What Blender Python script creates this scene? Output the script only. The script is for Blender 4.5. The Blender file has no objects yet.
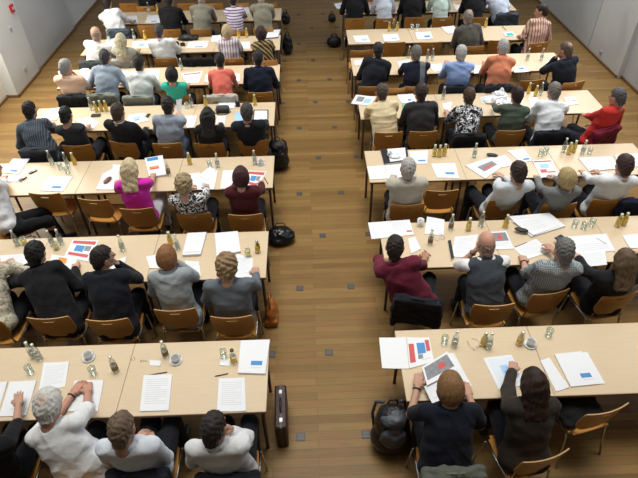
import bpy, math, random
import numpy as np
import openvdb as vdb
from mathutils import Vector, Matrix
C = bpy.context.scene.collection
rng = random.Random(7)
CAM = {'f': [0.012701, 0.75191, -0.659143], 'fpx': 537.826, 'loc': [0, 0, 4.7405], 'r': [0.999424, -0.030285, -0.015289], 'u': [0.031458, 0.658569, 0.751862]}
LN = [2.42, 3.98, 5.58, 7.16, 8.61, 10.02, 11.62]
RN = [2.47, 4.05, 5.63, 7.27, 8.8, 10.2, 11.85]
SOCKETS = [[-0.167, 2.587], [0.451, 2.587], [-0.476, 3.549], [0.142, 3.549], [0.761, 3.549], [-0.167, 4.512], [0.451, 4.512], [-0.476, 5.474], [0.142, 5.474], [0.761, 5.474], [-0.167, 6.437], [0.451, 6.437], [-0.476, 7.399], [0.142, 7.399], [0.761, 7.399], [-0.167, 8.362], [0.451, 8.362], [-0.476, 9.324], [0.142, 9.324], [0.761, 9.324], [-0.167, 10.287], [0.451, 10.287], [-0.476, 11.25], [0.142, 11.25],
 [0.761, 11.25], [-0.167, 12.212], [0.451, 12.212], [-0.476, 13.175], [0.142, 13.175], [0.761, 13.175], [-0.167, 14.137], [0.451, 14.137]]
PEOPLE = [{'H': [0.04, 0.058, 1.226], 'P': [-2.5, 2.05, 0.55], 'hair': 'bob', 'hands': [[[-0.07, 0.22, 0.7], 'T'], [[-0.035, 0.686, 0.79], 'F']], 'hc': (0.05, 0.03, 0.02), 'kind': 'shirt', 'label': 'person in black top with arm stretched over papers, nearest left row', 'near': 0.37, 'sleeve': 0.55, 'sw': 0.165, 'top': (0.012, 0.012, 0.014), 'vs': 0.009, 'yaw': 0},
 {'H': [-0.213, 0.24, 1.189],
  'P': [-1.792, 2.026, 0.55],
  'fat': 1.18,
  'fyaw': 0,
  'hair': 'thin',
  'hands': [[[-0.243, 0.693, 0.785], 'T'], [[-0.186, 0.701, 0.785], 'T']],
  'hc': (0.62, 0.62, 0.58),
  'hv': 0.018,
  'kind': 'shirt',
  'label': 'person in white short-sleeved shirt with clasped hands, nearest left row',
  'near': 0.394,
  'pitch': 30,
  'skin': (0.52, 0.27, 0.19),
  'sleeve': 0.5,
  'sw': 0.205,
  'top': (0.8, 0.82, 0.84),
  'vs': 0.009,
  'watch': 0,
  'yaw': 0},
 {'H': [-0.027, -0.068, 1.261], 'P': [-1.354, 2.084, 0.55], 'fyaw': -5, 'hair': 'short', 'hands': [[[-0.07, 0.22, 0.7], 'T'], [[-0.009, 0.195, 0.7], 'T']], 'hc': (0.17, 0.12, 0.08), 'kind': 'shirt', 'label': 'person in white shirt with folded arms, nearest left row', 'near': 0.336, 'pitch': 20, 'sleeve': 0.75, 'top': (0.74, 0.8, 0.88), 'vs': 0.009, 'watch': 1, 'yaw': 0},
 {'H': [-0.046, -0.032, 1.263], 'P': [-0.685, 2.029, 0.55], 'fyaw': -15, 'hair': 'short', 'hands': [[[-0.07, 0.22, 0.7], 'T'], [[0.029, 0.053, 1.113], 'C']], 'hc': (0.035, 0.028, 0.025), 'kind': 'shirt', 'label': 'person in white shirt with hand at the chin, nearest left row', 'near': 0.391, 'pitch': 12, 'sleeve': 0.9, 'top': (0.8, 0.82, 0.84), 'vs': 0.009, 'yaw': 0},
 {'H': [-0.088, 0.455, 1.144], 'P': [-3.18, 3.61, 0.55], 'c2': (0.3, 0.27, 0.18), 'hair': 'short', 'hands': [[[-0.169, 0.689, 0.785], 'T'], [[-0.079, 0.732, 0.785], 'T']], 'hc': (0.2, 0.15, 0.1), 'kind': 'shirt', 'label': 'person in pale beige patterned blouse, second left row', 'near': 0.37, 'pat': 'floral', 'sleeve': 1, 'sw': 0.165, 'top': (0.55, 0.52, 0.42), 'vs': 0.01, 'yaw': 0},
 {'H': [-0.208, 0.385, 1.14], 'P': [-2.551, 3.645, 0.55], 'hair': 'short', 'hands': [[[-0.493, 0.64, 0.785], 'T'], [[0.027, 0.585, 0.785], 'T']], 'hc': (0.008, 0.008, 0.009), 'hv': 0.012, 'kind': 'jacket', 'label': 'person in black suit holding up a printed sheet, second left row', 'near': 0.335, 'pitch': 18, 'sleeve': 1, 'top': (0.012, 0.012, 0.014), 'vs': 0.01, 'yaw': 0},
 {'H': [-0.05, 0.265, 1.212], 'P': [-1.977, 3.596, 0.55], 'fyaw': -50, 'hair': 'short', 'hands': [[[-0.07, 0.484, 0.785], 'T'], [[0.035, 0.35, 1.062], 'C']], 'hc': (0.02, 0.016, 0.014), 'kind': 'jacket', 'label': 'person in black suit with hand at the brow, second left row', 'near': 0.384, 'pitch': 5, 'sleeve': 1, 'top': (0.012, 0.014, 0.02), 'vs': 0.01, 'yaw': 0},
 {'H': [-0.057, 0.155, 1.21], 'P': [-1.351, 3.694, 0.55], 'hair': 'bob', 'hands': [[[-0.15, 0.416, 0.785], 'T'], [[-0.002, 0.24, 1.06], 'C']], 'hc': (0.24, 0.11, 0.045), 'kind': 'jacket', 'label': 'person in light grey blazer leaning on one hand, second left row', 'near': 0.286, 'pitch': 18, 'sleeve': 1, 'sw': 0.165, 'top': (0.3, 0.33, 0.35), 'vs': 0.01, 'yaw': 0},
 {'H': [-0.008, 0.045, 1.264], 'P': [-0.793, 3.581, 0.55], 'hair': 'curly', 'hands': [[[-0.175, 0.382, 0.785], 'T'], [[0.181, 0.5, 0.785], 'T']], 'hc': (0.26, 0.17, 0.09), 'kind': 'shirt', 'label': 'person in dark grey shirt holding a white page, second left row', 'near': 0.399, 'pitch': 22, 'sleeve': 0.95, 'top': (0.13, 0.15, 0.175), 'vs': 0.01, 'yaw': 0},
 {'H': [-0.101, 0.335, 1.179], 'P': [-3.72, 5.21, 0.55], 'hair': 'short', 'hands': [[[-0.289, 0.608, 0.82], 'T'], [[-0.208, 0.636, 0.86], 'T']], 'hc': (0.15, 0.12, 0.1), 'kind': 'shirt', 'label': 'person in white shirt seated sideways, third left row', 'near': 0.37, 'sleeve': 0.9, 'top': (0.8, 0.82, 0.84), 'trou': (0.008, 0.008, 0.01), 'vs': 0.012, 'yaw': -60},
 {'H': [-0.04, 0.075, 1.225], 'P': [-2.08, 5.311, 0.55], 'hair': 'long', 'hands': [[[-0.396, 0.477, 0.785], 'T'], [[0.034, 0.636, 0.785], 'T']], 'hc': (0.56, 0.45, 0.28), 'kind': 'shirt', 'label': 'person in magenta top, third left row', 'near': 0.269, 'pitch': 18, 'sleeve': 0.3, 'sw': 0.16, 'top': (0.62, 0.03, 0.4), 'trou': (0.7, 0.7, 0.72), 'vs': 0.012, 'yaw': 0},
 {'H': [-0.047, -0.14, 1.214],
  'P': [-1.385, 5.182, 0.55],
  'c2': (0.75, 0.75, 0.75),
  'hair': 'curly',
  'hands': [[[-0.07, 0.498, 0.785], 'T'], [[0.07, 0.498, 0.785], 'T']],
  'hc': (0.33, 0.25, 0.14),
  'kind': 'shirt',
  'label': 'person in black and white flowered blouse, third left row',
  'near': 0.398,
  'pat': 'floral',
  'pitch': 22,
  'sleeve': 0.9,
  'sw': 0.17,
  'top': (0.03, 0.03, 0.035),
  'vs': 0.012,
  'yaw': 0},
 {'H': [-0.02, 0.011, 1.23], 'P': [-0.773, 5.133, 0.55], 'hair': 'bob', 'hands': [[[-0.15, 0.577, 0.785], 'T'], [[0.15, 0.577, 0.785], 'T']], 'hc': (0.045, 0.012, 0.014), 'kind': 'shirt', 'label': 'person in dark red cardigan, third left row', 'near': 0.447, 'pitch': 20, 'sleeve': 1, 'sw': 0.17, 'top': (0.07, 0.012, 0.016), 'vs': 0.012, 'yaw': 0},
 {'H': [-0.121, 0.265, 1.205], 'P': [-3.762, 6.694, 0.55], 'c2': (0.13, 0.16, 0.19), 'fat': 1.1, 'hair': 'short', 'hands': [[[-0.07, 0.22, 0.7], 'T'], [[-0.101, 0.684, 0.785], 'T']], 'hc': (0.012, 0.01, 0.01), 'kind': 'shirt', 'label': 'person in dark pinstriped shirt, fourth left row', 'near': 0.466, 'pat': 'vstripe', 'ps': 22, 'sleeve': 0.9, 'top': (0.055, 0.07, 0.09), 'vs': 0.012, 'yaw': 0},
 {'H': [-0.061, -0.053, 1.225], 'P': [-3.245, 6.796, 0.55], 'hair': 'bun', 'hands': [[[-0.475, 0.514, 0.785], 'T'], [[-0.036, 0.488, 0.785], 'T']], 'hc': (0.008, 0.008, 0.009), 'kind': 'shirt', 'label': 'person in sleeveless black top, fourth left row', 'near': 0.364, 'pitch': 20, 'sleeve': 0.08, 'sw': 0.155, 'top': (0.03, 0.035, 0.045), 'vs': 0.012, 'yaw': 0},
 {'H': [-0.011, -0.111, 1.256], 'P': [-2.576, 6.838, 0.55], 'collar': (0.8, 0.82, 0.84), 'hair': 'short', 'hands': [[[-0.07, 0.422, 0.785], 'T'], [[0.174, 0.306, 0.785], 'T']], 'hc': (0.045, 0.028, 0.018), 'kind': 'jacket', 'label': 'person in black suit with white collar, fourth left row', 'near': 0.322, 'sleeve': 1, 'top': (0.014, 0.015, 0.018), 'vs': 0.012, 'yaw': -12},
 {'H': [0.053, 0.116, 1.253], 'P': [-1.993, 6.779, 0.55], 'hair': 'short', 'hands': [[[-0.15, 0.511, 0.785], 'T'], [[0.028, 0.658, 0.86], 'T']], 'hc': (0.02, 0.016, 0.015), 'kind': 'shirt', 'label': 'person in grey shirt holding up a white card, fourth left row', 'near': 0.381, 'sleeve': 0.9, 'top': (0.3, 0.35, 0.42), 'trou': (0.12, 0.17, 0.26), 'vs': 0.012, 'yaw': 0},
 {'H': [0.034, -0.13, 1.217], 'P': [-1.391, 6.745, 0.55], 'hair': 'long', 'hands': [[[-0.15, 0.545, 0.785], 'T'], [[0.07, 0.515, 0.785], 'T']], 'hc': (0.012, 0.01, 0.01), 'kind': 'shirt', 'label': 'person in black long-sleeved top, fourth left row', 'near': 0.415, 'pitch': 18, 'sleeve': 1, 'sw': 0.155, 'top': (0.012, 0.012, 0.014), 'vs': 0.012, 'yaw': 0},
 {'H': [-0.045, -0.152, 1.247], 'P': [-0.783, 6.792, 0.55], 'hair': 'short', 'hands': [[[-0.07, 0.468, 0.785], 'T'], [[0.15, 0.498, 0.785], 'T']], 'hc': (0.05, 0.045, 0.042), 'kind': 'jacket', 'label': 'person in black suit beside the open notebook, fourth left row', 'near': 0.368, 'sleeve': 1, 'top': (0.012, 0.014, 0.02), 'vs': 0.012, 'yaw': 0},
 {'H': [0.012, -0.061, 1.262], 'P': [-3.794, 8.317, 0.55], 'fyaw': -25, 'hair': 'short', 'hands': [[[-0.07, 0.393, 0.785], 'T'], [[0.087, 0.024, 1.112], 'C']], 'hc': (0.26, 0.25, 0.24), 'kind': 'shirt', 'label': 'person in peach shirt, fifth left row', 'near': 0.293, 'sleeve': 0.55, 'top': (0.8, 0.56, 0.42), 'vs': 0.015, 'yaw': 0},
 {'H': [0.045, 0.302, 1.256], 'P': [-3.316, 8.323, 0.55], 'hair': 'short', 'hands': [[[-0.07, 0.387, 0.785], 'T'], [[0.15, 0.417, 0.785], 'T']], 'hc': (0.045, 0.045, 0.05), 'kind': 'shirt', 'label': 'person in blue-grey shirt, fifth left row', 'near': 0.287, 'sleeve': 0.6, 'top': (0.27, 0.33, 0.41), 'vs': 0.015, 'yaw': 0},
 {'H': [0.048, 0.157, 1.246], 'P': [-2.716, 8.216, 0.55], 'hair': 'short', 'hands': [[[-0.07, 0.494, 0.785], 'T'], [[0.15, 0.524, 0.785], 'T']], 'hc': (0.02, 0.016, 0.014), 'kind': 'shirt', 'label': 'person in white shirt left of turquoise top, fifth left row', 'near': 0.394, 'sleeve': 0.95, 'top': (0.74, 0.8, 0.8), 'vs': 0.015, 'yaw': 0},
 {'H': [0.005, -0.19, 1.203], 'P': [-2.097, 8.213, 0.55], 'hair': 'bob', 'hands': [[[-0.15, 0.527, 0.785], 'T'], [[0.092, 0.382, 0.785], 'T']], 'hc': (0.01, 0.009, 0.009), 'kind': 'shirt', 'label': 'person in turquoise sleeveless top, fifth left row', 'near': 0.397, 'pitch': 18, 'sleeve': 0.1, 'sw': 0.155, 'top': (0.05, 0.5, 0.4), 'vs': 0.015, 'yaw': 0},
 {'H': [-0.03, 0.277, 1.229], 'P': [-1.36, 8.168, 0.55], 'hair': 'short', 'hands': [[[-0.15, 0.572, 0.785], 'T'], [[0.07, 0.542, 0.785], 'T']], 'hc': (0.012, 0.01, 0.01), 'kind': 'shirt', 'label': 'person in coral red top, fifth left row', 'near': 0.442, 'sleeve': 0.2, 'sw': 0.16, 'top': (0.85, 0.2, 0.15), 'vs': 0.015, 'yaw': 0},
 {'H': [-0.017, 0.185, 1.24], 'P': [-0.762, 8.271, 0.55], 'hair': 'short', 'hands': [[[-0.07, 0.439, 0.785], 'T'], [[0.15, 0.469, 0.785], 'T']], 'hc': (0.02, 0.016, 0.015), 'kind': 'jacket', 'label': 'person in navy jacket, fifth left row', 'near': 0.339, 'sleeve': 1, 'top': (0.012, 0.016, 0.032), 'vs': 0.015, 'yaw': 0},
 {'H': [0.142, 0.031, 1.25], 'P': [-3.856, 9.647, 0.55], 'fat': 1.1, 'hair': 'bald', 'hands': [[[-0.07, 0.473, 0.785], 'T'], [[0.15, 0.503, 0.785], 'T']], 'hc': (0.25, 0.2, 0.16), 'kind': 'shirt', 'label': 'person in white shirt at the wall, sixth left row', 'near': 0.373, 'skin': (0.52, 0.29, 0.215), 'sleeve': 0.7, 'top': (0.8, 0.82, 0.84), 'vs': 0.015, 'yaw': 0},
 {'H': [0.056, -0.197, 1.198], 'P': [-3.298, 9.698, 0.55], 'hair': 'long', 'hands': [[[-0.07, 0.422, 0.785], 'T'], [[0.15, 0.452, 0.785], 'T']], 'hc': (0.38, 0.35, 0.24), 'kind': 'shirt', 'label': 'person in grey knitted top, sixth left row', 'near': 0.322, 'sleeve': 0.9, 'sw': 0.155, 'top': (0.34, 0.34, 0.29), 'vs': 0.015, 'yaw': 0},
 {'H': [-0.052, -0.028, 1.263], 'P': [-2.552, 9.737, 0.55], 'hair': 'short', 'hands': [[[-0.07, 0.383, 0.785], 'T'], [[0.15, 0.413, 0.785], 'T']], 'hc': (0.05, 0.045, 0.045), 'kind': 'shirt', 'label': 'person in white shirt next to the empty seat, sixth left row', 'near': 0.283, 'sleeve': 0.55, 'top': (0.74, 0.79, 0.82), 'vs': 0.015, 'yaw': 0},
 {'H': [-0.068, 0.078, 1.222],
  'P': [-1.337, 9.655, 0.55],
  'c2': (0.32, 0.26, 0.36),
  'hair': 'bob',
  'hands': [[[-0.07, 0.465, 0.785], 'T'], [[0.07, 0.465, 0.785], 'T']],
  'hc': (0.42, 0.33, 0.2),
  'kind': 'shirt',
  'label': 'person in white blouse with mauve stripes, sixth left row',
  'near': 0.365,
  'pat': 'vstripe',
  'ps': 13,
  'sleeve': 0.4,
  'sw': 0.155,
  'top': (0.72, 0.7, 0.74),
  'vs': 0.015,
  'yaw': 0},
 {'H': [-0.069, 0.062, 1.224],
  'P': [-0.721, 9.526, 0.55],
  'c2': (0.42, 0.31, 0.14),
  'hair': 'bob',
  'hands': [[[-0.15, 0.624, 0.785], 'T'], [[0.07, 0.594, 0.785], 'T']],
  'hc': (0.03, 0.014, 0.012),
  'kind': 'shirt',
  'label': 'person in dark and ochre striped blouse, sixth left row',
  'near': 0.494,
  'pat': 'dstripe',
  'pitch': 14,
  'ps': 13,
  'sleeve': 0.8,
  'sw': 0.16,
  'top': (0.06, 0.05, 0.035),
  'vs': 0.015,
  'yaw': 0},
 {'H': [-0.18, 0.153, 1.254], 'P': [-3.784, 11.205, 0.55], 'hair': 'short', 'hands': [[[-0.07, 0.515, 0.785], 'T'], [[0.15, 0.545, 0.785], 'T']], 'hc': (0.02, 0.016, 0.015), 'kind': 'shirt', 'label': 'person in white shirt, seventh left row', 'near': 0.415, 'sleeve': 0.95, 'top': (0.8, 0.82, 0.84), 'vs': 0.015, 'yaw': 0},
 {'H': [-0.01, 0.216, 1.268], 'P': [-2.719, 11.183, 0.55], 'hair': 'short', 'hands': [[[-0.07, 0.537, 0.785], 'T'], [[0.15, 0.567, 0.785], 'T']], 'hc': (0.01, 0.01, 0.01), 'kind': 'jacket', 'label': 'person in black jacket, seventh left row', 'near': 0.437, 'sleeve': 1, 'top': (0.012, 0.012, 0.014), 'vs': 0.015, 'yaw': 0},
 {'H': [0.037, 0.238, 1.317], 'P': [-2.112, 11.139, 0.55], 'hair': 'bald', 'hands': [[[-0.07, 0.581, 0.785], 'T'], [[0.15, 0.611, 0.785], 'T']], 'hc': (0.3, 0.27, 0.24), 'kind': 'shirt', 'label': 'person in olive grey shirt, seventh left row', 'near': 0.481, 'sleeve': 0.95, 'top': (0.24, 0.235, 0.19), 'vs': 0.015, 'yaw': 0},
 {'H': [-0.024, 0.222, 1.281],
  'P': [-1.403, 11.033, 0.55],
  'c2': (0.2, 0.13, 0.29),
  'hair': 'short',
  'hands': [[[-0.07, 0.687, 0.785], 'T'], [[0.15, 0.717, 0.785], 'T']],
  'hc': (0.012, 0.01, 0.01),
  'kind': 'shirt',
  'label': 'person in purple and white striped top, seventh left row',
  'near': 0.587,
  'pat': 'hstripe',
  'ps': 13,
  'sleeve': 0.5,
  'sw': 0.16,
  'top': (0.7, 0.66, 0.74),
  'vs': 0.015,
  'yaw': 0},
 {'H': [-0.02, 0.231, 1.319], 'P': [-0.85, 11.102, 0.55], 'hair': 'bald', 'hands': [[[-0.07, 0.618, 0.785], 'T'], [[0.15, 0.648, 0.785], 'T']], 'hc': (0.35, 0.34, 0.33), 'kind': 'shirt', 'label': 'person in khaki shirt, seventh left row', 'near': 0.518, 'sleeve': 0.6, 'top': (0.27, 0.26, 0.2), 'vs': 0.015, 'yaw': 0},
 {'H': [0.013, 0.197, 1.266], 'P': [-3.527, 12.633, 0.55], 'hair': 'short', 'hands': [[[-0.07, 0.567, 0.785], 'T'], [[0.07, 0.567, 0.785], 'T']], 'hc': (0.02, 0.015, 0.01), 'kind': 'jacket', 'label': 'person in black clothes, eighth left row', 'near': 0.467, 'sleeve': 1, 'top': (0.012, 0.012, 0.014), 'vs': 0.015, 'yaw': 0},
 {'H': [0.015, 0.289, 1.204], 'P': [0.993, 2.01, 0.55], 'fat': 1.1, 'hair': 'bob', 'hands': [[[-0.128, 0.637, 0.82], 'T'], [[0.264, 0.546, 0.8], 'T']], 'hc': (0.24, 0.13, 0.055), 'kind': 'shirt', 'label': 'person in black T-shirt holding a newspaper, nearest right row', 'near': 0.46, 'pitch': 22, 'sleeve': 0.42, 'top': (0.012, 0.014, 0.024), 'vs': 0.009, 'watch': 0, 'yaw': 0},
 {'H': [-0.003, 0.215, 1.195], 'P': [1.651, 2.1, 0.55], 'hair': 'long', 'hands': [[[0.117, 0.787, 0.785], 'T'], [[0.15, 0.5, 0.785], 'T']], 'hc': (0.03, 0.015, 0.01), 'kind': 'jacket', 'label': 'person in dark brown jacket, nearest right row', 'near': 0.37, 'pitch': 25, 'sleeve': 0.95, 'sw': 0.17, 'top': (0.035, 0.028, 0.022), 'vs': 0.009, 'yaw': 0},
 {'H': [-0.256, 0.193, 1.189], 'P': [1.066, 3.703, 0.55], 'fat': 1.15, 'hair': 'short', 'hands': [[[-0.07, 0.447, 0.785], 'T'], [[0.149, 0.541, 0.785], 'T']], 'hc': (0.02, 0.014, 0.012), 'kind': 'shirt', 'label': 'person in maroon short-sleeved shirt, second right row', 'near': 0.347, 'skin': (0.4, 0.2, 0.13), 'sleeve': 0.55, 'top': (0.13, 0.016, 0.035), 'vs': 0.01, 'yaw': -14},
 {'H': [-0.035, 0.264, 1.214],
  'P': [1.736, 3.622, 0.55],
  'hair': 'bald',
  'hands': [[[-0.09, 0.349, 1.064], 'C'], [[0.02, 0.349, 1.064], 'C']],
  'hc': (0.3, 0.2, 0.16),
  'kind': 'shirt',
  'label': 'person in grey waistcoat over white shirt, second right row',
  'near': 0.428,
  'pitch': 15,
  'skin': (0.55, 0.29, 0.215),
  'slc': (0.8, 0.82, 0.84),
  'sleeve': 0.5,
  'top': (0.055, 0.065, 0.08),
  'vest': True,
  'vs': 0.01,
  'watch': 0,
  'yaw': 0},
 {'H': [0.094, -0.05, 1.257], 'P': [2.294, 3.754, 0.55], 'c2': (0.38, 0.42, 0.44), 'hair': 'short', 'hands': [[[-0.05, 0.379, 0.785], 'T'], [[0.244, 0.607, 0.785], 'T']], 'hc': (0.14, 0.14, 0.135), 'kind': 'shirt', 'label': 'person in grey checked shirt, second right row', 'near': 0.296, 'pat': 'check', 'ps': 30, 'sleeve': 0.55, 'top': (0.14, 0.16, 0.18), 'vs': 0.01, 'watch': 0, 'yaw': 0},
 {'H': [-0.04, -0.117, 1.219], 'P': [2.961, 3.698, 0.55], 'hair': 'long', 'hands': [[[-0.15, 0.482, 0.785], 'T'], [[0.638, 0.629, 0.785], 'T']], 'hc': (0.11, 0.07, 0.04), 'kind': 'jacket', 'label': 'person in black jacket with bent elbow, second right row', 'near': 0.352, 'sleeve': 1, 'sw': 0.17, 'top': (0.012, 0.012, 0.014), 'vs': 0.01, 'yaw': 0},
 {'H': [-0.019, -0.069, 1.261], 'P': [1.147, 5.227, 0.55], 'hair': 'short', 'hands': [[[-0.07, 0.503, 0.785], 'T'], [[0.15, 0.533, 0.785], 'T']], 'hc': (0.42, 0.4, 0.38), 'kind': 'jacket', 'label': 'person in light beige jacket, third right row', 'near': 0.403, 'pitch': 10, 'sleeve': 1, 'top': (0.47, 0.44, 0.37), 'vs': 0.012, 'yaw': 0},
 {'H': [0.088, -0.208, 1.228], 'P': [2.288, 5.268, 0.55], 'hair': 'short', 'hands': [[[0.165, 0.465, 0.785], 'T'], [[0.07, 0.462, 0.785], 'T']], 'hc': (0.03, 0.017, 0.013), 'hv': 0.012, 'kind': 'shirt', 'label': 'person in white sweater reaching for papers, third right row', 'near': 0.362, 'sleeve': 0.85, 'top': (0.58, 0.62, 0.66), 'vs': 0.012, 'watch': 0, 'yaw': 8},
 {'H': [-0.041, -0.187, 1.202], 'P': [2.943, 5.156, 0.55], 'fyaw': 25, 'hair': 'bob', 'hands': [[[-0.07, 0.574, 0.785], 'T'], [[0.07, 0.574, 0.785], 'T']], 'hc': (0.42, 0.32, 0.15), 'kind': 'shirt', 'label': 'person in grey cardigan, third right row', 'near': 0.474, 'sleeve': 1, 'sw': 0.16, 'top': (0.17, 0.18, 0.18), 'vs': 0.012, 'yaw': 0},
 {'H': [0.061, -0.106, 1.254], 'P': [3.545, 5.204, 0.55], 'hair': 'short', 'hands': [[[-0.07, 0.526, 0.785], 'T'], [[0.07, 0.526, 0.785], 'T']], 'hc': (0.045, 0.022, 0.02), 'hv': 0.012, 'kind': 'shirt', 'label': 'person in white sweater leaning back, third right row', 'near': 0.426, 'sleeve': 0.95, 'top': (0.74, 0.76, 0.78), 'vs': 0.012, 'yaw': 0},
 {'H': [-0.059, 0.325, 1.195], 'P': [1.136, 6.902, 0.55], 'hair': 'short', 'hands': [[[-0.114, 0.41, 1.045], 'C'], [[-0.004, 0.41, 1.045], 'C']], 'hc': (0.07, 0.05, 0.04), 'kind': 'shirt', 'label': 'person in cream yellow shirt, fourth right row', 'near': 0.368, 'sleeve': 0.5, 'top': (0.74, 0.61, 0.38), 'trou': (0.13, 0.16, 0.2), 'vs': 0.012, 'yaw': 0},
 {'H': [-0.013, 0.218, 1.231], 'P': [1.634, 6.902, 0.55], 'hair': 'short', 'hands': [[[-0.07, 0.468, 0.785], 'T'], [[0.07, 0.468, 0.785], 'T']], 'hc': (0.03, 0.02, 0.015), 'hv': 0.011, 'kind': 'jacket', 'label': 'person in charcoal jacket, fourth right row', 'near': 0.368, 'sleeve': 1, 'top': (0.035, 0.033, 0.035), 'vs': 0.012, 'yaw': 0},
 {'H': [0.049, 0.301, 1.179],
  'P': [2.254, 6.756, 0.55],
  'c2': (0.8, 0.8, 0.82),
  'hair': 'short',
  'hands': [[[-0.15, 0.644, 0.785], 'T'], [[0.07, 0.614, 0.785], 'T']],
  'hc': (0.07, 0.04, 0.022),
  'hv': 0.012,
  'kind': 'shirt',
  'label': 'person in black and white zigzag blouse, fourth right row',
  'near': 0.514,
  'pat': 'floral',
  'ps': 26,
  'sleeve': 0.5,
  'sw': 0.165,
  'top': (0.02, 0.02, 0.03),
  'vs': 0.012,
  'yaw': 0},
 {'H': [0.084, 0.119, 1.214], 'P': [2.876, 6.859, 0.55], 'hair': 'short', 'hands': [[[-0.034, 0.793, 0.785], 'T'], [[0.07, 0.511, 0.785], 'T']], 'hc': (0.025, 0.01, 0.014), 'hv': 0.012, 'kind': 'shirt', 'label': 'person in dark green sweater, fourth right row', 'near': 0.411, 'sleeve': 1, 'sw': 0.175, 'top': (0.075, 0.1, 0.075), 'vs': 0.012, 'yaw': 0},
 {'H': [0.087, 0.29, 1.218], 'P': [3.429, 6.772, 0.55], 'hair': 'short', 'hands': [[[-0.07, 0.598, 0.785], 'T'], [[0.07, 0.598, 0.785], 'T']], 'hc': (0.17, 0.15, 0.13), 'kind': 'shirt', 'label': 'person in white T-shirt, fourth right row', 'near': 0.498, 'sleeve': 0.5, 'top': (0.76, 0.8, 0.83), 'vs': 0.012, 'yaw': 0},
 {'H': [0.168, -0.014, 1.245], 'P': [4.115, 6.788, 0.55], 'fyaw': 20, 'hair': 'short', 'hands': [[[0.018, 0.399, 0.785], 'T'], [[0.07, 0.22, 0.7], 'T']], 'hc': (0.08, 0.075, 0.08), 'kind': 'shirt', 'label': 'person in red shirt leaning back, fourth right row', 'near': 0.482, 'sleeve': 0.9, 'top': (0.56, 0.035, 0.03), 'vs': 0.012, 'yaw': 25},
 {'H': [0.143, 0.262, 1.245], 'P': [1.033, 8.375, 0.55], 'hair': 'short', 'hands': [[[-0.07, 0.525, 0.785], 'T'], [[0.07, 0.525, 0.785], 'T']], 'hc': (0.02, 0.016, 0.014), 'kind': 'jacket', 'label': 'person in black suit at the aisle, fifth right row', 'near': 0.425, 'sleeve': 1, 'top': (0.014, 0.016, 0.024), 'vs': 0.015, 'yaw': 0},
 {'H': [-0.006, 0.121, 1.255], 'P': [1.774, 8.329, 0.55], 'c2': (0.16, 0.18, 0.22), 'hair': 'short', 'hands': [[[-0.15, 0.601, 0.785], 'T'], [[0.07, 0.571, 0.785], 'T']], 'hc': (0.14, 0.13, 0.12), 'kind': 'shirt', 'label': 'person in navy pullover with grey panel, fifth right row', 'near': 0.471, 'pat': 'panel', 'sleeve': 1, 'top': (0.015, 0.018, 0.035), 'vs': 0.015, 'yaw': 0},
 {'H': [0.039, 0.115, 1.255], 'P': [2.447, 8.287, 0.55], 'hair': 'short', 'hands': [[[-0.082, 0.489, 0.95], 'T'], [[0.07, 0.613, 0.785], 'T']], 'hc': (0.38, 0.38, 0.37), 'kind': 'shirt', 'label': 'person in light blue shirt with raised hand, fifth right row', 'near': 0.513, 'sleeve': 0.95, 'top': (0.26, 0.38, 0.68), 'vs': 0.015, 'yaw': 0},
 {'H': [0.088, 0.267, 1.289], 'P': [3.1, 8.246, 0.55], 'hair': 'short', 'hands': [[[-0.06, 0.603, 0.9], 'T'], [[0.07, 0.654, 0.785], 'T']], 'hc': (0.36, 0.35, 0.35), 'kind': 'shirt', 'label': 'person in orange shirt, fifth right row', 'near': 0.554, 'skin': (0.55, 0.26, 0.18), 'sleeve': 0.9, 'top': (0.66, 0.24, 0.13), 'vs': 0.015, 'yaw': 0},
 {'H': [-0.115, 0.109, 1.247], 'P': [4.295, 8.317, 0.55], 'fyaw': 30, 'hair': 'thin', 'hands': [[[-0.2, 0.194, 1.097], 'C'], [[0.07, 0.583, 0.785], 'T']], 'hc': (0.1, 0.07, 0.05), 'kind': 'jacket', 'label': 'person in dark suit with raised hand, fifth right row', 'near': 0.483, 'sleeve': 1, 'top': (0.016, 0.02, 0.032), 'vs': 0.015, 'yaw': 12},
 {'H': [-0.09, 0.166, 1.24], 'P': [3.091, 9.903, 0.55], 'hair': 'thin', 'hands': [[[-0.07, 0.397, 0.785], 'T'], [[0.15, 0.427, 0.785], 'T']], 'hc': (0.2, 0.17, 0.15), 'kind': 'jacket', 'label': 'person in dark grey-green jacket, sixth right row', 'near': 0.297, 'sleeve': 1, 'top': (0.09, 0.09, 0.075), 'vs': 0.015, 'yaw': 0},
 {'H': [0.1, 0.204, 1.274], 'P': [4.285, 9.98, 0.55], 'c2': (0.33, 0.15, 0.11), 'fyaw': 60, 'hair': 'short', 'hands': [[[-0.15, 0.35, 0.785], 'T'], [[0.07, 0.32, 0.785], 'T']], 'hc': (0.025, 0.016, 0.013), 'kind': 'shirt', 'label': 'person in pink and brown striped shirt, sixth right row', 'near': 0.22, 'pat': 'vstripe', 'ps': 13, 'sleeve': 0.9, 'top': (0.62, 0.44, 0.36), 'vs': 0.015, 'yaw': 12},
 {'H': [0.02, 0.222, 1.321], 'P': [1.028, 11.533, 0.55], 'hair': 'bob', 'hands': [[[-0.07, 0.417, 0.785], 'T'], [[0.15, 0.447, 0.785], 'T']], 'hc': (0.03, 0.02, 0.01), 'kind': 'shirt', 'label': 'person in black top at the aisle, seventh right row', 'near': 0.317, 'sleeve': 0.6, 'top': (0.012, 0.012, 0.014), 'vs': 0.015, 'yaw': 0},
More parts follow.
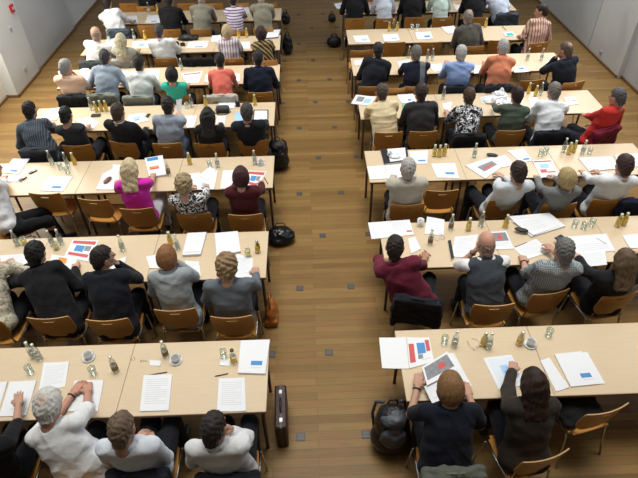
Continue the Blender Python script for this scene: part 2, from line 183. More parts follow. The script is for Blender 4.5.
 {'H': [-0.02, 0.227, 1.319], 'P': [1.663, 11.486, 0.55], 'hair': 'bob', 'hands': [[[-0.15, 0.494, 0.785], 'T'], [[0.07, 0.464, 0.785], 'T']], 'hc': (0.2, 0.12, 0.06), 'kind': 'shirt', 'label': 'person in pale blue blouse, seventh right row', 'near': 0.364, 'sleeve': 0.8, 'sw': 0.16, 'top': (0.6, 0.66, 0.76), 'vs': 0.015, 'yaw': 0},
 {'H': [-0.02, 0.228, 1.32], 'P': [2.264, 11.5, 0.55], 'hair': 'short', 'hands': [[[-0.07, 0.45, 0.785], 'T'], [[0.07, 0.45, 0.785], 'T']], 'hc': (0.03, 0.02, 0.015), 'kind': 'jacket', 'label': 'person in black suit between two blouses, seventh right row', 'near': 0.35, 'sleeve': 1, 'top': (0.012, 0.012, 0.014), 'vs': 0.015, 'yaw': 0},
 {'H': [-0.019, 0.23, 1.318], 'P': [2.835, 11.457, 0.55], 'hair': 'bob', 'hands': [[[-0.15, 0.523, 0.785], 'T'], [[0.07, 0.493, 0.785], 'T']], 'hc': (0.1, 0.06, 0.03), 'kind': 'shirt', 'label': 'person in mint green blouse, seventh right row', 'near': 0.393, 'sleeve': 0.7, 'sw': 0.16, 'top': (0.55, 0.68, 0.63), 'trou': (0.012, 0.012, 0.014), 'vs': 0.015, 'yaw': 0},
 {'H': [-0.016, 0.226, 1.298], 'P': [3.525, 11.405, 0.55], 'hair': 'short', 'hands': [[[-0.07, 0.545, 0.785], 'T'], [[0.07, 0.545, 0.785], 'T']], 'hc': (0.02, 0.016, 0.014), 'kind': 'jacket', 'label': 'person in black jacket on the right, seventh right row', 'near': 0.445, 'sleeve': 1, 'top': (0.012, 0.012, 0.014), 'vs': 0.015, 'yaw': 0},
 {'H': [-0.239, 0.287, 1.252], 'P': [4.203, 11.532, 0.55], 'hair': 'short', 'hands': [[[-0.07, 0.418, 0.785], 'T'], [[0.07, 0.418, 0.785], 'T']], 'hc': (0.1, 0.08, 0.06), 'kind': 'shirt', 'label': 'person in pale blue shirt at the far end, seventh right row', 'near': 0.318, 'sleeve': 0.9, 'top': (0.6, 0.66, 0.78), 'vs': 0.015, 'yaw': 0}]
CHAIRS = [[[-2.5, 2.08], 0, 'plywood chair of the one in black top with arm stretched over papers, nearest left row', 'occupied chairs'], [[-1.792, 2.056], 0, 'plywood chair of the one in white short-sleeved shirt with clasped hands, nearest left row', 'occupied chairs'], [[-1.354, 2.114], 0, 'plywood chair of the one in white shirt with folded arms, nearest left row', 'occupied chairs'],
 [[-0.685, 2.059], 0, 'plywood chair of the one in white shirt with hand at the chin, nearest left row', 'occupied chairs'], [[-3.18, 3.64], 0, 'plywood chair of the one in pale beige patterned blouse, second left row', 'occupied chairs'], [[-2.551, 3.675], 0, 'plywood chair of the one in black suit holding up a printed sheet, second left row', 'occupied chairs'],
 [[-1.977, 3.626], 0, 'plywood chair of the one in black suit with hand at the brow, second left row', 'occupied chairs'], [[-1.351, 3.724], 0, 'plywood chair of the one in light grey blazer leaning on one hand, second left row', 'occupied chairs'], [[-0.793, 3.611], 0, 'plywood chair of the one in dark grey shirt holding a white page, second left row', 'occupied chairs'],
 [[-3.72, 5.24], -60, 'plywood chair of the one in white shirt seated sideways, third left row', 'occupied chairs'], [[-2.08, 5.341], 0, 'plywood chair of the one in magenta top, third left row', 'occupied chairs'], [[-1.385, 5.212], 0, 'plywood chair of the one in black and white flowered blouse, third left row', 'occupied chairs'],
 [[-0.773, 5.163], 0, 'plywood chair of the one in dark red cardigan, third left row', 'occupied chairs'], [[-3.762, 6.724], 0, 'plywood chair of the one in dark pinstriped shirt, fourth left row', 'occupied chairs'], [[-3.245, 6.826], 0, 'plywood chair of the one in sleeveless black top, fourth left row', 'occupied chairs'],
 [[-2.576, 6.868], -12, 'plywood chair of the one in black suit with white collar, fourth left row', 'occupied chairs'], [[-1.993, 6.809], 0, 'plywood chair of the one in grey shirt holding up a white card, fourth left row', 'occupied chairs'], [[-1.391, 6.775], 0, 'plywood chair of the one in black long-sleeved top, fourth left row', 'occupied chairs'],
 [[-0.783, 6.822], 0, 'plywood chair of the one in black suit beside the open notebook, fourth left row', 'occupied chairs'], [[-3.794, 8.347], 0, 'plywood chair of the one in peach shirt, fifth left row', 'occupied chairs'], [[-3.316, 8.353], 0, 'plywood chair of the one in blue-grey shirt, fifth left row', 'occupied chairs'],
 [[-2.716, 8.246], 0, 'plywood chair of the one in white shirt left of turquoise top, fifth left row', 'occupied chairs'], [[-2.097, 8.243], 0, 'plywood chair of the one in turquoise sleeveless top, fifth left row', 'occupied chairs'], [[-1.36, 8.198], 0, 'plywood chair of the one in coral red top, fifth left row', 'occupied chairs'],
 [[-0.762, 8.301], 0, 'plywood chair of the one in navy jacket, fifth left row', 'occupied chairs'], [[-3.856, 9.677], 0, 'plywood chair of the one in white shirt at the wall, sixth left row', 'occupied chairs'], [[-3.298, 9.728], 0, 'plywood chair of the one in grey knitted top, sixth left row', 'occupied chairs'],
 [[-2.552, 9.767], 0, 'plywood chair of the one in white shirt next to the empty seat, sixth left row', 'occupied chairs'], [[-1.337, 9.685], 0, 'plywood chair of the one in white blouse with mauve stripes, sixth left row', 'occupied chairs'], [[-0.721, 9.556], 0, 'plywood chair of the one in dark and ochre striped blouse, sixth left row', 'occupied chairs'],
 [[-3.784, 11.235], 0, 'plywood chair of the one in white shirt, seventh left row', 'occupied chairs'], [[-2.719, 11.213], 0, 'plywood chair of the one in black jacket, seventh left row', 'occupied chairs'], [[-2.112, 11.169], 0, 'plywood chair of the one in olive grey shirt, seventh left row', 'occupied chairs'],
 [[-1.403, 11.063], 0, 'plywood chair of the one in purple and white striped top, seventh left row', 'occupied chairs'], [[-0.85, 11.132], 0, 'plywood chair of the one in khaki shirt, seventh left row', 'occupied chairs'], [[-3.527, 12.663], 0, 'plywood chair of the one in black clothes, eighth left row', 'occupied chairs'],
 [[0.993, 2.04], 0, 'plywood chair of the one in black T-shirt holding a newspaper, nearest right row', 'occupied chairs'], [[1.651, 2.13], 14, 'plywood chair of the one in dark brown jacket, nearest right row', 'occupied chairs'], [[1.066, 3.733], -14, 'plywood chair of the one in maroon short-sleeved shirt, second right row', 'occupied chairs'],
 [[1.736, 3.652], 0, 'plywood chair of the one in grey waistcoat over white shirt, second right row', 'occupied chairs'], [[2.294, 3.784], 10, 'plywood chair of the one in grey checked shirt, second right row', 'occupied chairs'], [[2.961, 3.728], 10, 'plywood chair of the one in black jacket with bent elbow, second right row', 'occupied chairs'],
 [[1.147, 5.257], 0, 'plywood chair of the one in light beige jacket, third right row', 'occupied chairs'], [[2.288, 5.298], 8, 'plywood chair of the one in white sweater reaching for papers, third right row', 'occupied chairs'], [[2.943, 5.186], 0, 'plywood chair of the one in grey cardigan, third right row', 'occupied chairs'],
 [[3.545, 5.234], 0, 'plywood chair of the one in white sweater leaning back, third right row', 'occupied chairs'], [[1.136, 6.932], 0, 'plywood chair of the one in cream yellow shirt, fourth right row', 'occupied chairs'], [[1.634, 6.932], 0, 'plywood chair of the one in charcoal jacket, fourth right row', 'occupied chairs'],
 [[2.254, 6.786], 0, 'plywood chair of the one in black and white zigzag blouse, fourth right row', 'occupied chairs'], [[2.876, 6.889], 0, 'plywood chair of the one in dark green sweater, fourth right row', 'occupied chairs'], [[3.429, 6.802], 0, 'plywood chair of the one in white T-shirt, fourth right row', 'occupied chairs'],
 [[4.115, 6.818], 25, 'plywood chair of the one in red shirt leaning back, fourth right row', 'occupied chairs'], [[1.033, 8.405], 0, 'plywood chair of the one in black suit at the aisle, fifth right row', 'occupied chairs'], [[1.774, 8.359], 0, 'plywood chair of the one in navy pullover with grey panel, fifth right row', 'occupied chairs'],
 [[2.447, 8.317], 0, 'plywood chair of the one in light blue shirt with raised hand, fifth right row', 'occupied chairs'], [[3.1, 8.276], 0, 'plywood chair of the one in orange shirt, fifth right row', 'occupied chairs'], [[4.295, 8.347], 12, 'plywood chair of the one in dark suit with raised hand, fifth right row', 'occupied chairs'],
 [[3.091, 9.933], 0, 'plywood chair of the one in dark grey-green jacket, sixth right row', 'occupied chairs'], [[4.285, 10.01], 12, 'plywood chair of the one in pink and brown striped shirt, sixth right row', 'occupied chairs'], [[1.028, 11.563], 0, 'plywood chair of the one in black top at the aisle, seventh right row', 'occupied chairs'],
 [[1.663, 11.516], 0, 'plywood chair of the one in pale blue blouse, seventh right row', 'occupied chairs'], [[2.264, 11.53], 0, 'plywood chair of the one in black suit between two blouses, seventh right row', 'occupied chairs'], [[2.835, 11.487], 0, 'plywood chair of the one in mint green blouse, seventh right row', 'occupied chairs'],
 [[3.525, 11.435], 0, 'plywood chair of the one in black jacket on the right, seventh right row', 'occupied chairs'], [[4.203, 11.562], 0, 'plywood chair of the one in pale blue shirt at the far end, seventh right row', 'occupied chairs'], [[-3.281, 5.703], -4, 'empty plywood chair pushed in at the third left row, beside the person in white', 'empty chairs'],
 [[-2.622, 5.546], -8, 'empty plywood chair left of the person in the magenta top', 'empty chairs'], [[-3.234, 11.474], 0, 'empty plywood chair beside the white shirt in the seventh left row', 'empty chairs'], [[-1.904, 9.635], 0, 'plywood chair covered by a big black coat, sixth left row', 'empty chairs'],
 [[-3.956, 12.898], 0, 'plywood chair back at the top edge of the photo, left of the black-clad person', 'empty chairs'], [[-2.644, 12.795], 0, 'plywood chair back at the top edge of the photo, second from the black-clad person', 'empty chairs'], [[-2.038, 12.747], 0, 'plywood chair back at the top edge of the photo, third from the black-clad person', 'empty chairs'],
 [[-1.435, 12.7], 0, 'plywood chair back at the top edge of the photo, second from the aisle', 'empty chairs'], [[-0.812, 12.651], 0, 'plywood chair back at the top edge of the photo, nearest the aisle', 'empty chairs'], [[2.275, 2.496], 14, 'empty plywood chair with black jacket on its seat, nearest right row', 'empty chairs'],
 [[1.615, 5.514], 0, 'empty plywood chair beside the light beige jacket, third right row', 'empty chairs'], [[1.378, 8.311], 0, 'empty plywood chair between black suit and navy pullover, fifth right row', 'empty chairs'], [[3.663, 8.461], 6, 'empty plywood chair left of the dark suit, fifth right row', 'empty chairs'],
 [[1.002, 9.889], 0, 'empty plywood chair nearest the aisle, sixth right row', 'empty chairs'], [[1.672, 10.225], 0, 'empty plywood chair second from the aisle, sixth right row', 'empty chairs'], [[2.342, 10.178], 0, 'empty plywood chair third from the aisle, sixth right row', 'empty chairs'], [[3.644, 10.185], 0, 'empty plywood chair left of the striped shirt, sixth right row', 'empty chairs'],
 [[3.898, 5.197], 0, 'empty plywood chair at the right edge of the photo, third right row', 'empty chairs']]
JACKETS = [[[-1.354, 2.114], 0, (0.02, 0.022, 0.03), 'black jacket on the chair of white shirt with folded arms, nearest left row', 1.0], [[-0.685, 2.059], 0, (0.018, 0.02, 0.026), 'black jacket on the chair of white shirt with hand at the chin, nearest left row', 1.0], [[-3.762, 6.724], 0, (0.03, 0.035, 0.045), 'dark grey jacket on the chair of dark pinstriped shirt, fourth left row', 1.0],
 [[-3.794, 8.347], 0, (0.03, 0.035, 0.04), 'dark grey jacket on the chair of peach shirt, fifth left row', 1.0], [[-3.316, 8.353], 0, (0.2, 0.22, 0.19), 'grey-green striped jacket on the chair of blue-grey shirt, fifth left row', 1.0], [[-2.716, 8.246], 0, (0.22, 0.24, 0.21), 'grey-green striped jacket on the chair of white shirt left of turquoise top, fifth left row', 1.0],
 [[-1.36, 8.198], 0, (0.46, 0.43, 0.37), 'light grey jacket on the chair of coral red top, fifth left row', 1.15], [[-3.856, 9.677], 0, (0.05, 0.06, 0.065), 'dark grey jacket on the chair of white shirt at the wall, sixth left row', 1.0], [[-3.298, 9.728], 0, (0.33, 0.34, 0.33), 'pale grey striped jacket on the chair of grey knitted top, sixth left row', 1.0],
 [[-3.784, 11.235], 0, (0.07, 0.09, 0.12), 'blue-grey jacket on the chair of white shirt, seventh left row', 1.0], [[0.993, 2.04], 0, (0.12, 0.13, 0.105), 'olive grey jacket on the chair of black T-shirt holding a newspaper, nearest right row', 1.0], [[1.066, 3.733], -14, (0.012, 0.013, 0.017), 'black jacket on the chair of maroon short-sleeved shirt, second right row', 1.0],
 [[2.254, 6.786], 0, (0.012, 0.012, 0.014), 'black jacket on the chair of black and white zigzag blouse, fourth right row', 1.0], [[3.429, 6.802], 0, (0.012, 0.014, 0.022), 'black jacket on the chair of white T-shirt, fourth right row', 1.15], [[4.115, 6.818], 25, (0.17, 0.012, 0.03), 'dark red jacket on the chair of red shirt leaning back, fourth right row', 1.0],
 [[2.447, 8.317], 0, (0.014, 0.018, 0.03), 'navy jacket on the chair of light blue shirt with raised hand, fifth right row', 1.0], [[3.1, 8.276], 0, (0.02, 0.02, 0.024), 'black jacket on the chair of orange shirt, fifth right row', 1.0], [[4.203, 11.562], 0, (0.05, 0.06, 0.075), 'blue-grey jacket on the chair of pale blue shirt at the far end, seventh right row', 1.0],
 [[3.898, 5.197], 0, (0.015, 0.02, 0.045), 'navy jacket on the empty chair at the right edge of the photo', 1.0], [[-1.904, 9.635], 0, (0.006, 0.006, 0.008), 'big black coat spread over an empty chair, sixth left row', 1.5]]
PAPERS = [['open_folder', 'paper', [[-2.836, 2.792, 0.74], [-2.699, 2.796, 0.74], [-2.657, 2.466, 0.74], [-2.795, 2.463, 0.74]], 0.004, [], 'left page of the open folder under the stretched arm, nearest left row', 'papers on the tables', 'paper'],
 ['open_folder', 'paper', [[-2.681, 2.796, 0.74], [-2.447, 2.796, 0.74], [-2.414, 2.457, 0.74], [-2.636, 2.457, 0.74]], 0.005, [(0.42, 0.62, 0.78, 0.74, 'blue'), (0.36, 0.79, 0.78, 0.82, 'print')], 'right page with blue block under the stretched arm, nearest left row', 'papers on the tables', 'paper'],
 ['paper', 'paper', [[-2.451, 2.981, 0.74], [-2.224, 2.987, 0.74], [-2.18, 2.725, 0.74], [-2.393, 2.684, 0.74]], 0.003,
  [(0.12, 0.12, 0.88, 0.1443333333333333, 'print'), (0.12, 0.18083333333333332, 0.88, 0.20516666666666666, 'print'), (0.12, 0.24166666666666664, 0.88, 0.26599999999999996, 'print'), (0.12, 0.3025, 0.88, 0.3268333333333333, 'print'), (0.12, 0.3633333333333333, 0.63, 0.3876666666666666, 'print'), (0.12, 0.42416666666666664, 0.88, 0.44849999999999995, 'print'),
   (0.12, 0.485, 0.88, 0.5093333333333333, 'print'), (0.12, 0.5458333333333333, 0.88, 0.5701666666666666, 'print'), (0.12, 0.6066666666666667, 0.88, 0.631, 'print'), (0.12, 0.6675, 0.63, 0.6918333333333333, 'print'), (0.12, 0.7283333333333333, 0.88, 0.7526666666666666, 'print'), (0.12, 0.7891666666666666, 0.88, 0.8134999999999999, 'print')],
  'curled printed sheet left of the clasped hands, nearest left row', 'papers on the tables', 'paper'],
 ['booklet', 'booklet', [[-2.112, 2.783, 0.74], [-1.858, 2.778, 0.74], [-1.825, 2.47, 0.74], [-2.076, 2.48, 0.74]], 0.005, [(0.42, 0.7, 0.8, 0.84, 'blue'), (0.38, 0.88, 0.78, 0.91, 'print')], 'white booklet with blue block under the clasped hands, nearest left row', 'papers on the tables', 'paper'],
 ['paper_stack', 'paper stack', [[-1.516, 2.81, 0.74], [-1.266, 2.81, 0.74], [-1.234, 2.456, 0.74], [-1.474, 2.457, 0.74]], 0.012,
  [(0.12, 0.12, 0.88, 0.1443333333333333, 'print'), (0.12, 0.18083333333333332, 0.88, 0.20516666666666666, 'print'), (0.12, 0.24166666666666664, 0.88, 0.26599999999999996, 'print'), (0.12, 0.3025, 0.88, 0.3268333333333333, 'print'), (0.12, 0.3633333333333333, 0.63, 0.3876666666666666, 'print'), (0.12, 0.42416666666666664, 0.88, 0.44849999999999995, 'print'),
   (0.12, 0.485, 0.88, 0.5093333333333333, 'print'), (0.12, 0.5458333333333333, 0.88, 0.5701666666666666, 'print'), (0.12, 0.6066666666666667, 0.88, 0.631, 'print'), (0.12, 0.6675, 0.63, 0.6918333333333333, 'print'), (0.12, 0.7283333333333333, 0.88, 0.7526666666666666, 'print'), (0.12, 0.7891666666666666, 0.88, 0.8134999999999999, 'print')],
  'stack of printed sheets in front of the folded arms, nearest left row', 'papers on the tables', 'paper'],
 ['paper', 'paper', [[-0.851, 2.752, 0.74], [-0.625, 2.753, 0.74], [-0.593, 2.426, 0.74], [-0.833, 2.431, 0.74]], 0.004,
  [(0.12, 0.12, 0.88, 0.1443333333333333, 'print'), (0.12, 0.18083333333333332, 0.88, 0.20516666666666666, 'print'), (0.12, 0.24166666666666664, 0.88, 0.26599999999999996, 'print'), (0.12, 0.3025, 0.88, 0.3268333333333333, 'print'), (0.12, 0.3633333333333333, 0.63, 0.3876666666666666, 'print'), (0.12, 0.42416666666666664, 0.88, 0.44849999999999995, 'print'),
   (0.12, 0.485, 0.88, 0.5093333333333333, 'print'), (0.12, 0.5458333333333333, 0.88, 0.5701666666666666, 'print'), (0.12, 0.6066666666666667, 0.88, 0.631, 'print'), (0.12, 0.6675, 0.63, 0.6918333333333333, 'print'), (0.12, 0.7283333333333333, 0.88, 0.7526666666666666, 'print'), (0.12, 0.7891666666666666, 0.88, 0.8134999999999999, 'print')],
  'printed sheet before the person with hand at the chin, nearest left row', 'papers on the tables', 'paper'],
 ['booklet', 'booklet', [[-0.691, 3.148, 0.74], [-0.421, 3.148, 0.74], [-0.447, 2.777, 0.74], [-0.689, 2.797, 0.74]], 0.02, [(0.44, 0.64, 0.84, 0.77, 'blue'), (0.44, 0.82, 0.84, 0.85, 'print')], 'thick white booklet with blue block at the aisle corner, nearest left row', 'papers on the tables', 'paper'],
 ['slip', 'slip', [[-1.498, 2.979, 0.74], [-1.396, 2.964, 0.74], [-1.39, 2.905, 0.74], [-1.49, 2.919, 0.74]], 0.003, [], 'small white slip beside the key, nearest left row', 'papers on the tables', 'paper'],
 ['slip', 'slip', [[-0.864, 2.953, 0.74], [-0.774, 2.949, 0.74], [-0.768, 2.884, 0.74], [-0.857, 2.888, 0.74]], 0.003, [], 'small white slip under a glass, nearest left row', 'papers on the tables', 'paper'],
 ['paper', 'paper', [[-3.45, 4.447, 0.74], [-3.183, 4.467, 0.74], [-3.077, 4.271, 0.74], [-3.331, 4.237, 0.74]], 0.004,
  [(0.12, 0.12, 0.88, 0.1443333333333333, 'print'), (0.12, 0.18083333333333332, 0.88, 0.20516666666666666, 'print'), (0.12, 0.24166666666666664, 0.88, 0.26599999999999996, 'print'), (0.12, 0.3025, 0.88, 0.3268333333333333, 'print'), (0.12, 0.3633333333333333, 0.63, 0.3876666666666666, 'print'), (0.12, 0.42416666666666664, 0.88, 0.44849999999999995, 'print'),
   (0.12, 0.485, 0.88, 0.5093333333333333, 'print'), (0.12, 0.5458333333333333, 0.88, 0.5701666666666666, 'print'), (0.12, 0.6066666666666667, 0.88, 0.631, 'print'), (0.12, 0.6675, 0.63, 0.6918333333333333, 'print'), (0.12, 0.7283333333333333, 0.88, 0.7526666666666666, 'print'), (0.12, 0.7891666666666666, 0.88, 0.8134999999999999, 'print')],
  'printed sheet before the pale beige blouse, second left row', 'papers on the tables', 'paper'],
 ['paper', 'paper', [[-2.839, 4.381, 0.79], [-2.539, 4.319, 0.79], [-2.503, 3.975, 0.8], [-2.805, 4.166, 0.8]], 0.002,
  [(0.08, 0.5, 0.92, 0.5225, 'print'), (0.08, 0.55625, 0.92, 0.57875, 'print'), (0.08, 0.6125, 0.92, 0.635, 'print'), (0.08, 0.66875, 0.92, 0.6912499999999999, 'print'), (0.08, 0.725, 0.67, 0.7474999999999999, 'print'), (0.08, 0.78125, 0.92, 0.80375, 'print'), (0.08, 0.8374999999999999, 0.92, 0.8599999999999999, 'print'), (0.08, 0.8937499999999999, 0.92, 0.9162499999999999, 'print'),
   (0.3, 0.1, 0.62, 0.4, 'orange')],
  'printed sheet with orange picture held by the black suit, second left row', 'papers on the tables', 'paper'],
 ['magazine', 'magazine', [[-2.721, 4.68, 0.74], [-2.418, 4.648, 0.74], [-2.442, 4.304, 0.74], [-2.731, 4.397, 0.74]], 0.006, [(0.06, 0.05, 0.94, 0.22, 'red'), (0.25, 0.3, 0.6, 0.62, 'blue'), (0.62, 0.3, 0.85, 0.55, 'grey'), (0.1, 0.7, 0.9, 0.85, 'red')], 'red and blue magazine between the two black suits, second left row', 'papers on the tables', 'paper'],
 ['paper', 'paper', [[-2.201, 4.293, 0.74], [-2.034, 4.365, 0.74], [-2.039, 4.162, 0.74], [-2.139, 4.136, 0.74]], 0.003, [], 'blank sheet beside the black suit with raised hand, second left row', 'papers on the tables', 'paper'],
 ['paper', 'paper', [[-1.824, 4.355, 0.74], [-1.668, 4.396, 0.74], [-1.572, 4.171, 0.74], [-1.741, 4.164, 0.74]], 0.004, [], 'white sheet left under the light grey blazer, second left row', 'papers on the tables', 'paper'],
 ['paper', 'paper', [[-1.385, 4.271, 0.74], [-1.231, 4.248, 0.74], [-1.178, 4.018, 0.74], [-1.32, 4.054, 0.74]], 0.004,
  [(0.12, 0.12, 0.88, 0.1443333333333333, 'print'), (0.12, 0.18083333333333332, 0.88, 0.20516666666666666, 'print'), (0.12, 0.24166666666666664, 0.88, 0.26599999999999996, 'print'), (0.12, 0.3025, 0.88, 0.3268333333333333, 'print'), (0.12, 0.3633333333333333, 0.63, 0.3876666666666666, 'print'), (0.12, 0.42416666666666664, 0.88, 0.44849999999999995, 'print'),
   (0.12, 0.485, 0.88, 0.5093333333333333, 'print'), (0.12, 0.5458333333333333, 0.88, 0.5701666666666666, 'print'), (0.12, 0.6066666666666667, 0.88, 0.631, 'print'), (0.12, 0.6675, 0.63, 0.6918333333333333, 'print'), (0.12, 0.7283333333333333, 0.88, 0.7526666666666666, 'print'), (0.12, 0.7891666666666666, 0.88, 0.8134999999999999, 'print')],
  'white sheet right of the light grey blazer, second left row', 'papers on the tables', 'paper'],
 ['paper_stack', 'paper stack', [[-1.419, 4.705, 0.74], [-1.203, 4.712, 0.74], [-1.222, 4.343, 0.74], [-1.423, 4.336, 0.74]], 0.03, [(0.1, 0.86, 0.95, 0.93, 'print')], 'thick bundle of sheets before the light grey blazer, second left row', 'papers on the tables', 'paper'],
 ['paper_stack', 'paper stack', [[-1.109, 4.69, 0.74], [-0.848, 4.712, 0.74], [-0.787, 4.371, 0.74], [-1.043, 4.303, 0.74]], 0.03, [], 'thick white block of sheets before the dark grey shirt, second left row', 'papers on the tables', 'paper'],
 ['paper', 'paper', [[-0.83, 4.357, 0.74], [-0.649, 4.269, 0.74], [-0.641, 3.979, 0.74], [-0.849, 3.974, 0.74]], 0.003,
  [(0.12, 0.12, 0.88, 0.1443333333333333, 'print'), (0.12, 0.18083333333333332, 0.88, 0.20516666666666666, 'print'), (0.12, 0.24166666666666664, 0.88, 0.26599999999999996, 'print'), (0.12, 0.3025, 0.88, 0.3268333333333333, 'print'), (0.12, 0.3633333333333333, 0.63, 0.3876666666666666, 'print'), (0.12, 0.42416666666666664, 0.88, 0.44849999999999995, 'print'),
   (0.12, 0.485, 0.88, 0.5093333333333333, 'print'), (0.12, 0.5458333333333333, 0.88, 0.5701666666666666, 'print'), (0.12, 0.6066666666666667, 0.88, 0.631, 'print'), (0.12, 0.6675, 0.63, 0.6918333333333333, 'print'), (0.12, 0.7283333333333333, 0.88, 0.7526666666666666, 'print'), (0.12, 0.7891666666666666, 0.88, 0.8134999999999999, 'print')],
  'white page under the hand of the dark grey shirt, second left row', 'papers on the tables', 'paper'],
 ['booklet', 'booklet', [[-4.094, 6.44, 0.74], [-3.856, 6.428, 0.74], [-3.862, 6.052, 0.74], [-4.106, 6.1, 0.74]], 0.006, [(0.4, 0.76, 0.78, 0.88, 'blue')], 'white booklet with blue mark at the left edge, third left row', 'papers on the tables', 'paper'],
 ['slip', 'slip', [[-3.996, 6.024, 0.74], [-3.776, 6.035, 0.74], [-3.754, 5.874, 0.74], [-3.992, 5.886, 0.74]], 0.003, [], 'white slip beside the black phone, third left row', 'papers on the tables', 'paper'],
 ['booklet', 'booklet', [[-3.438, 5.971, 0.74], [-3.119, 5.955, 0.74], [-3.141, 5.623, 0.74], [-3.445, 5.66, 0.74]], 0.006, [(0.42, 0.66, 0.8, 0.8, 'blue')], 'white booklet with blue mark before the pushed-in chair, third left row', 'papers on the tables', 'paper'],
 ['paper', 'paper', [[-2.739, 6.004, 0.74], [-2.587, 6.186, 0.74], [-2.422, 5.629, 0.74], [-2.731, 5.645, 0.74]], 0.004, [], 'white sheet under the brown spectacle case, third left row', 'papers on the tables', 'paper'],
 ['paper', 'paper', [[-2.661, 6.214, 0.74], [-2.552, 6.209, 0.74], [-2.51, 6.039, 0.74], [-2.619, 5.998, 0.74]], 0.003,
  [(0.12, 0.12, 0.88, 0.1443333333333333, 'print'), (0.12, 0.18083333333333332, 0.88, 0.20516666666666666, 'print'), (0.12, 0.24166666666666664, 0.88, 0.26599999999999996, 'print'), (0.12, 0.3025, 0.88, 0.3268333333333333, 'print'), (0.12, 0.3633333333333333, 0.63, 0.3876666666666666, 'print'), (0.12, 0.42416666666666664, 0.88, 0.44849999999999995, 'print'),
   (0.12, 0.485, 0.88, 0.5093333333333333, 'print'), (0.12, 0.5458333333333333, 0.88, 0.5701666666666666, 'print'), (0.12, 0.6066666666666667, 0.88, 0.631, 'print'), (0.12, 0.6675, 0.63, 0.6918333333333333, 'print'), (0.12, 0.7283333333333333, 0.88, 0.7526666666666666, 'print'), (0.12, 0.7891666666666666, 0.88, 0.8134999999999999, 'print')],
  'printed corner of sheet left of the magenta top, third left row', 'papers on the tables', 'paper'],
 ['magazine', 'magazine', [[-2.251, 6.316, 0.74], [-2.018, 6.378, 0.74], [-1.878, 5.912, 0.74], [-2.089, 5.855, 0.74]], 0.03, [(0.1, 0.03, 0.72, 0.2, 'blue'), (0.12, 0.5, 0.66, 0.6, 'orange'), (0.12, 0.6, 0.66, 0.66, 'red')], 'magazine pile with blue and red print before the magenta top, third left row', 'papers on the tables', 'paper'],
 ['paper', 'paper', [[-1.737, 5.928, 0.74], [-1.452, 5.959, 0.74], [-1.457, 5.623, 0.74], [-1.723, 5.615, 0.74]], 0.003,
  [(0.12, 0.12, 0.88, 0.1443333333333333, 'print'), (0.12, 0.18083333333333332, 0.88, 0.20516666666666666, 'print'), (0.12, 0.24166666666666664, 0.88, 0.26599999999999996, 'print'), (0.12, 0.3025, 0.88, 0.3268333333333333, 'print'), (0.12, 0.3633333333333333, 0.63, 0.3876666666666666, 'print'), (0.12, 0.42416666666666664, 0.88, 0.44849999999999995, 'print'),
   (0.12, 0.485, 0.88, 0.5093333333333333, 'print'), (0.12, 0.5458333333333333, 0.88, 0.5701666666666666, 'print'), (0.12, 0.6066666666666667, 0.88, 0.631, 'print'), (0.12, 0.6675, 0.63, 0.6918333333333333, 'print'), (0.12, 0.7283333333333333, 0.88, 0.7526666666666666, 'print'), (0.12, 0.7891666666666666, 0.88, 0.8134999999999999, 'print')],
  'printed sheet before the flowered blouse, third left row', 'papers on the tables', 'paper'],
 ['paper', 'paper', [[-1.499, 5.916, 0.74], [-1.219, 5.994, 0.74], [-1.222, 5.567, 0.74], [-1.451, 5.579, 0.74]], 0.004, [(0.3, 0.6, 0.55, 0.8, 'lblue')], 'white folder right of the flowered blouse, third left row', 'papers on the tables', 'paper'],
 ['leaflet', 'leaflet', [[-1.456, 5.89, 0.74], [-1.348, 6.072, 0.74], [-1.248, 6.019, 0.74], [-1.336, 5.771, 0.74]], 0.012, [], 'folded leaflet standing on the folder, third left row', 'papers on the tables', 'paper'],
 ['paper', 'paper', [[-1.152, 5.99, 0.74], [-0.968, 6.004, 0.74], [-0.983, 5.577, 0.74], [-1.148, 5.585, 0.74]], 0.004,
  [(0.12, 0.12, 0.88, 0.1443333333333333, 'print'), (0.12, 0.18083333333333332, 0.88, 0.20516666666666666, 'print'), (0.12, 0.24166666666666664, 0.88, 0.26599999999999996, 'print'), (0.12, 0.3025, 0.88, 0.3268333333333333, 'print'), (0.12, 0.3633333333333333, 0.63, 0.3876666666666666, 'print'), (0.12, 0.42416666666666664, 0.88, 0.44849999999999995, 'print'),
   (0.12, 0.485, 0.88, 0.5093333333333333, 'print'), (0.12, 0.5458333333333333, 0.88, 0.5701666666666666, 'print'), (0.12, 0.6066666666666667, 0.88, 0.631, 'print'), (0.12, 0.6675, 0.63, 0.6918333333333333, 'print'), (0.12, 0.7283333333333333, 0.88, 0.7526666666666666, 'print'), (0.12, 0.7891666666666666, 0.88, 0.8134999999999999, 'print')],
  'printed sheet left of the dark red cardigan, third left row', 'papers on the tables', 'paper'],
 ['magazine', 'magazine', [[-0.82, 5.973, 0.74], [-0.568, 5.936, 0.74], [-0.702, 5.541, 0.74], [-0.822, 5.633, 0.74]], 0.006, [(0.06, 0.05, 0.94, 0.22, 'red'), (0.25, 0.3, 0.6, 0.62, 'blue'), (0.62, 0.3, 0.85, 0.55, 'grey'), (0.1, 0.7, 0.9, 0.85, 'red')], 'red and white magazine before the dark red cardigan, third left row', 'papers on the tables', 'paper'],
 ['paper', 'paper', [[-4.068, 7.887, 0.74], [-3.849, 7.941, 0.74], [-3.856, 7.49, 0.74], [-4.147, 7.538, 0.74]], 0.004, [], 'white sheet before the dark pinstriped shirt, fourth left row', 'papers on the tables', 'paper'],
 ['paper', 'paper', [[-3.572, 7.504, 0.74], [-3.367, 7.586, 0.74], [-3.174, 7.389, 0.74], [-3.22, 7.182, 0.74]], 0.004,
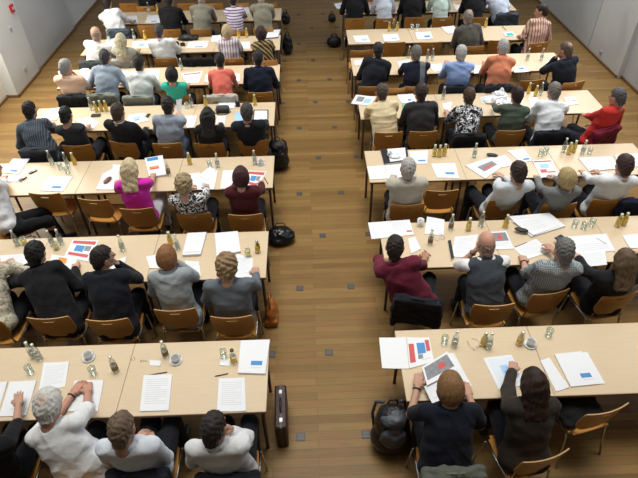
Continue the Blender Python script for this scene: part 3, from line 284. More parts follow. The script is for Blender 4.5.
  [(0.12, 0.12, 0.88, 0.1443333333333333, 'print'), (0.12, 0.18083333333333332, 0.88, 0.20516666666666666, 'print'), (0.12, 0.24166666666666664, 0.88, 0.26599999999999996, 'print'), (0.12, 0.3025, 0.88, 0.3268333333333333, 'print'), (0.12, 0.3633333333333333, 0.63, 0.3876666666666666, 'print'), (0.12, 0.42416666666666664, 0.88, 0.44849999999999995, 'print'),
   (0.12, 0.485, 0.88, 0.5093333333333333, 'print'), (0.12, 0.5458333333333333, 0.88, 0.5701666666666666, 'print'), (0.12, 0.6066666666666667, 0.88, 0.631, 'print'), (0.12, 0.6675, 0.63, 0.6918333333333333, 'print'), (0.12, 0.7283333333333333, 0.88, 0.7526666666666666, 'print'), (0.12, 0.7891666666666666, 0.88, 0.8134999999999999, 'print')],
  'printed sheet before the sleeveless black top, fourth left row', 'papers on the tables', 'paper'],
 ['paper', 'paper', [[-2.774, 7.615, 0.74], [-2.554, 7.666, 0.74], [-2.422, 7.406, 0.74], [-2.754, 7.274, 0.74]], 0.004, [(0.3, 0.3, 0.7, 0.62, 'lblue'), (0.4, 0.62, 0.62, 0.72, 'blue'), (0.1, 0.78, 0.9, 0.808, 'print'), (0.1, 0.8500000000000001, 0.9, 0.8780000000000001, 'print')], 'sheet with blue print before the black suit with white collar, fourth left row', 'papers on the tables', 'paper'],
 ['card', 'card', [[-1.999, 7.592, 0.98], [-1.912, 7.619, 0.98], [-1.94, 7.511, 0.82], [-2.001, 7.515, 0.82]], 0.002, [], 'white card held up by the grey shirt, fourth left row', 'papers on the tables', 'paper'],
 ['paper', 'paper', [[-1.896, 7.532, 0.74], [-1.71, 7.521, 0.74], [-1.704, 7.154, 0.74], [-1.808, 7.16, 0.74]], 0.004,
  [(0.12, 0.12, 0.88, 0.1443333333333333, 'print'), (0.12, 0.18083333333333332, 0.88, 0.20516666666666666, 'print'), (0.12, 0.24166666666666664, 0.88, 0.26599999999999996, 'print'), (0.12, 0.3025, 0.88, 0.3268333333333333, 'print'), (0.12, 0.3633333333333333, 0.63, 0.3876666666666666, 'print'), (0.12, 0.42416666666666664, 0.88, 0.44849999999999995, 'print'),
   (0.12, 0.485, 0.88, 0.5093333333333333, 'print'), (0.12, 0.5458333333333333, 0.88, 0.5701666666666666, 'print'), (0.12, 0.6066666666666667, 0.88, 0.631, 'print'), (0.12, 0.6675, 0.63, 0.6918333333333333, 'print'), (0.12, 0.7283333333333333, 0.88, 0.7526666666666666, 'print'), (0.12, 0.7891666666666666, 0.88, 0.8134999999999999, 'print')],
  'printed sheet right of the grey shirt, fourth left row', 'papers on the tables', 'paper'],
 ['paper_stack', 'paper stack', [[-1.417, 7.93, 0.74], [-1.148, 7.948, 0.74], [-1.159, 7.714, 0.74], [-1.411, 7.729, 0.74]], 0.012, [], 'pile of sheets behind the black camera bag, fourth left row', 'papers on the tables', 'paper'],
 ['paper', 'paper', [[-1.398, 7.471, 0.74], [-1.263, 7.495, 0.74], [-1.256, 7.128, 0.74], [-1.375, 7.135, 0.74]], 0.004,
  [(0.12, 0.12, 0.88, 0.1443333333333333, 'print'), (0.12, 0.18083333333333332, 0.88, 0.20516666666666666, 'print'), (0.12, 0.24166666666666664, 0.88, 0.26599999999999996, 'print'), (0.12, 0.3025, 0.88, 0.3268333333333333, 'print'), (0.12, 0.3633333333333333, 0.63, 0.3876666666666666, 'print'), (0.12, 0.42416666666666664, 0.88, 0.44849999999999995, 'print'),
   (0.12, 0.485, 0.88, 0.5093333333333333, 'print'), (0.12, 0.5458333333333333, 0.88, 0.5701666666666666, 'print'), (0.12, 0.6066666666666667, 0.88, 0.631, 'print'), (0.12, 0.6675, 0.63, 0.6918333333333333, 'print'), (0.12, 0.7283333333333333, 0.88, 0.7526666666666666, 'print'), (0.12, 0.7891666666666666, 0.88, 0.8134999999999999, 'print')],
  'printed sheet beside the black long-sleeved top, fourth left row', 'papers on the tables', 'paper'],
 ['folder', 'folder', [[-1.132, 7.582, 0.74], [-1.026, 7.608, 0.74], [-0.989, 7.323, 0.74], [-1.125, 7.331, 0.74]], 0.006, [(0, 0, 1, 1, 'lblue')], 'light blue folder left of the black suit, fourth left row', 'papers on the tables', 'paper'],
 ['notebook', 'notebook', [[-0.842, 7.646, 0.74], [-0.616, 7.633, 0.74], [-0.601, 7.27, 0.74], [-0.835, 7.284, 0.74]], 0.014, [(0, 0, 1, 1, 'black'), (0.06, 0.08, 0.92, 0.88, 'paper')], 'open black notebook with white page at the aisle, fourth left row', 'papers on the tables', 'paper'],
 ['paper', 'paper', [[-4.424, 9.288, 0.74], [-4.29, 9.535, 0.74], [-4.145, 9.187, 0.74], [-4.318, 9.076, 0.74]], 0.004, [], 'white sheet before the peach shirt, fifth left row', 'papers on the tables', 'paper'],
 ['paper', 'paper', [[-4.053, 9.348, 0.74], [-3.959, 9.514, 0.74], [-3.716, 8.917, 0.74], [-3.856, 8.926, 0.74]], 0.004, [], 'white sheet between peach and blue-grey shirts, fifth left row', 'papers on the tables', 'paper'],
 ['paper', 'paper', [[-3.362, 9.219, 0.74], [-3.175, 9.249, 0.74], [-3.106, 8.958, 0.74], [-3.334, 8.972, 0.74]], 0.004,
  [(0.12, 0.12, 0.88, 0.1443333333333333, 'print'), (0.12, 0.18083333333333332, 0.88, 0.20516666666666666, 'print'), (0.12, 0.24166666666666664, 0.88, 0.26599999999999996, 'print'), (0.12, 0.3025, 0.88, 0.3268333333333333, 'print'), (0.12, 0.3633333333333333, 0.63, 0.3876666666666666, 'print'), (0.12, 0.42416666666666664, 0.88, 0.44849999999999995, 'print'),
   (0.12, 0.485, 0.88, 0.5093333333333333, 'print'), (0.12, 0.5458333333333333, 0.88, 0.5701666666666666, 'print'), (0.12, 0.6066666666666667, 0.88, 0.631, 'print'), (0.12, 0.6675, 0.63, 0.6918333333333333, 'print'), (0.12, 0.7283333333333333, 0.88, 0.7526666666666666, 'print'), (0.12, 0.7891666666666666, 0.88, 0.8134999999999999, 'print')],
  'printed sheet left of the white shirt, fifth left row', 'papers on the tables', 'paper'],
 ['paper', 'paper', [[-2.843, 9.27, 0.74], [-2.609, 9.254, 0.74], [-2.55, 8.765, 0.74], [-2.74, 8.777, 0.74]], 0.004,
  [(0.12, 0.12, 0.88, 0.1443333333333333, 'print'), (0.12, 0.18083333333333332, 0.88, 0.20516666666666666, 'print'), (0.12, 0.24166666666666664, 0.88, 0.26599999999999996, 'print'), (0.12, 0.3025, 0.88, 0.3268333333333333, 'print'), (0.12, 0.3633333333333333, 0.63, 0.3876666666666666, 'print'), (0.12, 0.42416666666666664, 0.88, 0.44849999999999995, 'print'),
   (0.12, 0.485, 0.88, 0.5093333333333333, 'print'), (0.12, 0.5458333333333333, 0.88, 0.5701666666666666, 'print'), (0.12, 0.6066666666666667, 0.88, 0.631, 'print'), (0.12, 0.6675, 0.63, 0.6918333333333333, 'print'), (0.12, 0.7283333333333333, 0.88, 0.7526666666666666, 'print'), (0.12, 0.7891666666666666, 0.88, 0.8134999999999999, 'print')],
  'printed sheet right of the white shirt, fifth left row', 'papers on the tables', 'paper'],
 ['paper', 'paper', [[-2.206, 9.062, 0.74], [-1.834, 9.162, 0.74], [-1.839, 8.681, 0.74], [-2.044, 8.694, 0.74]], 0.004, [(0.1, 0.1, 0.9, 0.2, 'red'), (0.1, 0.3, 0.9, 0.36, 'print'), (0.1, 0.5, 0.9, 0.56, 'print')], 'sheet with red heading before the turquoise top, fifth left row', 'papers on the tables', 'paper'],
 ['paper', 'paper', [[-1.76, 8.993, 0.74], [-1.669, 9.11, 0.74], [-1.656, 8.708, 0.74], [-1.758, 8.715, 0.74]], 0.004, [], 'white sheet left of the coral red top, fifth left row', 'papers on the tables', 'paper'],
 ['paper', 'paper', [[-1.273, 9.002, 0.74], [-1.168, 8.995, 0.74], [-1.142, 8.676, 0.74], [-1.228, 8.681, 0.74]], 0.004, [], 'white sheet right of the coral red top, fifth left row', 'papers on the tables', 'paper'],
 ['paper', 'paper', [[-3.964, 10.752, 0.74], [-3.77, 10.843, 0.74], [-3.645, 10.424, 0.74], [-3.861, 10.439, 0.74]], 0.004,
  [(0.12, 0.12, 0.88, 0.1443333333333333, 'print'), (0.12, 0.18083333333333332, 0.88, 0.20516666666666666, 'print'), (0.12, 0.24166666666666664, 0.88, 0.26599999999999996, 'print'), (0.12, 0.3025, 0.88, 0.3268333333333333, 'print'), (0.12, 0.3633333333333333, 0.63, 0.3876666666666666, 'print'), (0.12, 0.42416666666666664, 0.88, 0.44849999999999995, 'print'),
   (0.12, 0.485, 0.88, 0.5093333333333333, 'print'), (0.12, 0.5458333333333333, 0.88, 0.5701666666666666, 'print'), (0.12, 0.6066666666666667, 0.88, 0.631, 'print'), (0.12, 0.6675, 0.63, 0.6918333333333333, 'print'), (0.12, 0.7283333333333333, 0.88, 0.7526666666666666, 'print'), (0.12, 0.7891666666666666, 0.88, 0.8134999999999999, 'print')],
  'printed sheet beside the grey knitted top, sixth left row', 'papers on the tables', 'paper'],
 ['paper', 'paper', [[-3.398, 10.609, 0.74], [-3.05, 10.636, 0.74], [-2.997, 10.28, 0.74], [-3.347, 10.304, 0.74]], 0.004, [(0.3, 0.3, 0.7, 0.62, 'lblue'), (0.4, 0.62, 0.62, 0.72, 'blue'), (0.1, 0.78, 0.9, 0.808, 'print'), (0.1, 0.8500000000000001, 0.9, 0.8780000000000001, 'print')], 'sheet with blue print left of the white shirt, sixth left row', 'papers on the tables', 'paper'],
 ['paper', 'paper', [[-2.288, 10.531, 0.74], [-1.9, 10.555, 0.74], [-1.895, 10.204, 0.74], [-2.296, 10.207, 0.74]], 0.004, [(0.4, 0.76, 0.78, 0.88, 'blue')], 'sheet with blue mark before the black coat, sixth left row', 'papers on the tables', 'paper'],
 ['paper', 'paper', [[-1.872, 10.815, 0.74], [-1.697, 10.856, 0.74], [-1.658, 10.487, 0.74], [-1.855, 10.501, 0.74]], 0.004, [], 'white sheet left of the mauve striped blouse, sixth left row', 'papers on the tables', 'paper'],
 ['paper', 'paper', [[-1.285, 10.461, 0.74], [-1.09, 10.447, 0.74], [-1.067, 10.099, 0.74], [-1.277, 10.113, 0.74]], 0.004, [], 'white sheet left of the ochre striped blouse, sixth left row', 'papers on the tables', 'paper'],
 ['binder', 'binder', [[-0.762, 11.006, 0.74], [-0.5, 11.043, 0.74], [-0.548, 10.563, 0.74], [-0.801, 10.529, 0.74]], 0.018, [(0, 0, 1, 1, 'black'), (0.04, 0.03, 0.97, 0.88, 'paper')], 'black binder with white pages at the aisle, sixth left row', 'papers on the tables', 'paper'],
 ['paper', 'paper', [[-3.88, 12.056, 0.74], [-3.653, 12.102, 0.74], [-3.534, 11.666, 0.74], [-3.77, 11.684, 0.74]], 0.004,
  [(0.12, 0.12, 0.88, 0.1443333333333333, 'print'), (0.12, 0.18083333333333332, 0.88, 0.20516666666666666, 'print'), (0.12, 0.24166666666666664, 0.88, 0.26599999999999996, 'print'), (0.12, 0.3025, 0.88, 0.3268333333333333, 'print'), (0.12, 0.3633333333333333, 0.63, 0.3876666666666666, 'print'), (0.12, 0.42416666666666664, 0.88, 0.44849999999999995, 'print'),
   (0.12, 0.485, 0.88, 0.5093333333333333, 'print'), (0.12, 0.5458333333333333, 0.88, 0.5701666666666666, 'print'), (0.12, 0.6066666666666667, 0.88, 0.631, 'print'), (0.12, 0.6675, 0.63, 0.6918333333333333, 'print'), (0.12, 0.7283333333333333, 0.88, 0.7526666666666666, 'print'), (0.12, 0.7891666666666666, 0.88, 0.8134999999999999, 'print')],
  'printed sheet right of the white shirt, seventh left row', 'papers on the tables', 'paper'],
 ['paper', 'paper', [[-3.411, 12.083, 0.74], [-3.159, 12.127, 0.74], [-3.064, 11.631, 0.74], [-3.385, 11.655, 0.74]], 0.004, [(0.4, 0.76, 0.78, 0.88, 'blue')], 'sheet with blue mark left of the black jacket, seventh left row', 'papers on the tables', 'paper'],
 ['paper', 'paper', [[-2.222, 12.442, 0.74], [-2.028, 12.494, 0.74], [-1.953, 12.226, 0.74], [-2.108, 12.238, 0.74]], 0.004, [], 'white sheet right of the olive grey shirt, seventh left row', 'papers on the tables', 'paper'],
 ['paper', 'paper', [[-1.5, 12.587, 0.74], [-1.28, 12.637, 0.74], [-1.195, 12.041, 0.74], [-1.391, 12.056, 0.74]], 0.004, [], 'white sheet right of the purple striped top, seventh left row', 'papers on the tables', 'paper'],
 ['open_folder', 'folder', [[0.593, 3.14, 0.74], [0.843, 3.129, 0.74], [0.817, 2.787, 0.74], [0.58, 2.797, 0.74]], 0.005, [], 'blank left page of the open folder overhanging the table corner, nearest right row', 'papers on the tables', 'paper'],
 ['open_folder', 'folder', [[0.848, 3.129, 0.74], [1.056, 3.12, 0.74], [1.051, 2.852, 0.74], [0.822, 2.787, 0.74]], 0.005, [(0.05, 0.22, 0.28, 0.85, 'red'), (0.4, 0.2, 0.75, 0.6, 'blue'), (0.78, 0.1, 0.95, 0.55, 'red'), (0.4, 0.62, 0.6, 0.78, 'grey'), (0.5, 0.8, 0.9, 0.84, 'print')], 'right page with red and blue picture of the open folder, nearest right row', 'papers on the tables', 'paper'],
 ['newspaper', 'newspaper', [[0.921, 2.761, 0.8], [1.174, 2.918, 0.79], [1.237, 2.728, 0.8], [0.925, 2.557, 0.82]], 0.002, [(0.06, 0.1, 0.94, 0.78, 'grey'), (0.5, 0.3, 0.72, 0.6, 'red')], 'newspaper page with grey photo held by the black T-shirt, nearest right row', 'papers on the tables', 'paper'],
 ['newspaper', 'newspaper', [[0.903, 2.561, 0.8], [1.171, 2.696, 0.79], [1.22, 2.519, 0.77], [0.942, 2.404, 0.79]], 0.002, [(0.35, 0.2, 0.65, 0.6, 'lblue'), (0.1, 0.75, 0.6, 0.8, 'print')], 'lower newspaper page with blue print under the black T-shirt, nearest right row', 'papers on the tables', 'paper'],
 ['paper', 'paper', [[1.187, 2.944, 0.74], [1.247, 2.931, 0.74], [1.325, 2.583, 0.74], [1.195, 2.54, 0.74]], 0.003, [], 'white sheet right of the newspaper, nearest right row', 'papers on the tables', 'paper'],
 ['folder', 'folder', [[1.495, 2.871, 0.74], [1.755, 2.899, 0.74], [1.79, 2.584, 0.74], [1.542, 2.545, 0.74]], 0.006, [(0.12, 0.06, 0.97, 0.9, 'pale'), (0.42, 0.3, 0.68, 0.6, 'lblue'), (0.5, 0.5, 0.62, 0.62, 'blue')], 'white folder with blue drawing before the dark brown jacket, nearest right row', 'papers on the tables', 'paper'],
 ['paper', 'paper', [[1.992, 2.824, 0.74], [2.083, 2.852, 0.74], [2.143, 2.541, 0.74], [2.02, 2.506, 0.74]], 0.004, [], 'white sheet right of the dark brown jacket, nearest right row', 'papers on the tables', 'paper'],
 ['booklet', 'booklet', [[2.139, 2.883, 0.74], [2.392, 2.905, 0.74], [2.419, 2.564, 0.74], [2.158, 2.545, 0.74]], 0.012, [(0.5, 0.66, 0.86, 0.79, 'blue'), (0.52, 0.83, 0.86, 0.86, 'print')], 'white booklet with blue block before the empty chair, nearest right row', 'papers on the tables', 'paper'],
 ['paper', 'paper', [[2.37, 2.895, 0.74], [2.443, 2.897, 0.74], [2.463, 2.567, 0.74], [2.402, 2.565, 0.74]], 0.006, [], 'white sheet showing under the blue-block booklet, nearest right row', 'papers on the tables', 'paper'],
 ['open_folder', 'folder', [[0.656, 4.819, 0.74], [1.146, 4.85, 0.74], [1.155, 4.581, 0.74], [0.667, 4.527, 0.74]], 0.006, [(0.55, 0.1, 0.95, 0.14, 'print'), (0.55, 0.2, 0.95, 0.24000000000000002, 'print'), (0.55, 0.3, 0.95, 0.33999999999999997, 'print'), (0.55, 0.4, 0.95, 0.44, 'print'), (0.55, 0.5, 0.7, 0.54, 'print'), (0.55, 0.6, 0.95, 0.64, 'print'), (0.85, 0.7, 0.98, 0.8, 'red')],
  'open white folder overhanging the table corner, second right row', 'papers on the tables', 'paper'],
 ['paper', 'paper', [[1.077, 4.516, 0.74], [1.161, 4.546, 0.74], [1.192, 4.335, 0.74], [1.071, 4.268, 0.74]], 0.004,
  [(0.12, 0.12, 0.88, 0.1443333333333333, 'print'), (0.12, 0.18083333333333332, 0.88, 0.20516666666666666, 'print'), (0.12, 0.24166666666666664, 0.88, 0.26599999999999996, 'print'), (0.12, 0.3025, 0.88, 0.3268333333333333, 'print'), (0.12, 0.3633333333333333, 0.63, 0.3876666666666666, 'print'), (0.12, 0.42416666666666664, 0.88, 0.44849999999999995, 'print'),
   (0.12, 0.485, 0.88, 0.5093333333333333, 'print'), (0.12, 0.5458333333333333, 0.88, 0.5701666666666666, 'print'), (0.12, 0.6066666666666667, 0.88, 0.631, 'print'), (0.12, 0.6675, 0.63, 0.6918333333333333, 'print'), (0.12, 0.7283333333333333, 0.88, 0.7526666666666666, 'print'), (0.12, 0.7891666666666666, 0.88, 0.8134999999999999, 'print')],
  'white sheet before the maroon shirt, second right row', 'papers on the tables', 'paper'],
 ['notepad', 'notepad', [[1.36, 4.896, 0.74], [1.553, 4.83, 0.74], [1.484, 4.548, 0.74], [1.276, 4.592, 0.74]], 0.006,
  [(0.12, 0.12, 0.88, 0.1443333333333333, 'print'), (0.12, 0.18083333333333332, 0.88, 0.20516666666666666, 'print'), (0.12, 0.24166666666666664, 0.88, 0.26599999999999996, 'print'), (0.12, 0.3025, 0.88, 0.3268333333333333, 'print'), (0.12, 0.3633333333333333, 0.63, 0.3876666666666666, 'print'), (0.12, 0.42416666666666664, 0.88, 0.44849999999999995, 'print'),
   (0.12, 0.485, 0.88, 0.5093333333333333, 'print'), (0.12, 0.5458333333333333, 0.88, 0.5701666666666666, 'print'), (0.12, 0.6066666666666667, 0.88, 0.631, 'print'), (0.12, 0.6675, 0.63, 0.6918333333333333, 'print'), (0.12, 0.7283333333333333, 0.88, 0.7526666666666666, 'print'), (0.12, 0.7891666666666666, 0.88, 0.8134999999999999, 'print')],
  'printed pad between maroon shirt and waistcoat, second right row', 'papers on the tables', 'paper'],
 ['paper', 'paper', [[1.609, 4.525, 0.74], [1.875, 4.546, 0.74], [1.715, 4.174, 0.74], [1.494, 4.2, 0.74]], 0.004,
  [(0.12, 0.12, 0.88, 0.1443333333333333, 'print'), (0.12, 0.18083333333333332, 0.88, 0.20516666666666666, 'print'), (0.12, 0.24166666666666664, 0.88, 0.26599999999999996, 'print'), (0.12, 0.3025, 0.88, 0.3268333333333333, 'print'), (0.12, 0.3633333333333333, 0.63, 0.3876666666666666, 'print'), (0.12, 0.42416666666666664, 0.88, 0.44849999999999995, 'print'),
   (0.12, 0.485, 0.88, 0.5093333333333333, 'print'), (0.12, 0.5458333333333333, 0.88, 0.5701666666666666, 'print'), (0.12, 0.6066666666666667, 0.88, 0.631, 'print'), (0.12, 0.6675, 0.63, 0.6918333333333333, 'print'), (0.12, 0.7283333333333333, 0.88, 0.7526666666666666, 'print'), (0.12, 0.7891666666666666, 0.88, 0.8134999999999999, 'print')],
  'white sheet under the raised arm of the waistcoat, second right row', 'papers on the tables', 'paper'],
 ['pen_case', 'pen case', [[1.507, 4.444, 0.74], [1.544, 4.46, 0.74], [1.519, 4.168, 0.74], [1.481, 4.138, 0.74]], 0.02, [(0, 0, 1, 1, 'black')], 'narrow black pen case beside the waistcoat, second right row', 'papers on the tables', 'paper'],
 ['newspaper', 'newspaper', [[2.01, 4.583, 0.74], [2.209, 4.6, 0.74], [2.207, 4.295, 0.74], [2.007, 4.288, 0.74]], 0.004, [(0.08, 0.08, 0.92, 0.55, 'grey'), (0.35, 0.2, 0.6, 0.45, 'red'), (0.1, 0.62, 0.9, 0.66, 'print'), (0.1, 0.7, 0.9, 0.74, 'print'), (0.1, 0.78, 0.7, 0.82, 'print')], 'newspaper with grey photo right of the waistcoat, second right row', 'papers on the tables', 'paper'],
 ['paper_stack', 'paper stack', [[2.308, 4.84, 0.74], [2.801, 4.881, 0.74], [2.899, 4.637, 0.74], [2.451, 4.467, 0.74]], 0.018, [(0.1, 0.15, 0.6, 0.18333333333333332, 'print'), (0.1, 0.23333333333333334, 0.6, 0.26666666666666666, 'print'), (0.1, 0.31666666666666665, 0.6, 0.35, 'print')], 'thick pile of white sheets before the checked shirt, second right row', 'papers on the tables', 'paper'],
 ['paper', 'paper', [[2.319, 4.751, 0.759], [2.733, 4.805, 0.759], [2.835, 4.636, 0.759], [2.473, 4.478, 0.759]], 0.004,
  [(0.1, 0.1, 0.7, 0.135, 'print'), (0.1, 0.1875, 0.7, 0.2225, 'print'), (0.1, 0.275, 0.7, 0.31000000000000005, 'print'), (0.1, 0.36250000000000004, 0.7, 0.3975000000000001, 'print'), (0.1, 0.45000000000000007, 0.44999999999999996, 0.4850000000000001, 'print'), (0.1, 0.5375000000000001, 0.7, 0.5725000000000001, 'print'), (0.1, 0.625, 0.7, 0.66, 'print'), (0.1, 0.7125, 0.7, 0.7475, 'print')],
  'printed sheet askew on top of the thick pile, second right row', 'papers on the tables', 'paper'],
 ['paper', 'paper', [[2.201, 4.312, 0.74], [2.498, 4.439, 0.74], [2.592, 4.229, 0.74], [2.282, 4.117, 0.74]], 0.004,
  [(0.12, 0.12, 0.88, 0.1443333333333333, 'print'), (0.12, 0.18083333333333332, 0.88, 0.20516666666666666, 'print'), (0.12, 0.24166666666666664, 0.88, 0.26599999999999996, 'print'), (0.12, 0.3025, 0.88, 0.3268333333333333, 'print'), (0.12, 0.3633333333333333, 0.63, 0.3876666666666666, 'print'), (0.12, 0.42416666666666664, 0.88, 0.44849999999999995, 'print'),
   (0.12, 0.485, 0.88, 0.5093333333333333, 'print'), (0.12, 0.5458333333333333, 0.88, 0.5701666666666666, 'print'), (0.12, 0.6066666666666667, 0.88, 0.631, 'print'), (0.12, 0.6675, 0.63, 0.6918333333333333, 'print'), (0.12, 0.7283333333333333, 0.88, 0.7526666666666666, 'print'), (0.12, 0.7891666666666666, 0.88, 0.8134999999999999, 'print')],
  'white form under the hands of the checked shirt, second right row', 'papers on the tables', 'paper'],
 ['paper', 'paper', [[2.867, 4.464, 0.74], [3.31, 4.495, 0.74], [3.286, 4.212, 0.74], [2.853, 4.169, 0.74]], 0.006, [(0.1, 0.5, 0.9, 0.54, 'print'), (0.1, 0.6, 0.9, 0.64, 'print'), (0.1, 0.7, 0.9, 0.74, 'print'), (0.1, 0.8, 0.9, 0.8400000000000001, 'print')], 'large white sheet with pen left of the black jacket, second right row', 'papers on the tables', 'paper'],
 ['paper', 'paper', [[2.876, 4.199, 0.74], [3.171, 4.202, 0.74], [3.106, 4.002, 0.74], [2.875, 3.982, 0.74]], 0.003,
  [(0.12, 0.12, 0.88, 0.1443333333333333, 'print'), (0.12, 0.18083333333333332, 0.88, 0.20516666666666666, 'print'), (0.12, 0.24166666666666664, 0.88, 0.26599999999999996, 'print'), (0.12, 0.3025, 0.88, 0.3268333333333333, 'print'), (0.12, 0.3633333333333333, 0.63, 0.3876666666666666, 'print'), (0.12, 0.42416666666666664, 0.88, 0.44849999999999995, 'print'),
   (0.12, 0.485, 0.88, 0.5093333333333333, 'print'), (0.12, 0.5458333333333333, 0.88, 0.5701666666666666, 'print'), (0.12, 0.6066666666666667, 0.88, 0.631, 'print'), (0.12, 0.6675, 0.63, 0.6918333333333333, 'print'), (0.12, 0.7283333333333333, 0.88, 0.7526666666666666, 'print'), (0.12, 0.7891666666666666, 0.88, 0.8134999999999999, 'print')],
  'printed sheet overhanging the table edge, second right row', 'papers on the tables', 'paper'],
 ['paper', 'paper', [[3.472, 4.452, 0.74], [3.751, 4.491, 0.74], [3.692, 4.258, 0.74], [3.461, 4.236, 0.74]], 0.004, [], 'white sheet at the right edge of the photo, second right row', 'papers on the tables', 'paper'],
 ['binder', 'binder', [[0.977, 6.381, 0.74], [1.357, 6.413, 0.74], [1.325, 6.074, 0.74], [0.987, 6.007, 0.74]], 0.02, [(0, 0, 1, 1, 'black'), (0.26, 0.02, 0.92, 0.9, 'paper')], 'black binder with white pages before the light beige jacket, third right row', 'papers on the tables', 'paper'],
 ['brochure', 'brochure', [[0.758, 5.984, 0.74], [1.001, 6.006, 0.74], [0.975, 5.695, 0.74], [0.768, 5.683, 0.74]], 0.006,
  [(0.12, 0.12, 0.88, 0.1443333333333333, 'print'), (0.12, 0.18083333333333332, 0.88, 0.20516666666666666, 'print'), (0.12, 0.24166666666666664, 0.88, 0.26599999999999996, 'print'), (0.12, 0.3025, 0.88, 0.3268333333333333, 'print'), (0.12, 0.3633333333333333, 0.63, 0.3876666666666666, 'print'), (0.12, 0.42416666666666664, 0.88, 0.44849999999999995, 'print'),
   (0.12, 0.485, 0.88, 0.5093333333333333, 'print'), (0.12, 0.5458333333333333, 0.88, 0.5701666666666666, 'print'), (0.12, 0.6066666666666667, 0.88, 0.631, 'print'), (0.12, 0.6675, 0.63, 0.6918333333333333, 'print'), (0.12, 0.7283333333333333, 0.88, 0.7526666666666666, 'print'), (0.12, 0.7891666666666666, 0.88, 0.8134999999999999, 'print')],
  'left page of the open white brochure, third right row', 'papers on the tables', 'paper'],
 ['brochure', 'brochure', [[1.007, 6.006, 0.74], [1.243, 6.017, 0.74], [1.216, 5.705, 0.74], [0.982, 5.694, 0.74]], 0.006,
  [(0.12, 0.12, 0.88, 0.1443333333333333, 'print'), (0.12, 0.18083333333333332, 0.88, 0.20516666666666666, 'print'), (0.12, 0.24166666666666664, 0.88, 0.26599999999999996, 'print'), (0.12, 0.3025, 0.88, 0.3268333333333333, 'print'), (0.12, 0.3633333333333333, 0.63, 0.3876666666666666, 'print'), (0.12, 0.42416666666666664, 0.88, 0.44849999999999995, 'print'),
   (0.12, 0.485, 0.88, 0.5093333333333333, 'print'), (0.12, 0.5458333333333333, 0.88, 0.5701666666666666, 'print'), (0.12, 0.6066666666666667, 0.88, 0.631, 'print'), (0.12, 0.6675, 0.63, 0.6918333333333333, 'print'), (0.12, 0.7283333333333333, 0.88, 0.7526666666666666, 'print'), (0.12, 0.7891666666666666, 0.88, 0.8134999999999999, 'print')],
  'right page of the open white brochure, third right row', 'papers on the tables', 'paper'],
 ['booklet', 'booklet', [[1.373, 6.334, 0.74], [1.635, 6.332, 0.74], [1.563, 6.012, 0.74], [1.351, 6.024, 0.74]], 0.004, [(0.45, 0.7, 0.9, 0.82, 'blue')], 'white booklet with blue mark beside the black binder, third right row', 'papers on the tables', 'paper'],
 ['booklet', 'booklet', [[1.616, 6.01, 0.74], [1.936, 6.004, 0.74], [1.911, 5.657, 0.74], [1.632, 5.683, 0.74]], 0.006, [(0.45, 0.62, 0.85, 0.76, 'blue')], 'white booklet with blue mark before the empty chair, third right row', 'papers on the tables', 'paper'],
 ['paper', 'paper', [[2.055, 5.938, 0.74], [2.546, 6.168, 0.74], [2.64, 5.979, 0.74], [2.24, 5.629, 0.74]], 0.005, [(0.2, 0.3, 0.7, 0.7, 'grey'), (0.3, 0.5, 0.6, 0.62, 'red')], 'sheet with grey photo before the reaching white sweater, third right row', 'papers on the tables', 'paper'],
 ['paper', 'paper', [[2.515, 6.108, 0.74], [2.657, 6.175, 0.74], [2.704, 5.927, 0.74], [2.527, 5.866, 0.74]], 0.006, [(0.2, 0.3, 0.6, 0.5, 'blue')], 'white sheet with small blue print beside the wrist, third right row', 'papers on the tables', 'paper'],
 ['booklet', 'booklet', [[2.713, 6.273, 0.74], [2.96, 6.311, 0.74], [2.971, 6.009, 0.74], [2.811, 5.97, 0.74]], 0.006, [(0.4, 0.75, 0.9, 0.88, 'blue')], 'white booklet with blue strip, third right row', 'papers on the tables', 'paper'],
 ['paper', 'paper', [[2.971, 6.009, 0.74], [3.244, 6.019, 0.74], [3.188, 5.646, 0.74], [2.957, 5.613, 0.74]], 0.005, [(0.05, 0.05, 0.9, 0.13, 'red'), (0.25, 0.25, 0.7, 0.5, 'lblue'), (0.15, 0.55, 0.5, 0.75, 'red'), (0.5, 0.7, 0.95, 0.78, 'red')], 'sheet with red bands before the grey cardigan, third right row', 'papers on the tables', 'paper'],
 ['notepad', 'notepad', [[3.601, 6.036, 0.74], [4.053, 6.049, 0.74], [4.045, 5.761, 0.74], [3.618, 5.715, 0.74]], 0.012, [], 'blank white pad before the leaning white sweater, third right row', 'papers on the tables', 'paper'],
 ['paper', 'paper', [[4.104, 6.071, 0.74], [4.484, 6.125, 0.74], [4.438, 5.811, 0.74], [4.081, 5.783, 0.74]], 0.004, [], 'white sheet right of the blank pad, third right row', 'papers on the tables', 'paper'],
 ['magazine', 'magazine', [[0.784, 8.074, 0.74], [1.098, 7.984, 0.74], [0.971, 7.686, 0.74], [0.68, 7.77, 0.74]], 0.004, [(0.15, 0.15, 0.5, 0.7, 'grey'), (0.55, 0.3, 0.9, 0.8, 'lblue')], 'magazine with grey picture overhanging the table corner, fourth right row', 'papers on the tables', 'paper'],
 ['paper', 'paper', [[1.444, 8.034, 0.74], [1.707, 8.053, 0.74], [1.719, 7.741, 0.74], [1.479, 7.722, 0.74]], 0.004, [(0.5, 0.55, 0.7, 0.75, 'blue')], 'white sheet between cream shirt and charcoal jacket, fourth right row', 'papers on the tables', 'paper'],
 ['paper', 'paper', [[1.475, 7.689, 0.74], [1.573, 7.716, 0.74], [1.527, 7.521, 0.74], [1.446, 7.494, 0.74]], 0.003, [(0, 0, 1, 1, 'green')], 'small green sheet beside the charcoal jacket, fourth right row', 'papers on the tables', 'paper'],
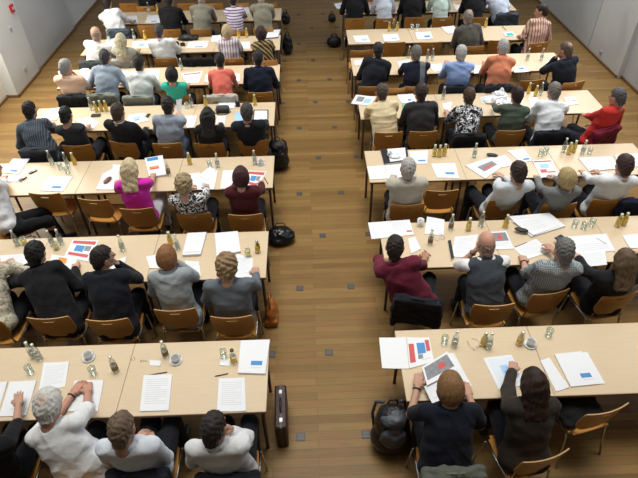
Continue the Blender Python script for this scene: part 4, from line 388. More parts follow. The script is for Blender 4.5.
 ['paper', 'paper', [[2.103, 7.684, 0.74], [2.273, 7.741, 0.74], [2.173, 7.419, 0.74], [2.099, 7.36, 0.74]], 0.004, [], 'white sheet left of the zigzag blouse, fourth right row', 'papers on the tables', 'paper'],
 ['leaflet', 'leaflet', [[2.745, 7.849, 0.74], [2.994, 7.938, 0.74], [2.95, 7.667, 0.74], [2.74, 7.646, 0.74]], 0.006, [(0.05, 0.1, 0.5, 0.8, 'lblue')], 'blue and white leaflet in the pile, fourth right row', 'papers on the tables', 'paper'],
 ['paper', 'paper', [[2.978, 8.118, 0.74], [3.197, 8.141, 0.74], [3.195, 7.856, 0.74], [2.947, 7.768, 0.74]], 0.02, [(0.5, 0.5, 0.65, 0.65, 'red')], 'white wrapping paper in the pile, fourth right row', 'papers on the tables', 'paper'],
 ['paper', 'paper', [[2.922, 7.736, 0.74], [3.195, 7.856, 0.74], [3.138, 7.556, 0.74], [2.881, 7.473, 0.74]], 0.006, [(0.2, 0.4, 0.4, 0.6, 'red')], 'white sheet below the pile, left of the green sweater, fourth right row', 'papers on the tables', 'paper'],
 ['paper', 'paper', [[3.488, 7.769, 0.74], [3.652, 7.828, 0.74], [3.591, 7.463, 0.74], [3.433, 7.408, 0.74]], 0.004, [(0.1, 0.1, 0.9, 0.9, 'pale')], 'pale blue sheet between green sweater and white T-shirt, fourth right row', 'papers on the tables', 'paper'],
 ['paper', 'paper', [[4.047, 7.77, 0.74], [4.231, 7.793, 0.74], [4.218, 7.557, 0.74], [4.025, 7.503, 0.74]], 0.004,
  [(0.12, 0.12, 0.88, 0.1443333333333333, 'print'), (0.12, 0.18083333333333332, 0.88, 0.20516666666666666, 'print'), (0.12, 0.24166666666666664, 0.88, 0.26599999999999996, 'print'), (0.12, 0.3025, 0.88, 0.3268333333333333, 'print'), (0.12, 0.3633333333333333, 0.63, 0.3876666666666666, 'print'), (0.12, 0.42416666666666664, 0.88, 0.44849999999999995, 'print'),
   (0.12, 0.485, 0.88, 0.5093333333333333, 'print'), (0.12, 0.5458333333333333, 0.88, 0.5701666666666666, 'print'), (0.12, 0.6066666666666667, 0.88, 0.631, 'print'), (0.12, 0.6675, 0.63, 0.6918333333333333, 'print'), (0.12, 0.7283333333333333, 0.88, 0.7526666666666666, 'print'), (0.12, 0.7891666666666666, 0.88, 0.8134999999999999, 'print')],
  'printed sheet right of the white T-shirt, fourth right row', 'papers on the tables', 'paper'],
 ['paper', 'paper', [[0.857, 9.414, 0.74], [1.042, 9.446, 0.74], [1.061, 9.27, 0.74], [0.858, 9.197, 0.74]], 0.004, [], 'white sheet at the aisle corner, fifth right row', 'papers on the tables', 'paper'],
 ['paper', 'paper', [[1.624, 9.319, 0.74], [1.869, 9.391, 0.74], [1.811, 9.135, 0.74], [1.641, 9.061, 0.74]], 0.004, [(0.3, 0.3, 0.7, 0.62, 'lblue'), (0.4, 0.62, 0.62, 0.72, 'blue'), (0.1, 0.78, 0.9, 0.808, 'print'), (0.1, 0.8500000000000001, 0.9, 0.8780000000000001, 'print')], 'sheet with blue print left of the navy pullover, fifth right row', 'papers on the tables', 'paper'],
 ['paper', 'paper', [[2.17, 9.154, 0.74], [2.389, 9.182, 0.74], [2.383, 8.888, 0.74], [2.203, 8.859, 0.74]], 0.004, [], 'white sheet before the raised hand, fifth right row', 'papers on the tables', 'paper'],
 ['paper', 'paper', [[2.949, 9.06, 0.74], [3.134, 9.09, 0.74], [3.049, 8.764, 0.74], [2.868, 8.735, 0.74]], 0.004, [], 'white sheet between blue and orange shirts, fifth right row', 'papers on the tables', 'paper'],
 ['paper', 'paper', [[3.619, 8.932, 0.74], [3.817, 9.003, 0.74], [3.842, 8.753, 0.74], [3.558, 8.731, 0.74]], 0.004, [(0.4, 0.2, 0.8, 0.5, 'blue')], 'sheet with blue mark right of the orange shirt, fifth right row', 'papers on the tables', 'paper'],
 ['paper', 'paper', [[4.256, 9.145, 0.74], [4.462, 9.218, 0.74], [4.39, 8.923, 0.74], [4.169, 8.896, 0.74]], 0.004, [], 'white sheet under the raised hand of the dark suit, fifth right row', 'papers on the tables', 'paper'],
 ['booklet', 'booklet', [[0.923, 10.616, 0.74], [1.221, 10.621, 0.74], [1.243, 10.259, 0.74], [0.963, 10.253, 0.74]], 0.005, [(0.5, 0.5, 0.85, 0.75, 'lblue')], 'white booklet nearest the aisle, sixth right row', 'papers on the tables', 'paper'],
 ['booklet', 'booklet', [[1.509, 10.627, 0.74], [1.821, 10.658, 0.74], [1.818, 10.294, 0.74], [1.514, 10.265, 0.74]], 0.005, [(0.5, 0.5, 0.85, 0.75, 'lblue')], 'white booklet second from the aisle, sixth right row', 'papers on the tables', 'paper'],
 ['booklet', 'booklet', [[2.174, 10.686, 0.74], [2.489, 10.717, 0.74], [2.469, 10.35, 0.74], [2.162, 10.321, 0.74]], 0.005, [(0.5, 0.5, 0.85, 0.75, 'blue')], 'white booklet third from the aisle, sixth right row', 'papers on the tables', 'paper'],
 ['paper', 'paper', [[2.745, 10.946, 0.74], [3.024, 11.01, 0.74], [3.011, 10.68, 0.74], [2.806, 10.561, 0.74]], 0.005,
  [(0.12, 0.12, 0.88, 0.1443333333333333, 'print'), (0.12, 0.18083333333333332, 0.88, 0.20516666666666666, 'print'), (0.12, 0.24166666666666664, 0.88, 0.26599999999999996, 'print'), (0.12, 0.3025, 0.88, 0.3268333333333333, 'print'), (0.12, 0.3633333333333333, 0.63, 0.3876666666666666, 'print'), (0.12, 0.42416666666666664, 0.88, 0.44849999999999995, 'print'),
   (0.12, 0.485, 0.88, 0.5093333333333333, 'print'), (0.12, 0.5458333333333333, 0.88, 0.5701666666666666, 'print'), (0.12, 0.6066666666666667, 0.88, 0.631, 'print'), (0.12, 0.6675, 0.63, 0.6918333333333333, 'print'), (0.12, 0.7283333333333333, 0.88, 0.7526666666666666, 'print'), (0.12, 0.7891666666666666, 0.88, 0.8134999999999999, 'print')],
  'white sheet before the grey-green jacket, sixth right row', 'papers on the tables', 'paper'],
 ['leaflet', 'leaflet', [[3.897, 10.563, 0.74], [4.088, 10.602, 0.74], [4.102, 10.39, 0.74], [3.895, 10.353, 0.74]], 0.004, [(0.2, 0.2, 0.9, 0.9, 'teal')], 'teal and white leaflet, sixth right row', 'papers on the tables', 'paper'],
 ['paper', 'paper', [[0.656, 12.554, 0.74], [0.934, 12.669, 0.74], [0.907, 12.266, 0.74], [0.705, 12.216, 0.74]], 0.006, [(0.3, 0.3, 0.7, 0.7, 'print')], 'white sheet overhanging the table corner, seventh right row', 'papers on the tables', 'paper'],
 ['folder', 'folder', [[1.497, 12.624, 0.74], [1.594, 12.686, 0.74], [1.542, 12.416, 0.74], [1.454, 12.423, 0.74]], 0.006, [(0, 0, 1, 1, 'pink')], 'pink folder left of the pale blue blouse, seventh right row', 'papers on the tables', 'paper'],
 ['paper', 'paper', [[3.295, 12.346, 0.74], [3.7, 12.45, 0.74], [3.611, 11.992, 0.74], [3.275, 11.954, 0.74]], 0.006, [(0.1, 0.0, 0.9, 0.2, 'orange')], 'white sheet between mint blouse and black jacket, seventh right row', 'papers on the tables', 'paper']]
BOTTLES = [[[-2.568, 3.057], 'water', 'clear bottle, left one of the pair at the left, nearest left row'], [[-2.505, 3.032], 'water', 'clear bottle, right one of the pair at the left, nearest left row'], [[-1.777, 2.873], 'half', 'clear bottle with dark label behind the folded arms, nearest left row'], [[-1.361, 3.017], 'half', 'clear bottle with yellow label beside the cup, nearest left row'],
 [[-0.736, 2.926], 'mini', 'small bottle beside the thick booklet, nearest left row'], [[-3.321, 4.623], 'water', 'clear bottle left of the black suit, second left row'], [[-2.921, 4.604], 'water', 'clear bottle behind the magazine, left one, second left row'], [[-2.825, 4.616], 'water', 'clear bottle behind the magazine, right one, second left row'],
 [[-2.106, 4.482], 'water', 'clear bottle beside the hand at the brow, second left row'], [[-1.587, 4.558], 'juice', 'yellow juice bottle behind the grey blazer, second left row'], [[-1.494, 4.47], 'water', 'clear bottle right of the grey blazer, second left row'], [[-0.601, 4.379], 'juice', 'yellow juice bottle with dark cap at the aisle, second left row'],
 [[-3.5, 6.28], 'water', 'clear bottle before the plywood chair, third left row'], [[-3.269, 6.223], 'water', 'clear bottle left of the yellow one, third left row'], [[-3.189, 6.267], 'juice', 'yellow juice bottle, third left row, left half'], [[-1.856, 5.934], 'half', 'small clear bottle right of the magenta top, third left row'],
 [[-1.617, 6.183], 'juice', 'yellow juice bottle behind the flowered blouse, third left row'], [[-1.23, 6.09], 'water', 'clear bottle between flowered blouse and cardigan, third left row'], [[-0.737, 6.136], 'water', 'clear bottle at the aisle, third left row'], [[-3.303, 7.743], 'juice', 'yellow juice bottle, left of three, fourth left row'],
 [[-3.233, 7.771], 'juice', 'yellow juice bottle, middle of three, fourth left row'], [[-3.153, 7.767], 'juice', 'yellow juice bottle, right of three, fourth left row'], [[-3.401, 7.814], 'water', 'clear bottle beside three yellow bottles, fourth left row'], [[-1.831, 7.82], 'water', 'clear bottle right of the grey shirt, fourth left row'],
 [[-1.613, 7.84], 'juice', 'yellow juice bottle behind the black long-sleeved top, fourth left row'], [[-0.837, 7.827], 'juice', 'yellow juice bottle by the notebook, fourth left row'], [[-2.215, 9.229], 'water', 'clear bottle behind the turquoise top, fifth left row'], [[-3.891, 10.72], 'water', 'clear bottle beside the grey knitted top, sixth left row'],
 [[-3.389, 10.72], 'water', 'clear bottle left of the yellow bottle, sixth left row'], [[-3.175, 10.72], 'juice', 'yellow juice bottle left of the white shirt, sixth left row'], [[-1.322, 10.67], 'juice', 'yellow juice bottle, left of two, sixth left row'], [[-1.167, 10.712], 'juice', 'yellow juice bottle, right of two, sixth left row'],
 [[-3.433, 12.32], 'water', 'clear bottle left of the yellow bottle, seventh left row'], [[-3.228, 12.259], 'juice', 'yellow juice bottle left of the black jacket, seventh left row'], [[1.267, 3.019], 'water', 'clear bottle behind the newspaper reader, nearest right row'], [[1.533, 3.02], 'juice', 'amber bottle left of the pair, nearest right row'],
 [[1.57, 2.984], 'water', 'clear bottle right of the amber one, nearest right row'], [[1.864, 3.017], 'juice', 'yellow juice bottle beside the white cup, nearest right row'], [[1.588, 4.665], 'half', 'clear bottle with amber drink, second right row'], [[1.783, 4.638], 'juice', 'yellow juice bottle behind the waistcoat, left one, second right row'],
 [[1.943, 4.702], 'water', 'clear bottle between two yellow bottles, second right row'], [[2.218, 4.671], 'juice', 'yellow juice bottle left of the thick pile, second right row'], [[1.307, 4.42], 'half', 'clear tumbler-like bottle by the maroon shirt, second right row'], [[3.494, 4.626], 'juice', 'yellow juice bottle, left of two at the right, second right row'],
 [[3.57, 4.641], 'juice', 'yellow juice bottle, right of two at the right, second right row'], [[1.693, 6.202], 'juice', 'yellow juice bottle, left of three, third right row'], [[1.758, 6.186], 'juice', 'yellow juice bottle, middle of three, third right row'], [[1.831, 6.207], 'juice', 'yellow juice bottle, right of three, third right row'],
 [[2.227, 6.148], 'water', 'clear bottle left of the sunglasses, third right row'], [[3.462, 6.207], 'water', 'clear bottle left of the yellow ones, third right row'], [[3.511, 6.153], 'juice', 'yellow juice bottle, left of two, third right row'], [[3.597, 6.199], 'juice', 'yellow juice bottle, right of two, third right row'],
 [[3.698, 6.143], 'water', 'clear bottle right of the yellow ones, third right row'], [[2.153, 7.851], 'water', 'clear bottle left of the zigzag blouse, fourth right row'], [[3.555, 7.97], 'juice', 'yellow juice bottle right of the green sweater, fourth right row'], [[3.632, 7.864], 'juice', 'yellow juice bottle left of the white T-shirt, fourth right row'],
 [[3.722, 7.894], 'water', 'clear bottle behind the white T-shirt, fourth right row'], [[1.861, 9.5], 'half', 'clear bottle left of the navy pullover, fifth right row'], [[2.166, 9.327], 'water', 'clear bottle, left of two, fifth right row'], [[2.263, 9.365], 'water', 'clear bottle, right of two, fifth right row'],
 [[3.951, 9.252], 'water', 'clear bottle right of the orange shirt, fifth right row'], [[4.198, 9.236], 'water', 'clear bottle left of the raised hand, fifth right row'], [[1.674, 10.831], 'juice', 'yellow juice bottle, left of three, sixth right row'], [[1.761, 10.879], 'half', 'brown bottle, middle of three, sixth right row'],
 [[1.833, 10.819], 'juice', 'yellow juice bottle, right of three, sixth right row'], [[3.635, 10.9], 'juice', 'yellow juice bottle right of the grey-green jacket, sixth right row']]
CUPS = [[[-2.06, 3.024], 'cup', 'white cup left of the dark-labelled bottle, nearest left row'], [[-1.261, 2.958], 'cup', 'white cup beside the yellow-labelled bottle, nearest left row'], [[-2.531, 2.883], 'glass', 'clear glass left of the curled sheet, nearest left row'], [[-1.965, 2.849], 'glass', 'clear glass behind the clasped hands, nearest left row'],
 [[-0.832, 2.984], 'glass', 'clear glass on a white slip, nearest left row'], [[-3.247, 4.636], 'juiceglass', 'glass with yellow juice left of the black suit, second left row'], [[-2.853, 4.534], 'juiceglass', 'glass with orange juice behind the black suit, second left row'], [[-0.706, 4.319], 'juiceglass', 'glass with yellow juice before the dark grey shirt, second left row'],
 [[-3.341, 6.154], 'glass', 'clear glass between two clear bottles, third left row'], [[-3.215, 6.053], 'glass', 'clear glass below the yellow bottle, third left row'], [[-1.337, 6.095], 'glass', 'clear glass left of the clear bottle, third left row'], [[-0.656, 6.131], 'cup', 'white cup at the aisle, third left row'],
 [[-1.105, 7.81], 'darkcup', 'dark mug left of the black suit, fourth left row'], [[-1.905, 7.791], 'glass', 'clear glass right of the held card, fourth left row'], [[1.183, 3.057], 'glass', 'clear glass right of the folder picture, nearest right row'], [[1.961, 3.002], 'cup', 'white cup beside the yellow bottle, nearest right row'],
 [[2.16, 3.097], 'glass', 'clear glass right of the white cup, nearest right row'], [[1.253, 4.75], 'mug', 'white mug beside the overhanging folder, second right row'], [[3.001, 4.633], 'glass', 'clear glass, left of three, second right row'], [[3.088, 4.593], 'glass', 'clear glass, middle of three, second right row'], [[3.2, 4.641], 'glass', 'clear glass, right of three, second right row'],
 [[3.118, 6.125], 'glass', 'clear glass, left of two, third right row'], [[3.202, 6.17], 'glass', 'clear glass, right of two, third right row'], [[3.792, 6.138], 'glass', 'clear glass right of the clear bottle, third right row'], [[2.149, 10.9], 'glass', 'clear glass, left of two, sixth right row'], [[2.258, 10.9], 'glass', 'clear glass, right of two, sixth right row']]
MISC = [['seatjacket', [2.255, 2.516], 14, 'black jacket lying folded on the empty chair seat, nearest right row'], ['pen', [-1.505, 2.806, 0.745], [-1.319, 2.84, 0.745], (0.02, 0.02, 0.02), 'dark pen along the stack of sheets, nearest left row'], ['pen', [-0.897, 2.776, 0.745], [-0.777, 2.802, 0.745], (0.02, 0.02, 0.02), 'dark pen above the printed sheet, nearest left row'],
 ['pen', [-0.601, 5.815, 0.745], [-0.542, 5.656, 0.745], (0.02, 0.02, 0.02), 'dark pen right of the magazine, third left row'], ['pen', [3.166, 4.427, 0.745], [3.234, 4.323, 0.745], (0.25, 0.25, 0.25), 'grey pen on the large sheet, second right row'], ['pen', [2.212, 4.314, 0.745], [2.38, 4.389, 0.745], (0.02, 0.02, 0.02), 'black pen on the form of the checked shirt, second right row'],
 ['pen', [1.222, 4.32, 0.745], [1.28, 4.221, 0.745], (0.02, 0.02, 0.02), 'dark pen in the hand of the maroon shirt, second right row'], ['pen', [4.128, 7.653, 0.745], [4.227, 7.664, 0.745], (0.02, 0.02, 0.02), 'dark pen right of the white T-shirt, fourth right row'], ['pen', [3.981, 10.926, 0.745], [3.997, 10.703, 0.745], (0.02, 0.02, 0.02), 'dark pen left of the teal leaflet, sixth right row'],
 ['pen', [1.237, 2.613, 0.745], [1.316, 2.62, 0.745], (0.3, 0.03, 0.02), 'red pen by the newspaper reader, nearest right row'], ['key', [-1.55, 2.97, 0.74], 'small metal key beside the white slip, nearest left row'], ['ring', [-1.655, 2.997, 0.74], 'small metal ring left of the key, nearest left row'],
 ['glasses', [1.479, 2.988, 0.74], 30, 'folded spectacles left of the amber bottle, nearest right row'], ['glasses', [1.431, 4.482, 0.74], 10, 'folded spectacles between maroon shirt and waistcoat, second right row'], ['sunglasses', [2.364, 4.564, 0.764], -20, 'dark glasses case lying on the thick pile, second right row'],
 ['sunglasses', [2.472, 6.152, 0.745], -18, 'black glasses case behind the reaching white sweater, third right row'], ['spectcase', [-2.627, 5.832, 0.744], 70, 'brown oval spectacle case on the white sheet, third left row'], ['phone', [-3.695, 6.101, 0.74], 50, 'black mobile phone left of the booklet, third left row'],
 ['phone', [-3.764, 5.937, 0.744], 60, 'black mobile phone on the white slip, third left row'], ['phone', [-2.471, 7.565, 0.74], 80, 'black mobile phone right of the blue print, fourth left row'], ['pad', [-3.282, 7.613, 0.74], 'flat black case before the yellow bottles, fourth left row'], ['camerabag', [-1.322, 7.626, 0.74], 'small black camera bag on the table, fourth left row'],
 ['camera', [-2.499, 10.394, 0.74], 'black camera beside the white shirt, sixth left row'], ['camera', [-2.374, 10.336, 0.74], 'second small black camera beside the coat, sixth left row'], ['tablebag', [-2.312, 10.688, 0.74], 'flat black bag lying on the far table edge, sixth left row'], ['cloth', [1.144, 6.193, 0.763], 'crumpled white tissue on the black binder, third right row'],
 ['phone', [2.72, 4.386, 0.8], 30, 'black phone held by the checked shirt, second right row'], ['cloth', [2.845, 7.701, 0.752], 'crumpled white tissue, left one beside the leaflet pile, fourth right row'], ['cloth', [3.067, 7.928, 0.768], 'crumpled white tissue on top of the leaflet pile, fourth right row'],
 ['cloth', [3.115, 7.651, 0.752], 'crumpled white tissue nearest the green sweater, fourth right row'], ['briefcase', [-0.338, 2.715, 0.36], 'dark brown leather briefcase standing in the aisle beside the nearest left row'], ['rucksack', [0.653, 2.476, 0.0], 'grey and black rucksack on the floor by the nearest right row', 1.0, 'grey'],
 ['bag', [-0.417, 5.412, 0.0], 'shiny black bag on the aisle floor behind the dark red cardigan', 0.2, 0.19], ['rucksack', [-0.488, 7.136, 0.0], 'black rucksack beside the chair at the aisle, fourth left row', 1.0, 'black'], ['orangebag', [-0.489, 4.059, 0.0], 'orange brown leather bag under the table end, second left row'],
 ['bag', [-0.404, 11.627, 0.0], 'black bag standing in the aisle by the sixth left row', 0.12, 0.42], ['bag', [-0.478, 13.481, 0.0], 'dark bag in the aisle by the seventh left row', 0.11, 0.28], ['bag', [0.631, 12.009, 0.0], 'black bag on the aisle floor by the sixth right row', 0.17, 0.22], ['bag', [0.66, 13.535, 0.0], 'small dark bag at the aisle, seventh right row', 0.1, 0.2],
 ['bag', [-2.103, 5.386, 0.3], 'black shoulder bag beside the chair of the magenta top', 0.15, 0.46]]

R = math.radians
# ------------------------------------------------------------------ materials
_mc = {}
def _new(name):
    m = bpy.data.materials.new(name); m.use_nodes = True
    nt = m.node_tree; b = nt.nodes['Principled BSDF']
    return m, nt, b
def rgba(c): return (c[0], c[1], c[2], 1)
def simple(name, col, rough=.5, metal=0, noise=0, nscale=30, bump=0, bscale=60, spec=.5, trans=0, ior=1.45):
    key = (name, col, rough)
    if key in _mc: return _mc[key]
    m, nt, b = _new(name)
    b.inputs['Base Color'].default_value = rgba(col); b.inputs['Roughness'].default_value = rough
    b.inputs['Metallic'].default_value = metal; b.inputs['Specular IOR Level'].default_value = spec
    b.inputs['Transmission Weight'].default_value = trans; b.inputs['IOR'].default_value = ior
    if noise or bump:
        tc = nt.nodes.new('ShaderNodeTexCoord')
        n = nt.nodes.new('ShaderNodeTexNoise'); n.inputs['Scale'].default_value = nscale; n.inputs['Detail'].default_value = 3
        nt.links.new(tc.outputs['Object'], n.inputs['Vector'])
        if noise:
            mx = nt.nodes.new('ShaderNodeMix'); mx.data_type = 'RGBA'
            mx.inputs[6].default_value = rgba([max(0, v*(1-noise)) for v in col]); mx.inputs[7].default_value = rgba([min(1, v*(1+noise)) for v in col])
            nt.links.new(n.outputs['Fac'], mx.inputs[0]); nt.links.new(mx.outputs[2], b.inputs['Base Color'])
        if bump:
            n2 = nt.nodes.new('ShaderNodeTexNoise'); n2.inputs['Scale'].default_value = bscale; n2.inputs['Detail'].default_value = 3
            nt.links.new(tc.outputs['Object'], n2.inputs['Vector'])
            bp = nt.nodes.new('ShaderNodeBump'); bp.inputs['Strength'].default_value = bump; bp.inputs['Distance'].default_value = .02
            nt.links.new(n2.outputs['Fac'], bp.inputs['Height']); nt.links.new(bp.outputs['Normal'], b.inputs['Normal'])
    _mc[key] = m; return m
def wood(name, c1, c2, scale, rough=.4, spec=.4, axis='X', coord='Object'):
    key = (name,)
    if key in _mc: return _mc[key]
    m, nt, b = _new(name)
    tc = nt.nodes.new('ShaderNodeTexCoord'); mp = nt.nodes.new('ShaderNodeMapping')
    mp.inputs['Scale'].default_value = (1.5, 14, 14) if axis == 'X' else (14, 1.5, 3)
    n = nt.nodes.new('ShaderNodeTexNoise'); n.inputs['Scale'].default_value = scale; n.inputs['Detail'].default_value = 5
    mx = nt.nodes.new('ShaderNodeMix'); mx.data_type = 'RGBA'; mx.inputs[6].default_value = rgba(c1); mx.inputs[7].default_value = rgba(c2)
    nt.links.new(tc.outputs[coord], mp.inputs['Vector']); nt.links.new(mp.outputs[0], n.inputs['Vector'])
    nt.links.new(n.outputs['Fac'], mx.inputs[0]); nt.links.new(mx.outputs[2], b.inputs['Base Color'])
    b.inputs['Roughness'].default_value = rough; b.inputs['Specular IOR Level'].default_value = spec
    _mc[key] = m; return m
def cloth(col, pat=None, c2=None, ps=24):
    key = ('cloth', tuple(col), pat, tuple(c2) if c2 else None, ps)
    if key in _mc: return _mc[key]
    m, nt, b = _new('cloth'); N = nt.nodes.new; K = nt.links.new
    b.inputs['Roughness'].default_value = .85; b.inputs['Specular IOR Level'].default_value = .15
    b.inputs['Sheen Weight'].default_value = .05
    tc = N('ShaderNodeTexCoord')
    nz = N('ShaderNodeTexNoise'); nz.inputs['Scale'].default_value = 9; nz.inputs['Detail'].default_value = 4
    K(tc.outputs['Object'], nz.inputs['Vector'])
    bp = N('ShaderNodeBump'); bp.inputs['Strength'].default_value = .55; bp.inputs['Distance'].default_value = .03
    K(nz.outputs['Fac'], bp.inputs['Height']); K(bp.outputs['Normal'], b.inputs['Normal'])
    def mix(f, a, bb):
        mx = N('ShaderNodeMix'); mx.data_type = 'RGBA'; K(f, mx.inputs[0])
        for i, v in ((6, a), (7, bb)):
            if hasattr(v, 'links'): K(v, mx.inputs[i])
            else: mx.inputs[i].default_value = rgba(v)
        return mx.outputs[2]
    def gt(s, v):
        g = N('ShaderNodeMath'); g.operation = 'GREATER_THAN'; K(s, g.inputs[0]); g.inputs[1].default_value = v; return g.outputs[0]
    if pat is None:
        n2 = N('ShaderNodeTexNoise'); n2.inputs['Scale'].default_value = 150; K(tc.outputs['Object'], n2.inputs['Vector'])
        out = mix(n2.outputs['Fac'], [v*.88 for v in col], [min(1, v*1.12) for v in col])
    elif pat == 'floral':
        mp = N('ShaderNodeMapping'); mp.inputs['Scale'].default_value = (1, 1, .8); K(tc.outputs['Object'], mp.inputs['Vector'])
        v = N('ShaderNodeTexNoise'); v.inputs['Scale'].default_value = ps if ps else 24; v.inputs['Detail'].default_value = 1.5; v.inputs['Distortion'].default_value = 1.6
        K(mp.outputs[0], v.inputs['Vector'])
        out = mix(gt(v.outputs['Fac'], .53), col, c2)
    elif pat in ('vstripe', 'hstripe', 'dstripe'):
        w = N('ShaderNodeTexWave'); w.wave_type = 'BANDS'; w.bands_direction = {'vstripe': 'X', 'hstripe': 'Z', 'dstripe': 'DIAGONAL'}[pat]
        w.inputs['Scale'].default_value = ps*.5; w.inputs['Distortion'].default_value = .6
        K(tc.outputs['Object'], w.inputs['Vector']); out = mix(gt(w.outputs['Fac'], .62), col, c2)
    elif pat == 'check':
        ws = []
        for d in 'XZ':
            w = N('ShaderNodeTexWave'); w.bands_direction = d; w.inputs['Scale'].default_value = ps*.6; K(tc.outputs['Object'], w.inputs['Vector']); ws.append(gt(w.outputs['Fac'], .72))
        mm = N('ShaderNodeMath'); mm.operation = 'MAXIMUM'; K(ws[0], mm.inputs[0]); K(ws[1], mm.inputs[1]); out = mix(mm.outputs[0], col, c2)
    elif pat == 'panel':
        sx = N('ShaderNodeSeparateXYZ'); K(tc.outputs['Object'], sx.inputs[0])
        a = gt(sx.outputs[0], .05); l = N('ShaderNodeMath'); l.operation = 'LESS_THAN'; K(sx.outputs[0], l.inputs[0]); l.inputs[1].default_value = .14
        mm = N('ShaderNodeMath'); mm.operation = 'MULTIPLY'; K(a, mm.inputs[0]); K(l.outputs[0], mm.inputs[1])
        yy = N('ShaderNodeMath'); yy.operation = 'LESS_THAN'; K(sx.outputs[1], yy.inputs[0]); yy.inputs[1].default_value = .05
        m3 = N('ShaderNodeMath'); m3.operation = 'MULTIPLY'; K(mm.outputs[0], m3.inputs[0]); K(yy.outputs[0], m3.inputs[1]); out = mix(m3.outputs[0], col, c2)
    K(out, b.inputs['Base Color']); _mc[key] = m; return m
def hairmat(col, spot=None):
    key = ('hair', tuple(col), spot is not None)
    if key in _mc: return _mc[key]
    m, nt, b = _new('hair'); N = nt.nodes.new; K = nt.links.new
    tc = N('ShaderNodeTexCoord'); mp = N('ShaderNodeMapping'); mp.inputs['Scale'].default_value = (1, 1, .22); K(tc.outputs['Object'], mp.inputs['Vector'])
    n = N('ShaderNodeTexNoise'); n.inputs['Scale'].default_value = 70; n.inputs['Detail'].default_value = 4; n.inputs['Distortion'].default_value = .8; K(mp.outputs[0], n.inputs['Vector'])
    mx = N('ShaderNodeMix'); mx.data_type = 'RGBA'; mx.inputs[6].default_value = rgba([v*.4 for v in col]); mx.inputs[7].default_value = rgba([min(1, v*1.6) for v in col])
    K(n.outputs['Fac'], mx.inputs[0]); out = mx.outputs[2]
    if spot is not None:      # thinning crown: scalp shows through the hair
        vd = N('ShaderNodeVectorMath'); vd.operation = 'DISTANCE'; K(tc.outputs['Object'], vd.inputs[0]); vd.inputs[1].default_value = tuple(spot)
        ad = N('ShaderNodeMath'); ad.operation = 'MULTIPLY_ADD'; K(n.outputs['Fac'], ad.inputs[0]); ad.inputs[1].default_value = .03; K(vd.outputs['Value'], ad.inputs[2])
        mr = N('ShaderNodeMapRange'); mr.inputs['From Min'].default_value = .03; mr.inputs['From Max'].default_value = .075; mr.inputs['To Min'].default_value = .75; mr.inputs['To Max'].default_value = 0; K(ad.outputs[0], mr.inputs['Value'])
        m2 = N('ShaderNodeMix'); m2.data_type = 'RGBA'; K(mr.outputs[0], m2.inputs[0]); K(out, m2.inputs[6]); m2.inputs[7].default_value = (.50, .30, .23, 1); out = m2.outputs[2]
    K(out, b.inputs['Base Color'])
    bp = N('ShaderNodeBump'); bp.inputs['Strength'].default_value = .7; bp.inputs['Distance'].default_value = .01; K(n.outputs['Fac'], bp.inputs['Height']); K(bp.outputs['Normal'], b.inputs['Normal'])
    b.inputs['Roughness'].default_value = .55; b.inputs['Specular IOR Level'].default_value = .3
    _mc[key] = m; return m
def glassmat(name, tint, gloss=.12):
    key = (name, 'g')
    if key in _mc: return _mc[key]
    m, nt, b = _new(name); N = nt.nodes.new; K = nt.links.new
    nt.nodes.remove(b); o = nt.nodes['Material Output']
    t = N('ShaderNodeBsdfTransparent'); t.inputs[0].default_value = rgba(tint)
    g = N('ShaderNodeBsdfGlossy'); g.inputs['Roughness'].default_value = .08; g.inputs[0].default_value = (.9, .95, .95, 1)
    lw = N('ShaderNodeLayerWeight'); lw.inputs['Blend'].default_value = .35
    ad = N('ShaderNodeMath'); ad.operation = 'MULTIPLY_ADD'; K(lw.outputs['Facing'], ad.inputs[0]); ad.inputs[1].default_value = .55; ad.inputs[2].default_value = gloss
    mx = N('ShaderNodeMixShader'); K(ad.outputs[0], mx.inputs[0]); K(t.outputs[0], mx.inputs[1]); K(g.outputs[0], mx.inputs[2]); K(mx.outputs[0], o.inputs[0])
    _mc[key] = m; return m
M = {}
M['beech'] = wood('beech', (.60, .47, .31), (.66, .53, .365), 3.0, .34, .42)
M['beech_edge'] = simple('beech_edge', (.22, .13, .07), .5)
M['ply'] = wood('plywood', (.43, .185, .036), (.55, .262, .062), 2.4, .33, .45)
M['ply_edge'] = simple('ply_edge', (.50, .30, .13), .45)
M['bronze'] = simple('brown_steel', (.085, .048, .03), .45, .3)
M['chrome'] = simple('chrome', (.55, .55, .56), .22, 1)
M['paper'] = simple('paper', (.75, .77, .80), .7, spec=.2)
M['pale'] = simple('pale_print', (.66, .72, .80), .7)
M['print'] = simple('grey_print', (.62, .64, .67), .7)
M['blue'] = simple('blue_print', (.06, .25, .55), .6)
M['lblue'] = simple('light_blue_print', (.35, .55, .80), .6)
M['red'] = simple('red_print', (.55, .09, .09), .6)
M['grey'] = simple('grey_photo_print', (.22, .23, .25), .6, noise=.5, nscale=40)
M['orange'] = simple('orange_print', (.75, .28, .05), .6)
M['green'] = simple('green_print', (.10, .40, .22), .6)
M['teal'] = simple('teal_print', (.05, .42, .40), .6)
M['pink'] = simple('pink_print', (.65, .06, .18), .6)
M['black'] = simple('black_card', (.012, .013, .016), .5)
M['porcelain'] = simple('porcelain', (.80, .82, .84), .18)
M['coffee'] = simple('coffee', (.25, .24, .22), .15)
M['glass'] = glassmat('clear_glass', (.90, .94, .93))
M['juice'] = simple('yellow_juice', (.80, .50, .01), .25, spec=.6)
M['cap'] = simple('bottle_cap', (.62, .60, .50), .35, .4)
M['darkcap'] = simple('dark_bottle_cap', (.05, .04, .03), .4)
M['label'] = simple('bottle_label', (.80, .55, .05), .6)
M['wlabel'] = simple('pale_bottle_label', (.55, .58, .52), .6)
